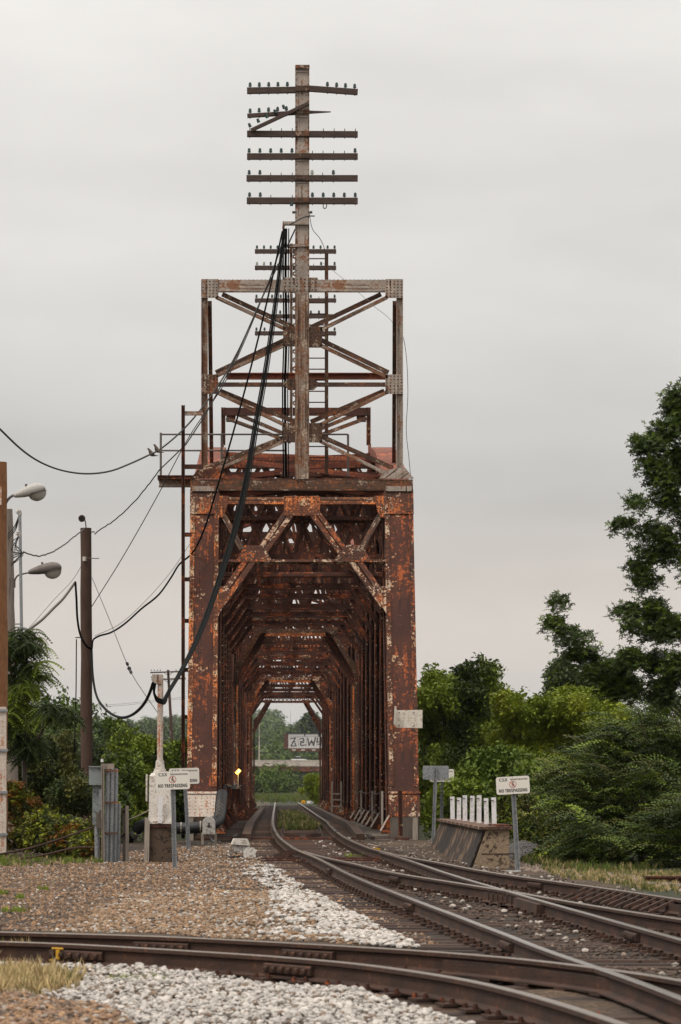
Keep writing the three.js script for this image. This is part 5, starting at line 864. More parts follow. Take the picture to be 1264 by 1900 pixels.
wire('hanging_wire', 'bent wire crossing the face of the mast at the cable bracket', [[536, 418, 70.1], [549, 411, 70.05], [562, 404, 70.05], [575, 401, 70.1], [584, 401, 70.1]], 0.016, M.cableThin, 16, 5);
wire('hanging_wire', 'thin dark cable hanging straight down behind the plain wooden pole', [[142, 1186, 75.5], [141, 1300, 75.6], [138, 1400, 75.6], [134, 1500, 75.6]], 0.016, M.cable, 12, 5);
{ const T = thing('hanging_wires', 'two black cables running down the mast behind the bundle', 'cable', P(535, 460, 70.1)); for (const [x, r] of [[531, 0.035], [526.5, 0.02], [536, 0.015]]) mb().tube(spline([P(x, 424, 70.15), P(x - 1, 520, 70.5), P(x + 0.5, 620, 70.7), P(x - 2, 720, 70.7), P(x, 885, 70.7)], 24), r, 6).build('strand', M.cable, T); }
// ---- two doves on the cable
function dove(label, x, y, d, dir, pitch) {
  const T = thing('bird', label, 'bird', P(x, y + 4, d)), o = P(x, y, d), rings = [];
  const sec = [[-0.155, 0.030, 0.004, 0.016], [-0.11, 0.012, 0.010, 0.02], [-0.07, 0.0, 0.022, 0.028], [-0.03, 0.0, 0.042, 0.038], [0.01, 0.012, 0.052, 0.043], [0.045, 0.03, 0.046, 0.037], [0.066, 0.048, 0.032, 0.027], [0.078, 0.060, 0.026, 0.023], [0.092, 0.070, 0.026, 0.022], [0.108, 0.072, 0.017, 0.015], [0.118, 0.069, 0.006, 0.006], [0.132, 0.065, 0.002, 0.002]];
  for (const [a, b, h, w] of sec) { const ring = [], c = Math.cos(pitch), s = Math.sin(pitch); for (let k = 0; k < 12; k++) { const t = k / 12 * 6.283, u = a, v = b + Math.sin(t) * h; ring.push(V(o.x + dir * 1.15 * (u * c - v * s), o.y + 1.15 * (u * s + v * c), o.z + 1.15 * Math.cos(t) * w)); } rings.push(ring); }
  mb().loft(rings).build('body', M.birdM, T);
}
M.birdM = speckled([74, 62, 54], [110, 96, 84], [52, 43, 38], 12, 0.3, 0.9, 0.002);
dove('small brown dove perched on the cable farther from the walkway rail', 281, 842.5, 68.05, -1, 0.42); dove('small brown dove perched on the cable closest to the walkway rail', 291.5, 835.5, 68.2, -1, 0.5);

// ================================================================ STONES
function stoneGeo(seed, flat = 0.75) { const g = new THREE.IcosahedronGeometry(1, 0), r = rng(seed), m = new Map(), p = g.attributes.position; for (let i = 0; i < p.count; i++) { const k = [p.getX(i), p.getY(i), p.getZ(i)].map(v => v.toFixed(2)).join(); if (!m.has(k)) m.set(k, 0.72 + 0.5 * r()); const s = m.get(k); p.setXYZ(i, p.getX(i) * s, p.getY(i) * s * flat, p.getZ(i) * s); } g.computeVertexNormals(); return g; }
const stoneMat = std({ roughness: 0.95, map: texture(256, 1, (u, v) => { const k = 190 + 65 * nz(2, u, v) - 40 * nz(4, u, v); return [k, k, k]; }) });
const inPoly = (poly, x, y) => { let c = false; for (let i = 0, j = poly.length - 1; i < poly.length; j = i++) { const [a, b] = poly[i], [e, f] = poly[j]; if ((b > y) !== (f > y) && x < (e - a) * (y - b) / (f - b) + a) c = !c; } return c; };
function railClear(x, d) { let m = 9; for (const r of [Lr, Rr, Nr, Mr]) { const q = xAt(r, d); if (q !== null) m = Math.min(m, Math.abs(q - x)); } for (const r of [Fr, Fn]) for (let i = 0; i < r.length; i++) { const a = r[i].x - x, b = -r[i].z - d; if (Math.abs(a) < 0.4 && Math.abs(b) < 0.4) m = Math.min(m, Math.hypot(a, b)); } return m; }
function stones(name, label, count, seed, place, size, colour, geoSeed) {
  const r = rng(seed), mats = [], cols = [], m4 = new THREE.Matrix4(), e = new THREE.Euler(), q = new THREE.Quaternion(); let tries = 0;
  while (mats.length < count && tries++ < count * 12) { const p = place(r); if (!p) continue; const s = size(r); e.set((r() - 0.5) * 1.2, r() * 6.28, (r() - 0.5) * 1.2); q.setFromEuler(e); m4.compose(V(p[0], p[1] + s * 0.25, p[2]), q, V(s * (0.8 + r() * 0.5), s * (0.8 + r() * 0.4), s * (0.8 + r() * 0.5))); mats.push(m4.clone()); cols.push(colour(r)); }
  const m = new THREE.InstancedMesh(stoneGeo(geoSeed), stoneMat, mats.length); mats.forEach((a, i) => { m.setMatrixAt(i, a); m.setColorAt(i, new THREE.Color().setRGB(...cols[i])); });
  m.name = numbered(name); tag(m, label, 'gravel', null, 'stuff'); scene.add(m); return m;
}
const pxPoly = poly => poly.map(([x, y]) => { const p = onGround(x, y); return [p.x, -p.z]; });
const sampleIn = poly => { const w = pxPoly(poly), xs = w.map(a => a[0]), ds = w.map(a => a[1]), x0 = Math.min(...xs), x1 = Math.max(...xs), d0 = Math.min(...ds), d1 = Math.max(...ds); return r => { const x = lerp(x0, x1, r()), d = lerp(d0, d1, r()); return inPoly(w, x, d) ? [x, d] : null; }; };
const brownTone = r => { const t = r(), k = 0.62 + r() * 1.0; return t < 0.50 ? [0.30 * k, 0.185 * k, 0.115 * k] : t < 0.74 ? [0.43 * k, 0.25 * k, 0.13 * k] : t < 0.84 ? [0.36 * k, 0.28 * k, 0.22 * k] : t < 0.95 ? [0.11 * k, 0.08 * k, 0.065 * k] : [0.55, 0.50, 0.44]; };
const whiteTone = r => { const k = 0.64 + r() * 0.44; return r() < 0.14 ? [0.36 * k, 0.26 * k, 0.19 * k] : [0.86 * k, 0.79 * k, 0.72 * k]; };
{
  const left = sampleIn([[-180, 1604], [120, 1600], [190, 1594], [240, 1580], [340, 1572], [420, 1566], [500, 1560], [560, 1600], [640, 1650], [760, 1722], [830, 1762], [640, 1753], [300, 1733], [0, 1727], [-180, 1725]]);
  stones('brown_gravel', 'brown mixed gravel covering the yard beside the tracks', 60000, 1, r => { const p = left(r); if (!p) return null; if (railClear(...p) < 0.1) return null; return [p[0], groundY(...p), -p[1]]; }, r => 0.007 + 0.013 * r() * r() + (r() < 0.10 ? 0.012 : 0), brownTone, 1);
  const mid = sampleIn([[455, 1610], [545, 1604], [600, 1640], [690, 1690], [780, 1733], [840, 1764], [620, 1752], [470, 1745], [500, 1690], [500, 1650], [450, 1625]]);
  stones('white_ballast', 'white crushed stone spilled along the ends of the turnout sleepers', 3500, 2, r => { const p = mid(r); if (!p || railClear(...p) < 0.25) return null; const edge = (xAt(Lr, p[1]) ?? 9) - 0.62 - p[0]; if (nz(2, p[0] / 3, p[1] / 6) < 0.30 + 0.2 * r() + 0.34 * sstep(0.5, 1.3, edge + 0.2 * r()) + 0.22 * sstep(38, 44, p[1]) || edge < 0.02) return null; return [p[0], groundY(...p) + 0.02, -p[1]]; }, r => 0.014 + 0.022 * r(), whiteTone, 2);
  const cornerPx = pxPoly([[-60, 1846], [90, 1862], [200, 1882], [330, 1960], [-80, 1960]]);
  const fg = sampleIn([[-60, 1806], [60, 1790], [200, 1776], [330, 1772], [440, 1790], [560, 1815], [640, 1838], [720, 1862], [850, 1905], [980, 1960], [-80, 1960]]);
  stones('white_ballast', 'bright white crushed stone heaped in front of the foreground track', 21000, 3, r => { const p = fg(r); if (!p || railClear(...p) < 0.16) return null; if (inPoly(cornerPx, p[0] + 0.5 * (nz(2, p[0] / 2.5, p[1] / 2.5) - 0.5) + 0.3 * (r() - 0.5), p[1] + 0.5 * (r() - 0.5)) && r() < 0.85) return null; return [p[0], groundY(...p) + 0.035 * nz(2, p[0] / 2, p[1] / 2) + 0.03 * r(), -p[1]]; }, r => 0.009 + 0.024 * r() * r() + (r() < 0.06 ? 0.012 : 0), whiteTone, 3);
  stones('stray_white_stones', 'stray white stones sprinkled over the brown gravel', 900, 12, r => { const p = left(r); if (!p || railClear(...p) < 0.12) return null; const e = (xAt(Lr, p[1]) ?? 9) - 0.6 - p[0]; if (e < 0 || r() > Math.exp(-e * 0.55)) return null; return [p[0], groundY(...p) + 0.012, -p[1]]; }, r => 0.010 + 0.016 * r(), whiteTone, 4);
  const sw = sampleIn([[520, 1560], [690, 1572], [960, 1622], [1264, 1670], [1300, 1720], [1300, 1840], [1090, 1785], [900, 1712], [760, 1660], [600, 1590]]);
  stones('crib_gravel', 'loose brown gravel lying between the turnout sleepers', 9000, 4, r => { const p = sw(r); if (!p || railClear(...p) < 0.13) return null; if (nz(2, p[0] / 4, p[1] / 4) < 0.3 + 0.3 * r()) return null; return [p[0], groundY(...p) + 0.012, -p[1]]; }, r => 0.012 + 0.014 * r(), r => { const k = 0.5 + r() * 0.6; return r() < 0.85 ? [0.16 * k, 0.105 * k, 0.075 * k] : [0.34 * k, 0.25 * k, 0.19 * k]; }, 4);
  stones('scattered_white_stones', 'scattered white stones lying on the sleepers of the turnout', 650, 5, r => { const p = sw(r); if (!p || railClear(...p) < 0.13) return null; if (nz(2, p[0] / 3 + 0.3, p[1] / 5) < 0.52 + 0.12 * r()) return null; return [p[0], groundY(...p) + 0.035, -p[1]]; }, r => 0.016 + 0.022 * r(), r => { const k = 0.6 + 0.4 * r(); return [0.7 * k, 0.61 * k, 0.53 * k]; }, 5);
  const right = sampleIn([[690, 1545], [800, 1545], [960, 1615], [1264, 1655], [1264, 1640], [1060, 1608], [960, 1603], [800, 1540], [740, 1541]]);
  stones('pinkish_gravel', 'pale pinkish gravel between the outer rail and the wing wall', 7000, 6, r => { const p = right(r); if (!p || railClear(...p) < 0.12) return null; return [p[0], groundY(...p), -p[1]]; }, r => 0.016 + 0.016 * r(), r => { const k = 0.6 + 0.6 * r(); return [0.42 * k, 0.32 * k, 0.25 * k]; }, 1);
  const toe = sampleIn([[640, 1553], [690, 1548], [760, 1548], [820, 1560], [870, 1600], [930, 1616], [760, 1588], [690, 1573]]);
  stones('pinkish_gravel', 'pale pinkish gravel beside the end of the plank footway', 4500, 7, r => { const p = toe(r); if (!p || railClear(...p) < 0.12) return null; return [p[0], groundY(...p), -p[1]]; }, r => 0.018 + 0.018 * r(), r => { const k = 0.6 + 0.6 * r(); return [0.42 * k, 0.33 * k, 0.26 * k]; }, 2);
  const toeL = sampleIn([[340, 1566], [420, 1548], [500, 1548], [505, 1566], [430, 1576], [350, 1580]]);
  stones('pinkish_gravel', 'pale gravel around the junction box before the bridge', 2600, 8, r => { const p = toeL(r); return p && [p[0], groundY(...p), -p[1]]; }, r => 0.018 + 0.018 * r(), r => { const k = 0.6 + 0.6 * r(); return [0.44 * k, 0.35 * k, 0.28 * k]; }, 3);
  const nearL = sampleIn([[240, 1660], [560, 1650], [700, 1700], [830, 1760], [640, 1752], [300, 1732], [100, 1728]]);
  stones('coarse_gravel', 'coarser tan stones mixed into the gravel along the curved rails', 6500, 10, r => { const p = nearL(r); if (!p || railClear(...p) < 0.12 || (xAt(Lr, p[1]) ?? 9) - 0.6 < p[0]) return null; return [p[0], groundY(...p), -p[1]]; }, r => 0.014 + 0.018 * r(), r => { const k = 0.5 + 0.7 * r(); return r() < 0.2 ? [0.62 * k, 0.55 * k, 0.48 * k] : [0.44 * k, 0.28 * k, 0.165 * k]; }, 5);
  const cor = sampleIn([[-60, 1850], [90, 1866], [200, 1885], [330, 1960], [-80, 1960]]);
  stones('brown_gravel', 'brown gravel in the corner in front of the dry grass', 4200, 11, r => { const p = cor(r); return p && [p[0], groundY(...p) + 0.06, -p[1]]; }, r => 0.010 + 0.016 * r(), brownTone, 2);
  // heap of grey gravel behind the wing wall
  const c = onGround(985, 1596); stones('gravel_heap', 'low heap of fine grey gravel behind the wing wall', 5200, 9, r => { const a = r() * 6.283, q = Math.sqrt(r()), x = c.x + Math.cos(a) * q * 0.75, z = c.z - 1.6 + Math.sin(a) * q * 1.3; return [x, c.y + 0.34 * Math.pow(1 - q, 0.8), z]; }, r => 0.014 + 0.012 * r(), r => { const k = 0.5 + 0.5 * r(); return [0.27 * k, 0.25 * k, 0.24 * k]; }, 4);
}

// ================================================================ PLANTS
const leafMat = new THREE.MeshPhysicalMaterial({ color: 0xffffff, roughness: 0.62, side: THREE.DoubleSide, transmission: 0.28, thickness: 0, specularIntensity: 0.4 });
const grassMat = std({ color: 0xffffff, roughness: 0.9, side: THREE.DoubleSide });
function leafGeo(build) { const p = []; const tri = (a, b, c) => p.push(...a, ...b, ...c); build(tri); const g = new THREE.BufferGeometry(); g.setAttribute('position', new THREE.Float32BufferAttribute(p, 3)); g.computeVertexNormals(); return g; }
function frame(r, droop = 0) { const a = r() * 6.283, e = (r() - 0.5) * 2.2 - droop, t = V(Math.cos(a) * Math.cos(e), Math.sin(e), Math.sin(a) * Math.cos(e)); let n = V((r() - 0.5) * 1.5, 1, (r() - 0.5) * 1.5).normalize(); const s = V().crossVectors(t, n).normalize(); n = V().crossVectors(s, t); return [t, s, n]; }
function ovalLeaf(tri, c, f, L, W) { const [t, s, n] = f, q = (a, b, h) => c.clone().addScaledVector(t, a * L).addScaledVector(s, b * W).addScaledVector(n, h * L).toArray(); tri(q(0, 0, 0), q(0.5, 0.5, 0.08), q(1, 0, -0.06)); tri(q(0, 0, 0), q(1, 0, -0.06), q(0.5, -0.5, 0.08)); }
function starLeaf(tri, c, f, L) { const [t, s, n] = f, tips = [[-1.15, 0.75], [-0.6, 1.0], [0, 1.15], [0.6, 1.0], [1.15, 0.75]], at = (a, r, h = 0) => c.clone().addScaledVector(t, Math.cos(a) * r * L).addScaledVector(s, Math.sin(a) * r * L).addScaledVector(n, h * L).toArray(); for (let i = 0; i < 5; i++) { const a = [-2.1, -1.05, 0, 1.05, 2.1][i], l = [0.55, 0.85, 1, 0.85, 0.55][i]; tri(at(a - 0.42, 0.34), at(a, l, -0.14), at(a + 0.42, 0.34)); tri(c.toArray(), at(a - 0.42, 0.34), at(a + 0.42, 0.34)); } }
const clumpOval = [1, 2, 3].map(k => leafGeo(tri => { const r = rng(40 + k); for (let i = 0; i < 11; i++) ovalLeaf(tri, V(r() - 0.5, (r() - 0.5) * 0.8, r() - 0.5).multiplyScalar(0.30), frame(r, 0.2), 0.105 + r() * 0.05, 0.05 + r() * 0.03); }));
const clumpStar = [1, 2].map(k => leafGeo(tri => { const r = rng(60 + k); for (let i = 0; i < 7; i++) starLeaf(tri, V(r() - 0.5, (r() - 0.5) * 0.8, r() - 0.5).multiplyScalar(0.34), frame(r, 0.25), 0.085 + r() * 0.03); }));
const frond = [1, 2].map(k => leafGeo(tri => { const r = rng(80 + k); for (let f = 0; f < 3; f++) { const a = f * 2.1 + r(), dir = V(Math.cos(a), 0, Math.sin(a)); for (let i = 1; i <= 9; i++) { const t = i / 9, c = dir.clone().multiplyScalar(0.42 * t).add(V(0, 0.12 * t - 0.36 * t * t, 0)); for (const e of [-1, 1]) { const tt = dir.clone().multiplyScalar(0.35).add(V(-dir.z * e * 0.9, -0.35 - t * 0.4, dir.x * e * 0.9)).normalize(), s = V().crossVectors(tt, V(0, 1, 0)).normalize(); ovalLeaf(tri, c, [tt, s, V().crossVectors(s, tt)], 0.13 * (1 - 0.35 * t), 0.042); } } } }));
const sprayGeo = [1, 2].map(k => leafGeo(tri => { const r = rng(90 + k); for (let i = 0; i < 26; i++) { const t = i / 26, c = V(0.75 * t, 0.34 * t - 0.42 * t * t, (r() - 0.5) * 0.04), e = i % 2 ? 1 : -1, tt = V(0.5, (r() - 0.3) * 0.6, e * (0.6 + r() * 0.5)).normalize(), s = V().crossVectors(tt, V(0, 1, 0)).normalize(); ovalLeaf(tri, c, [tt, s, V().crossVectors(s, tt)], 0.095 * (1.1 - 0.5 * t), 0.04); } }));
const farClump = [1, 2].map(k => leafGeo(tri => { const r = rng(110 + k); for (let i = 0; i < 9; i++) ovalLeaf(tri, V(r() - 0.5, (r() - 0.5) * 0.8, r() - 0.5).multiplyScalar(0.9), frame(r, 0.1), 0.42 + r() * 0.25, 0.30 + r() * 0.15); }));
const GREEN = { dark: [0.034, 0.056, 0.008], mid: [0.092, 0.140, 0.012], light: [0.185, 0.240, 0.018], yellow: [0.255, 0.285, 0.018], olive: [0.105, 0.104, 0.018], grey: [0.085, 0.112, 0.045], autumn: [0.26, 0.11, 0.015], straw: [0.44, 0.33, 0.16] };
// leaf clumps spread through ellipsoids; more on the shell, with holes where the noise is low
function crown(parent, name, lobes, count, geo, scale, tones, seed, { shell = 0.62, hole = 0.34, hf = 1.1, turn = null, mat = leafMat, boughs = 0 } = {}) {
  const r = rng(seed), o = rootOf(parent) ?? V(0, 0, 0);
  if (boughs) lobes = lobes.flatMap(([cx, cy, cz, rx, ry, rz]) => { const out = [[cx, cy, cz, rx * 0.7, ry * 0.7, rz * 0.7]]; for (let i = 0; i < boughs; i++) { const a = r() * 6.283, u = r() * 1.7 - 0.75, w = Math.sqrt(Math.max(0, 1 - u * u)), k = 0.62 + 0.42 * r(), q = 0.20 + 0.22 * r(); out.push([cx + rx * k * w * Math.cos(a), cy + ry * k * u, cz + rz * k * w * Math.sin(a), rx * q, ry * q * (0.8 + 0.5 * r()), rz * q]); } return out; });
  const vol = lobes.map(l => Math.pow(l[3] * l[4] * l[5], 0.72)), tot = vol.reduce((a, b) => a + b, 0), M4 = [], C = [], m4 = new THREE.Matrix4(), q = new THREE.Quaternion(), e = new THREE.Euler(); let tries = 0;
  while (M4.length < count && tries++ < count * 8) {
    let k = r() * tot, li = 0; while (k > vol[li]) k -= vol[li++]; const [cx, cy, cz, rx, ry, rz] = lobes[li];
    const a = r() * 6.283, u = r() * 2 - 1, rad = r() < shell ? 0.72 + 0.36 * r() : Math.cbrt(r()), w = Math.sqrt(1 - u * u), x = cx + rx * rad * w * Math.cos(a), y = cy + ry * rad * u, z = cz + rz * rad * w * Math.sin(a);
    const hn = nz(1, x * 0.13 * hf + seed * 0.17, y * 0.13 * hf + z * 0.09 * hf); if (hn < hole + 0.12 * (r() - 0.5)) continue;
    const s = scale * (0.7 + 0.6 * r()); e.set((r() - 0.5) * 0.7, turn === null ? r() * 6.283 : turn + (r() - 0.5) * 1.6, (r() - 0.5) * 0.7); q.setFromEuler(e); m4.compose(V(x - o.x, y - o.y, z - o.z), q, V(s, s, s)); M4.push(m4.clone());
    const t = tones(r, x, y, z), j = 0.72 + 0.56 * r(); C.push(t.map(v => v * j));
  }
  const m = new THREE.InstancedMesh(geo, mat, M4.length); M4.forEach((a, i) => { m.setMatrixAt(i, a); m.setColorAt(i, new THREE.Color().setRGB(...C[i])); }); m.name = name; m.userData.kind = 'stuff'; parent.add(m); return m;
}
const pick = (...w) => r => { let k = r() * w.reduce((a, b) => a + b[1], 0); for (const [t, n] of w) { if (k < n) return GREEN[t]; k -= n; } return GREEN[w[0][0]]; };
const patchy = (a, b, f = 0.5) => (r, x, y, z) => mix3(GREEN[a], GREEN[b], sstep(0.42, 0.66, nz(1, x * 0.16 * f + 0.3, y * 0.16 * f + z * 0.11 * f) * 0.8 + 0.2 * r()));
function lobePx(x, y, d, rx, ry, rz) { const c = P(x, y, d), s = d / F; return [c.x, c.y, c.z, rx * s, ry * s, rz ?? rx * s]; }
function trunkTo(T, base, lobes, r0, mat = M.bark, seed = 1) {     // trunk and a limb into every lobe
  const r = rng(seed), fork = base.clone().add(V(0, (lobes[0][1] - base.y) * 0.45, 0)); mb().tube([base.clone().add(V(0, -0.3, 0)), base.clone().lerp(fork, 0.5).add(V((r() - 0.5) * 0.1, 0, 0)), fork], t => r0 * (1 - 0.35 * t), 9).build('trunk', mat, T);
  for (const l of lobes) { const e = V(l[0], l[1] + l[4] * 0.35, l[2]), m = fork.clone().lerp(e, 0.5).add(V((r() - 0.5) * 0.4, 0.2 * r(), (r() - 0.5) * 0.4)); mb().tube(spline([fork.clone().add(V(0, -0.1, 0)), m, e], 8), t => r0 * 0.6 * (1 - 0.85 * t), 6).build('limb', mat, T); for (let i = 0; i < 3; i++) { const a = m.clone().lerp(e, r()), b = V(l[0] + (r() - 0.5) * 1.6 * l[3], l[1] + (r() - 0.4) * 1.6 * l[4], l[2] + (r() - 0.5) * l[5]); mb().tube([a, a.clone().lerp(b, 0.5).add(V(0, 0.08, 0)), b], t => r0 * 0.2 * (1 - 0.8 * t) + 0.004, 5).build('branch', mat, T); } }
}
function tree(name, label, category, lobes, count, geo, scale, tones, seed, o = {}) {
  const c = lobes[0], d = o.baseD ?? -c[2], x = o.baseX ?? c[0], base = V(x, groundY(x, d), -d), T = thing(name, label, category, base, o.group); if (o.trunk !== 0) trunkTo(T, base, lobes, o.trunk ?? 0.14, M.bark, seed); crown(T, o.part ?? 'crown', lobes, count, geo, scale, tones, seed, o); return T;
}
// ---- right bank
tree('bank_tree', 'dense rounded green tree rising directly behind the portal post', 'tree', [lobePx(860, 1350, 84, 85, 110, 2.2), lobePx(820, 1290, 83, 45, 50, 1.4), lobePx(885, 1270, 84, 42, 52, 1.4), lobePx(845, 1440, 83, 80, 90, 2), lobePx(920, 1330, 85, 40, 55), lobePx(830, 1510, 78, 60, 45, 1)], 5600, clumpOval[0], 1.0, patchy('dark', 'light', 1.4), 11, { trunk: 0.16, hole: 0.36, hf: 2, boughs: 9 });
tree('bank_tree', 'yellow green tree in the middle of the bank, behind the leaning sign', 'tree', [lobePx(1000, 1370, 80, 95, 80, 2), lobePx(960, 1320, 79, 55, 45, 1.4), lobePx(1075, 1330, 79, 70, 60, 1.6), lobePx(1100, 1300, 80, 45, 38), lobePx(1000, 1450, 78, 110, 80, 2)], 6500, clumpOval[1], 0.95, patchy('light', 'yellow', 1.1), 12, { trunk: 0.14, hole: 0.36, hf: 2.2, boughs: 9 });
tree('bank_tree', 'pale grey green tree showing far behind the yellow green one', 'tree', [lobePx(1046, 1262, 105, 34, 36, 1), lobePx(1030, 1290, 105, 22, 26, 1), lobePx(1080, 1290, 105, 40, 40, 1.2)], 1000, clumpOval[2], 1.15, pick(['grey', 3], ['mid', 1]), 13, { trunk: 0.1, hole: 0.42, hf: 2, boughs: 7 });
tree('bank_shrub', 'fresh green leafy shrub behind the white posts', 'shrub', [lobePx(930, 1440, 70, 70, 55, 1.1), lobePx(880, 1480, 69, 55, 50, 1), lobePx(985, 1490, 68, 60, 55, 1)], 3600, clumpOval[2], 0.95, patchy('mid', 'light', 1.6), 14, { trunk: 0.07, hole: 0.36, hf: 2.4, boughs: 9 });
tree('bank_shrub', 'olive weedy shrub at the foot of the bank beside the gravel heap', 'shrub', [lobePx(1010, 1545, 58, 55, 50, 0.9), lobePx(965, 1510, 60, 40, 45, 0.8), lobePx(1050, 1580, 55, 45, 42, 0.8), lobePx(1010, 1600, 54, 40, 25, 0.6)], 2600, clumpOval[0], 0.72, pick(['olive', 3], ['dark', 3], ['yellow', 1], ['mid', 1]), 15, { trunk: 0.05, hole: 0.34, hf: 3, boughs: 9 });
tree('arching_shrub', 'large dark shrub with long arching sprays at the picture edge', 'shrub', [lobePx(1190, 1510, 54, 110, 110, 1.4), lobePx(1110, 1580, 52, 70, 60, 1), lobePx(1230, 1400, 55, 80, 80, 1.2), lobePx(1270, 1560, 52, 90, 80, 1.2), lobePx(1130, 1460, 56, 80, 70, 1)], 4200, sprayGeo[0], 0.95, pick(['dark', 4], ['olive', 2], ['mid', 3], ['light', 1]), 16, { trunk: 0.08, hole: 0.33, hf: 3, boughs: 10, turn: 2.6, shell: 0.55 });
{ // its long upper sprays
  const T = thing('spray_shoots', 'long upright arching shoots rising above the dark shrub', 'shrub', P(1200, 1500, 54)), r = rng(31), lobes = [];
  for (const [x0, y0, x1, y1] of [[1200, 1380, 1155, 1285], [1235, 1360, 1188, 1288], [1262, 1360, 1213, 1288], [1180, 1440, 1085, 1400], [1200, 1480, 1080, 1412], [1220, 1500, 1060, 1478], [1150, 1520, 1040, 1502], [1240, 1450, 1150, 1395], [1110, 1480, 1060, 1420]]) { const pts = spline([P(x0, y0, 54), P(lerp(x0, x1, 0.5) + 4, lerp(y0, y1, 0.62) - 6, 53.7), P(x1, y1, 53.5)], 10); mb().tube(pts, t => 0.012 * (1 - 0.7 * t), 5).build('shoot', M.bark, T); for (const p of pts) lobes.push([p.x, p.y, p.z, 0.06, 0.06, 0.06]); }
  crown(T, 'leaves', lobes, 620, sprayGeo[1], 0.28, pick(['mid', 2], ['olive', 2], ['light', 1]), 32, { hole: 0, turn: 2.4 });
}
{ // the big dark maple reaching in from outside the frame
  const d = 50, lobes = [[1262, 760, 36, 60], [1235, 800, 30, 34], [1205, 830, 34, 26], [1222, 880, 30, 40], [1250, 870, 40, 60], [1240, 930, 34, 28], [1180, 935, 14, 22], [1195, 985, 34, 24], [1160, 972, 18, 12], [1225, 1000, 40, 30], [1205, 1030, 30, 24], [1255, 1030, 30, 30], [1185, 1060, 24, 18], [1200, 1085, 28, 14], [1170, 1135, 30, 20], [1210, 1140, 44, 30], [1180, 1165, 30, 16], [1245, 1165, 36, 40], [1215, 1180, 30, 18], [1034, 1125, 10, 16], [1028, 1160, 18, 16], [1050, 1185, 22, 24], [1080, 1185, 16, 18], [1085, 1215, 38, 28], [1120, 1245, 40, 34], [1165, 1230, 34, 28], [1205, 1235, 34, 30], [1250, 1240, 40, 40], [1150, 1275, 60, 30], [1220, 1285, 60, 36], [1300, 800, 40, 60], [1300, 960, 40, 50], [1300, 1080, 40, 40], [1320, 1250, 70, 60]].map(([x, y, rx, ry]) => lobePx(x, y, d + ((x * 7 + y * 3) % 13) * 0.08 - 0.5, rx * 0.85, ry * 0.85, 0.34));
  const T = thing('maple_tree', 'big dark maple reaching into the picture with pointed lobed leaves', 'tree', V(8.6, groundY(8.6, 50.5), -50.5)), base = origin.get(T), top = V(8.9, 9.5, -50.4);
  mb().tube(spline([base.clone().add(V(0, -0.3, 0)), V(8.7, 2.5, -50.5), V(8.6, 6, -50.4), top, V(8.7, 12, -50.3)], 16), t => 0.26 * (1 - 0.8 * t), 12).build('trunk', M.bark, T);
  for (const [y0, tips] of [[2.2, [[1034, 1120], [1085, 1210]]], [2.4, [[1120, 1240], [1205, 1235], [1150, 1275]]], [3.6, [[1150, 1135], [1190, 1165]]], [4.8, [[1180, 1060], [1160, 972]]], [5.2, [[1180, 935], [1195, 990]]], [6.2, [[1205, 830], [1240, 930]]], [7.2, [[1250, 720], [1235, 800]]]]) for (const [x, y] of tips) { const e = P(x, y, 50), s = V(8.65, y0, -50.4); mb().tube(spline([s, s.clone().lerp(e, 0.4).add(V(0, -0.3, 0.1)), s.clone().lerp(e, 0.7).add(V(0.08, 0, 0))], 12), t => 0.042 * (1 - 0.88 * t), 6).build('limb', M.bark, T); }
  crown(T, 'crown', lobes, 3500, clumpStar[0], 0.88, pick(['dark', 4], ['mid', 3]), 33, { shell: 0.4, hole: 0.40, hf: 6, boughs: 4 });
}
// ---- left side
tree('ailanthus_tree', 'drooping feathery leaved tree crowding the poles beside the yard', 'tree', [lobePx(46, 1192, 60, 34, 30, 0.5), lobePx(28, 1240, 60, 32, 42, 0.5), lobePx(58, 1262, 60, 30, 42, 0.5), lobePx(108, 1322, 59, 34, 22, 0.4), lobePx(34, 1330, 60, 36, 45, 0.6), lobePx(45, 1390, 60, 36, 34, 0.5)], 560, frond[0], 0.72, patchy('dark', 'light', 2), 21, { trunk: 0.07, hole: 0.40, hf: 4, shell: 0.5, boughs: 7 });
tree('autumn_shrub', 'low tangled shrub turning orange and yellow beside the white pole guard', 'shrub', [lobePx(80, 1540, 57, 60, 50, 0.9), lobePx(140, 1555, 56, 50, 45, 0.8), lobePx(40, 1500, 58, 40, 45, 0.8), lobePx(165, 1580, 54.5, 25, 22, 0.5)], 2600, clumpOval[1], 0.66, (r, x, y, z) => { const n = nz(1, x * 0.3, y * 0.4); return GREEN[n > 0.56 && r() < 0.55 ? 'autumn' : r() < 0.3 ? 'yellow' : r() < 0.6 ? 'olive' : 'dark']; }, 22, { trunk: 0.04, hole: 0.34, hf: 3, boughs: 9 });
tree('bank_shrub', 'tall dark green shrub between the plain pole and the relay case', 'shrub', [lobePx(240, 1450, 68, 55, 70, 1.2), lobePx(290, 1470, 70, 45, 70, 1), lobePx(325, 1500, 68, 22, 50, 0.7), lobePx(215, 1510, 66, 40, 60, 1)], 4200, clumpOval[0], 0.85, patchy('dark', 'light', 2), 23, { trunk: 0.08, hole: 0.34, hf: 2.4, boughs: 9 });
tree('bank_shrub', 'loose shrub filling the bank behind the leafy tree and poles', 'shrub', [lobePx(100, 1440, 72, 60, 60, 1.2), lobePx(40, 1460, 71, 60, 70, 1.2), lobePx(140, 1480, 70, 40, 50, 1)], 3000, clumpOval[2], 0.85, patchy('dark', 'olive', 2), 24, { trunk: 0.06, hole: 0.36, hf: 2.4, boughs: 9 });
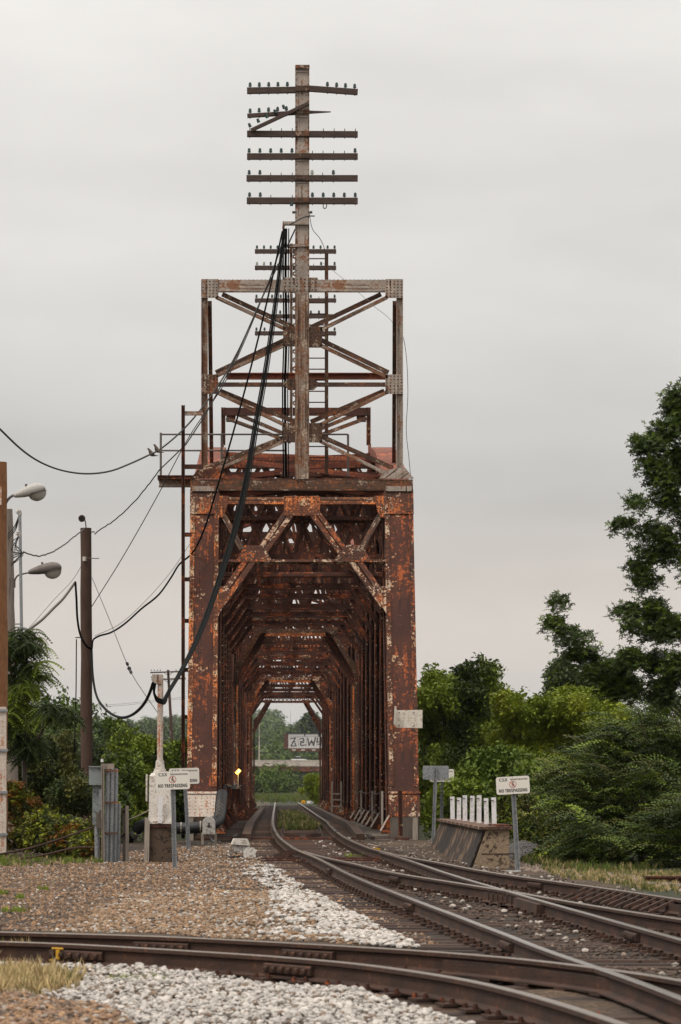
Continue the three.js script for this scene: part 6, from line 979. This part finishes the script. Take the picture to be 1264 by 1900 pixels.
for (const [i, lab, x, y, d, rx, ry, ta, tb, sd] of [[0, 'slender young poplar standing highest among the trees left of the bridge', 212, 1385, 135, 22, 62, 'mid', 'grey', 41], [1, 'pale willow thicket directly left of the plain wooden pole', 110, 1420, 140, 62, 62, 'grey', 'olive', 42], [2, 'broad olive tree between the plain pole and the signal mast', 255, 1412, 120, 52, 58, 'mid', 'yellow', 43], [3, 'leafy green tree directly beside the thin rusty channel', 325, 1420, 115, 36, 56, 'mid', 'light', 44], [4, 'grey green willow behind the conduit bundle', 190, 1430, 130, 40, 60, 'grey', 'mid', 45], [5, 'low olive willow behind the white pole guard', 30, 1425, 138, 60, 62, 'grey', 'olive', 46]]) tree('river_tree', lab, 'tree', [lobePx(x, y, d, rx, ry, rx * d / F), lobePx(x - rx * 0.5, y + 40, d, rx * 0.8, ry * 0.7), lobePx(x + rx * 0.5, y + 46, d, rx * 0.8, ry * 0.7)], 2300, clumpOval[i % 3], 1.25, patchy(ta, tb, 1.2), sd, { trunk: 0.1, hole: 0.33, hf: 1.8, boughs: 12 });
// ---- grass
const blade = leafGeo(tri => { const r = rng(7); for (let i = 0; i < 9; i++) { const a = r() * 6.283, l = 0.6 + 0.5 * r(), b = V((r() - 0.5) * 0.5, 0, (r() - 0.5) * 0.5), t = V(Math.cos(a) * 0.35 * l, l, Math.sin(a) * 0.35 * l).add(b), m = V(Math.cos(a) * 0.08, l * 0.55, Math.sin(a) * 0.08).add(b), s = V(-Math.sin(a), 0, Math.cos(a)).multiplyScalar(0.05); tri(b.clone().add(s).toArray(), b.clone().sub(s).toArray(), m.clone().add(s.clone().multiplyScalar(0.8)).toArray()); tri(b.clone().sub(s).toArray(), m.clone().sub(s.clone().multiplyScalar(0.8)).toArray(), m.clone().add(s.clone().multiplyScalar(0.8)).toArray()); tri(m.clone().add(s.clone().multiplyScalar(0.8)).toArray(), m.clone().sub(s.clone().multiplyScalar(0.8)).toArray(), t.toArray()); } });
function grass(name, label, place, count, h, tones, seed) {
  const r = rng(seed), A = [], C = [], m4 = new THREE.Matrix4(), q = new THREE.Quaternion(), e = new THREE.Euler(); let tries = 0;
  while (A.length < count && tries++ < count * 10) { const p = place(r); if (!p) continue; const s = h * (0.5 + r()); e.set((r() - 0.5) * 0.6, r() * 6.28, (r() - 0.5) * 0.6); q.setFromEuler(e); m4.compose(V(...p), q, V(s * 0.8, s, s * 0.8)); A.push(m4.clone()); const j = 0.7 + 0.6 * r(); C.push(tones(r, ...p).map(v => v * j)); }
  const m = new THREE.InstancedMesh(blade, grassMat, A.length); A.forEach((a, i) => { m.setMatrixAt(i, a); m.setColorAt(i, new THREE.Color().setRGB(...C[i])); }); m.name = numbered(name); tag(m, label, 'grass', null, 'stuff'); scene.add(m);
}
const onG = s => r => { const p = s(r); if (p && nz(2, p[0] / 5, p[1] / 7) < 0.34 + 0.2 * r()) return null; return p && [p[0], groundY(...p) - 0.01, -p[1]]; };
grass('dry_grass', 'tuft of dry straw coloured grass in front of the foreground rails', onG(r => { const g = () => r() + r() + r() - 1.5, c = onGround(24, 1836); return [c.x + g() * 0.40, -c.z + g() * 1.2]; }), 3600, 0.13, pick(['straw', 9], ['olive', 1]), 1);
grass('dry_grass', 'strip of dry grass along the far side of the curved rails at the picture edge', onG(sampleIn([[-60, 1752], [60, 1775], [40, 1790], [-60, 1800]])), 260, 0.13, pick(['straw', 4], ['olive', 1]), 2);
grass('dry_grass', 'dry grassy verge behind the outer rail under the dark shrub', onG(sampleIn([[1000, 1612], [1264, 1618], [1300, 1665], [1150, 1645], [1030, 1625]])), 2200, 0.07, pick(['straw', 4], ['olive', 4], ['mid', 1]), 3);
grass('green_grass', 'green grass growing under the bank shrubs beside the leaning sign', onG(sampleIn([[940, 1590], [1060, 1590], [1230, 1612], [1080, 1622], [980, 1608]])), 900, 0.12, pick(['mid', 2], ['olive', 3], ['straw', 1], ['dark', 2]), 4);
grass('green_grass', 'bright green grass edging the yard below the autumn shrub', onG(sampleIn([[-60, 1592], [200, 1588], [190, 1602], [60, 1608], [-60, 1608]])), 800, 0.085, pick(['light', 1], ['mid', 3], ['olive', 2], ['straw', 1]), 5);
for (const [i, x, y, rx, rd, n] of [[0, 80, 1652, 0.08, 0.18, 30], [1, 36, 1668, 0.06, 0.15, 22], [2, 22, 1692, 0.22, 0.3, 60], [3, 4, 1660, 0.1, 0.3, 40], [4, 258, 1826, 0.26, 0.22, 110], [5, 735, 1557, 0.45, 1.4, 160], [6, 655, 1590, 0.2, 0.8, 40]]) { const c = onGround(x, y); grass('grass_tuft', ['bright grass tuft farthest out in the brown gravel', 'smallest bright grass tuft in the brown gravel', 'grass patch in the gravel behind the curved rails', 'grass tuft in the gravel at the very edge of the picture', 'grass tuft growing through the white stones in front of the rails', 'green grass patch beside the end of the plank footway', 'weeds growing between the switch rails'][i], r => { const a = r() * 6.283, q = Math.sqrt(r()), px = c.x + Math.cos(a) * q * rx, d = -c.z + Math.sin(a) * q * rd; return [px, groundY(px, d) - 0.01, -d]; }, n, 0.07, pick(['light', 3], ['mid', 2], ['yellow', 1]), 20 + i); }
grass('track_weeds', 'brownish weeds grown up between the rails on the bridge', r => { const d = 74 + 62 * r() * r(), x = BX + (r() - 0.5) * 1.1; return [x, railY(d) - 0.2, -d]; }, 2400, 0.14, pick(['olive', 4], ['straw', 1], ['dark', 3], ['mid', 1]), 30);
grass('field_grass', 'tall pale grass of the field beyond the far end of the bridge', r => { const d = 215 + 240 * r(), x = (r() - 0.5) * d * 0.1 + 2; return [x, groundY(x, d), -d]; }, 7000, 0.34, pick(['olive', 3], ['grey', 2], ['mid', 2]), 31);

// ================================================================ FAR SIDE
{
  const r = rng(51), lobes = [], back = [];
  // woods behind the highway climbing the hill, and the dark belt under it
  for (let i = 0; i < 420; i++) { const d = 860 + 560 * Math.pow(r(), 0.8), x = -150 + 330 * r() * (d / 900), h = 8 + 6 * r(), y = groundY(x, d); lobes.push([x, y + h * 0.55, -d, 5 + 3 * r(), h * 0.55, 5]); }
  const T = tag(new THREE.Group(), 'hazy green wood covering the hill behind the highway', 'woods', null, 'stuff'); T.name = 'hill_woods'; scene.add(T); origin.set(T, V(0, 0, 0)); crown(T, 'canopy', lobes, 26000, farClump[0], 2.3, patchy('dark', 'mid', 0.08), 52, { hole: 0.18, hf: 0.1 });
  for (let i = 0; i < 150; i++) { const d = 520 + 250 * r(), x = -90 + 170 * r(), h = 4 + 1.6 * r(); back.push([x, groundY(x, d) + h * 0.5, -d, 3.5 + 2 * r(), h * 0.5, 3]); }
  const U = tag(new THREE.Group(), 'dark belt of low trees under the highway bridge', 'woods', null, 'stuff'); U.name = 'belt_woods'; scene.add(U); origin.set(U, V(0, 0, 0)); crown(U, 'canopy', back, 12000, farClump[1], 1.1, patchy('dark', 'mid', 0.15), 53, { hole: 0.2, hf: 0.15 });
  const side = []; for (let i = 0; i < 170; i++) { const d = 200 + 140 * r(), right = r() < 0.5, x = right ? 16 + 34 * r() + (d - 200) * 0.06 : -12 - 34 * r() - (d - 200) * 0.09, h = 6 + 3 * r(); side.push([x, groundY(x, d) + h * 0.5, -d, 2.6 + 1.5 * r(), h * 0.55, 2.6]); }
  const W = tag(new THREE.Group(), 'thick woods along the far river bank on both sides of the bridge', 'woods', null, 'stuff'); W.name = 'bank_woods'; scene.add(W); origin.set(W, V(0, 0, 0)); crown(W, 'canopy', side, 14000, farClump[0], 0.72, patchy('dark', 'mid', 0.2), 54, { hole: 0.2, hf: 0.3 });
  const hill = []; for (let i = 0; i < 260; i++) { const d = 1900 + 900 * r(), x = -330 + 330 * r(), h = 12 + 6 * r(); hill.push([x, groundY(x, d) + h * 0.5, -d, 9, h * 0.6, 9]); }
  const H = tag(new THREE.Group(), 'blue hazy wooded ridge left of the bridge', 'woods', null, 'stuff'); H.name = 'ridge_woods'; scene.add(H); origin.set(H, V(0, 0, 0)); crown(H, 'canopy', hill, 9000, farClump[1], 5, patchy('dark', 'mid', 0.05), 55, { hole: 0.1, hf: 0.05 });
}
tree('hill_tree', 'tall rounded tree standing above the hilltop beyond the billboard', 'tree', [lobePx(578, 1341, 1150, 11, 14, 3), lobePx(574, 1350, 1150, 10, 10, 3), lobePx(586, 1352, 1150, 8, 10, 3)], 420, farClump[0], 3, pick(['dark', 3], ['mid', 1]), 61, { trunk: 0.5, hole: 0.3, hf: 0.2 });
tree('sapling', 'bright yellow green sapling beside the far end of the bridge', 'tree', [lobePx(585, 1460, 192, 14, 26, 0.6), lobePx(574, 1450, 192, 9, 14, 0.4), lobePx(592, 1478, 192, 12, 20, 0.5), lobePx(562, 1466, 192, 8, 5, 0.3)], 700, clumpOval[1], 0.9, pick(['yellow', 3], ['light', 3], ['mid', 1]), 62, { trunk: 0.05, hole: 0.3, hf: 3 });
{ // highway viaduct with a car, lamp post
  const d = 800, s = d / F, q = (x, y, o = 0) => P(x, y, d + o), T = thing('highway_viaduct', 'pale concrete highway viaduct with a brown girder crossing behind the bridge', 'highway bridge', V(0, groundY(0, d), -d));
  mb().bar(q(-600, 1416.5), q(1300, 1416.5), 0.4, 10.5 * s).build('parapet', M.bridgeConcrete, T); mb().bar(q(-600, 1411), q(1300, 1411), 0.55, 0.25).build('parapet_cap', M.bridgeConcrete, T);
  mb().box(V(q(350, 0).x, q(0, 1422, 0).y, -d - 6.2), 290, 0.4, 12).build('deck', M.bridgeConcrete, T); mb().bar(q(-600, 1427), q(1300, 1427), 0.5, 9.5 * s).build('girder', M.maroon, T); mb().bar(q(-600, 1432, 9), q(1300, 1432, 9), 0.5, 11 * s).build('girder', M.dark, T);
  mb().bar(q(-600, 1416, 12.3), q(1300, 1416, 12.3), 0.4, 8 * s).build('parapet', M.bridgeConcrete, T);
  for (const x of [-420, -60, 610, 960]) mb().box(V(q(x, 0).x, (q(0, 1436).y + groundY(0, d)) / 2, -d - 5), 1.6, q(0, 1436).y - groundY(0, d) + 1, 9).build('column', M.bridgeConcrete, T);
  const c = q(554.5, 1411, 4), C = thing('car', 'white car driving over the highway viaduct, only its roof showing', 'car', V(c.x, q(0, 1421.6).y, c.z)), base = V(c.x, q(0, 1421.6).y, c.z), prof = [[-2.3, 0.3], [2.3, 0.3], [2.3, 0.85], [1.3, 1.0], [-1.5, 1.0], [-2.25, 0.9]], cab = [[-1.5, 1.0], [1.3, 1.0], [0.55, 1.62], [-0.9, 1.64]];
  const up = base.y, L = (pts, z0, z1, dy = 0) => mb().ext(V(base.x, up + dy, base.z + z0), V(base.x, up + dy, base.z + z1), pts); const white = std({ color: 0xd8d8d6, roughness: 0.3 });
  L(prof, 0.85, -0.85, 1.05).build('body', white, C); L(cab.map(([a, b]) => [a * 0.97, b * 0.985 + 0.005]), 0.72, -0.72, 1.05).build('cabin_glass', M.black, C); L([[-0.95, 1.58], [0.6, 1.56], [0.5, 1.68], [-0.85, 1.70]], 0.74, -0.74, 1.05).build('roof', white, C);
  for (const x of [-1.4, 1.4]) for (const z of [-0.75, 0.75]) mb().tube([V(base.x + x, up + 1.38, base.z + z - 0.1), V(base.x + x, up + 1.38, base.z + z + 0.1)], 0.33, 12).build('wheel', M.black, C);
  const K = thing('highway_lamp_post', 'slim white lamp post rising from the highway viaduct', 'lamp post', q(481, 1411, 0.6)); mb().tube([q(481, 1413, 0.6), q(481.5, 1325, 0.6)], t => 0.16 - 0.06 * t, 8).build('post', M.bridgeConcrete, K); mb().tube([q(481.5, 1326, 0.6), q(476, 1322, 0.6), q(468, 1321, 0.6)], 0.06, 6).build('arm', M.bridgeConcrete, K); mb().box(q(466, 1321.5, 0.6), 0.9, 0.16, 0.3).build('lamp_head', M.castGrey, K);
  for (const [i, y] of [[0, 1374], [1, 1395]]) { const a = P(380, y - 1, 840), b = P(640, y + 1, 840); const W = thing('power_line', i ? 'lower of the two faint power lines before the hill wood' : 'upper of the two faint power lines before the hill wood', 'power line', a); mb().tube([a, a.clone().lerp(b, 0.5).add(V(0, -0.15, 0)), b], 0.05, 4).build('strand', M.cableThin, W); }
  const A = thing('radio_mast', 'very thin radio mast far beyond the hilltop trees', 'radio mast', P(539, 1350, 2600)); mb().tube([P(539, 1350, 2600), P(539, 1318, 2600)], t => 0.22 - 0.12 * t, 5).build('mast', M.pipe, A);
}
{ // graffiti covered billboard
  const cv = document.createElement('canvas'); cv.width = 1024; cv.height = 384; const g = cv.getContext('2d'); g.fillStyle = '#c4c1be'; g.fillRect(0, 0, 1024, 384);
  g.strokeStyle = '#8d8886'; g.lineWidth = 4; for (let x = 0; x <= 1024; x += 64) { g.beginPath(); g.moveTo(x, 0); g.lineTo(x, 384); g.stroke(); } for (const y of [96, 200, 290]) { g.beginPath(); g.moveTo(0, y); g.lineTo(1024, y); g.stroke(); }
  g.fillStyle = '#26303a'; for (const [x, w, h] of [[352, 26, 80], [660, 30, 90]]) g.fillRect(x, 0, w, h);
  g.strokeStyle = '#1e1c20'; g.lineWidth = 26; g.lineJoin = 'round'; g.lineCap = 'round'; const L = (...p) => { g.beginPath(); p.forEach(([x, y], i) => i ? g.lineTo(x, y) : g.moveTo(x, y)); g.stroke(); };
  L([40, 140], [160, 115], [60, 330], [175, 325], [150, 255]); L([95, 225], [150, 215]); L([255, 150], [330, 125], [350, 180], [270, 260], [285, 320], [385, 300]); L([270, 215], [345, 240]); L([430, 130], [460, 320], [515, 180], [560, 325], [600, 110]); L([480, 240], [565, 225]); L([650, 120], [640, 230], [750, 215]); L([735, 110], [715, 330]); L([655, 280], [740, 275]); L([800, 130], [840, 320], [900, 120]); L([940, 120], [930, 320], [1010, 310]);
  g.lineWidth = 7; L([20, 90], [1010, 78]); L([210, 105], [230, 330]); L([410, 100], [402, 340]); L([620, 95], [625, 340]);
  const t = new THREE.CanvasTexture(cv); t.colorSpace = THREE.SRGBColorSpace; const d = 835, q = (x, y, o = 0) => P(x, y, d + o), w = 86 * d / F, h = 27.5 * d / F, c = q(578, 1374.5), T = thing('billboard', 'billboard with white panels covered in black graffiti letters above the highway', 'billboard', V(q(594, 0).x, groundY(14, d), -d - 1));
  const f = new THREE.Mesh(new THREE.BoxGeometry(w, h, 0.2), [M.pipe, M.pipe, M.pipe, M.pipe, std({ map: t, roughness: 0.7 }), M.pipe]); f.name = 'panel'; f.position.copy(c).sub(origin.get(T)); T.add(f);
  mb().box(q(578, 1360.3, -0.05), w + 1.2, 0.35, 0.5).build('frame_rail', M.black, T); mb().box(q(531, 1375, 0.4), 8 * d / F, h + 0.2, 1.2).build('return_side', M.maroon, T); mb().box(q(578, 1391.5, 0.2), w - 0.6, 0.9, 1.6).build('catwalk', M.maroon, T);
  for (const x of [545.5, 562.5, 582]) mb().box(q(x, 1391.5, -1.3), 1.0, 0.45, 0.6).build('floodlight', M.bridgeConcrete, T);
  mb().tube([V(q(594, 0).x, groundY(14, d) - 0.5, -d - 1), q(594, 1391, 1)], 0.55, 12).build('column', M.maroon, T);
}
{ // track signs past the bridge, a parked white van, a far pole
  const d = 205, S = thing('speed_sign', 'round yellow speed sign reading 20 past the far end of the bridge', 'sign', P(563, 1497, d)), cv = document.createElement('canvas'); cv.width = cv.height = 128; const g = cv.getContext('2d'); g.fillStyle = '#e0a012'; g.fillRect(0, 0, 128, 128); g.fillStyle = '#221c10'; g.font = 'bold 74px sans-serif'; g.textAlign = 'center'; g.textBaseline = 'middle'; g.fillText('20', 64, 68);
  const t = new THREE.CanvasTexture(cv); t.colorSpace = THREE.SRGBColorSpace; const disc = new THREE.Mesh(new THREE.CylinderGeometry(0.155, 0.155, 0.02, 20).rotateX(Math.PI / 2), M.yellow); disc.name = 'disc'; disc.position.copy(P(563, 1488.5, d)).sub(origin.get(S)); S.add(disc); const f = new THREE.Mesh(new THREE.CircleGeometry(0.15, 20), std({ map: t, roughness: 0.6 })); f.name = 'sign_face'; f.position.z = 0.013; disc.add(f); mb().tube([P(563, 1500, d + 0.05), P(563, 1486, d + 0.05)], 0.02, 6).build('post', M.stake, S);
  const W = thing('track_sign', 'small white rectangular sign beside the yellow speed sign', 'sign', P(576, 1497, d)); mb().box(P(576, 1488.5, d), 0.5, 0.19, 0.02).build('panel', M.postWhite, W); mb().box(P(577, 1488.3, d - 0.02), 0.12, 0.05, 0.01).build('mark', M.black, W); mb().tube([P(576, 1499, d + 0.04), P(576, 1488, d + 0.04)], 0.02, 6).build('post', M.stake, W);
  const e = 330, C = thing('van', 'tiny white van parked in the field past the bridge', 'van', P(484, 1495, e)), b = P(484, 1494.5, e); mb().ext(V(b.x, b.y, b.z - 1.6), V(b.x, b.y, b.z + 1.6), oct(0.55, 0.26, 0.08)).build('body', M.postWhite, C); mb().box(b.clone().add(V(0, 0.02, 1.61)), 0.4, 0.07, 0.02).build('windscreen', M.black, C); for (const x of [-0.2, 0.2]) mb().tube([b.clone().add(V(x - 0.04, -0.14, 1.2)), b.clone().add(V(x + 0.04, -0.14, 1.2))], 0.07, 8).build('wheel', M.black, C);
  const p = 230, K = thing('telegraph_pole', 'distant dark telegraph pole with two crossarms leaning behind the signal mast', 'telegraph pole', P(321, 1470, p)); mb().tube([P(322, 1480, p), P(319, 1370, p), P(312, 1243, p)], t => 0.15 - 0.05 * t, 8).build('pole_shaft', M.pole, K);
  for (const [y, x0, x1] of [[1247, 279, 338], [1260, 281, 345]]) { const arm = mb().bar(P(x0, y + 1, p - 0.2), P(x1, y - 1, p - 0.2), 0.12, 0.11).build('crossarm', M.arm, K); for (const x of [281, 286.5, 292, 297.5, 327, 334]) { const m = mb(); insulator(m, P(x, y, p - 0.2).add(V(0, 0.06, 0)), 0, 0.14); m.build('insulator', M.insulator, arm); } for (const s of [-1, 1]) mb().bar(P(312 + s * 9, y, p - 0.2), P(313, y + 7, p - 0.2), 0.03, 0.04).build('arm_brace', M.pin, K); }
  const a = P(120, 1316, 260), c2 = P(345, 1296, 240), PL = thing('power_line', 'faint pair of wires crossing the sky left of the bridge', 'power line', a); for (const k of [0, 0.14]) mb().tube([a.clone().add(V(0, k, 0)), a.clone().lerp(c2, 0.5).add(V(0, -0.12 + k, 0)), c2.clone().add(V(0, k, 0))], 0.012, 4).build('strand', M.cableThin, PL);
  const n = 68.6, N2 = thing('fallen_timber', 'rust coloured steel offcut lying in the grass under the dark shrub', 'steel beam', onGround(1235, 1636)), o = onGround(1235, 1640); mb().ext(V(o.x - 0.32, o.y + 0.05, o.z), V(o.x + 0.9, o.y + 0.05, o.z - 0.1), ibeam(0.12, 0.14, 0.03)).build('beam', M.maroon, N2);
}
scene.traverse(o => { if (o.isMesh) { o.castShadow = true; o.receiveShadow = true; } });
renderer.render(scene, camera);
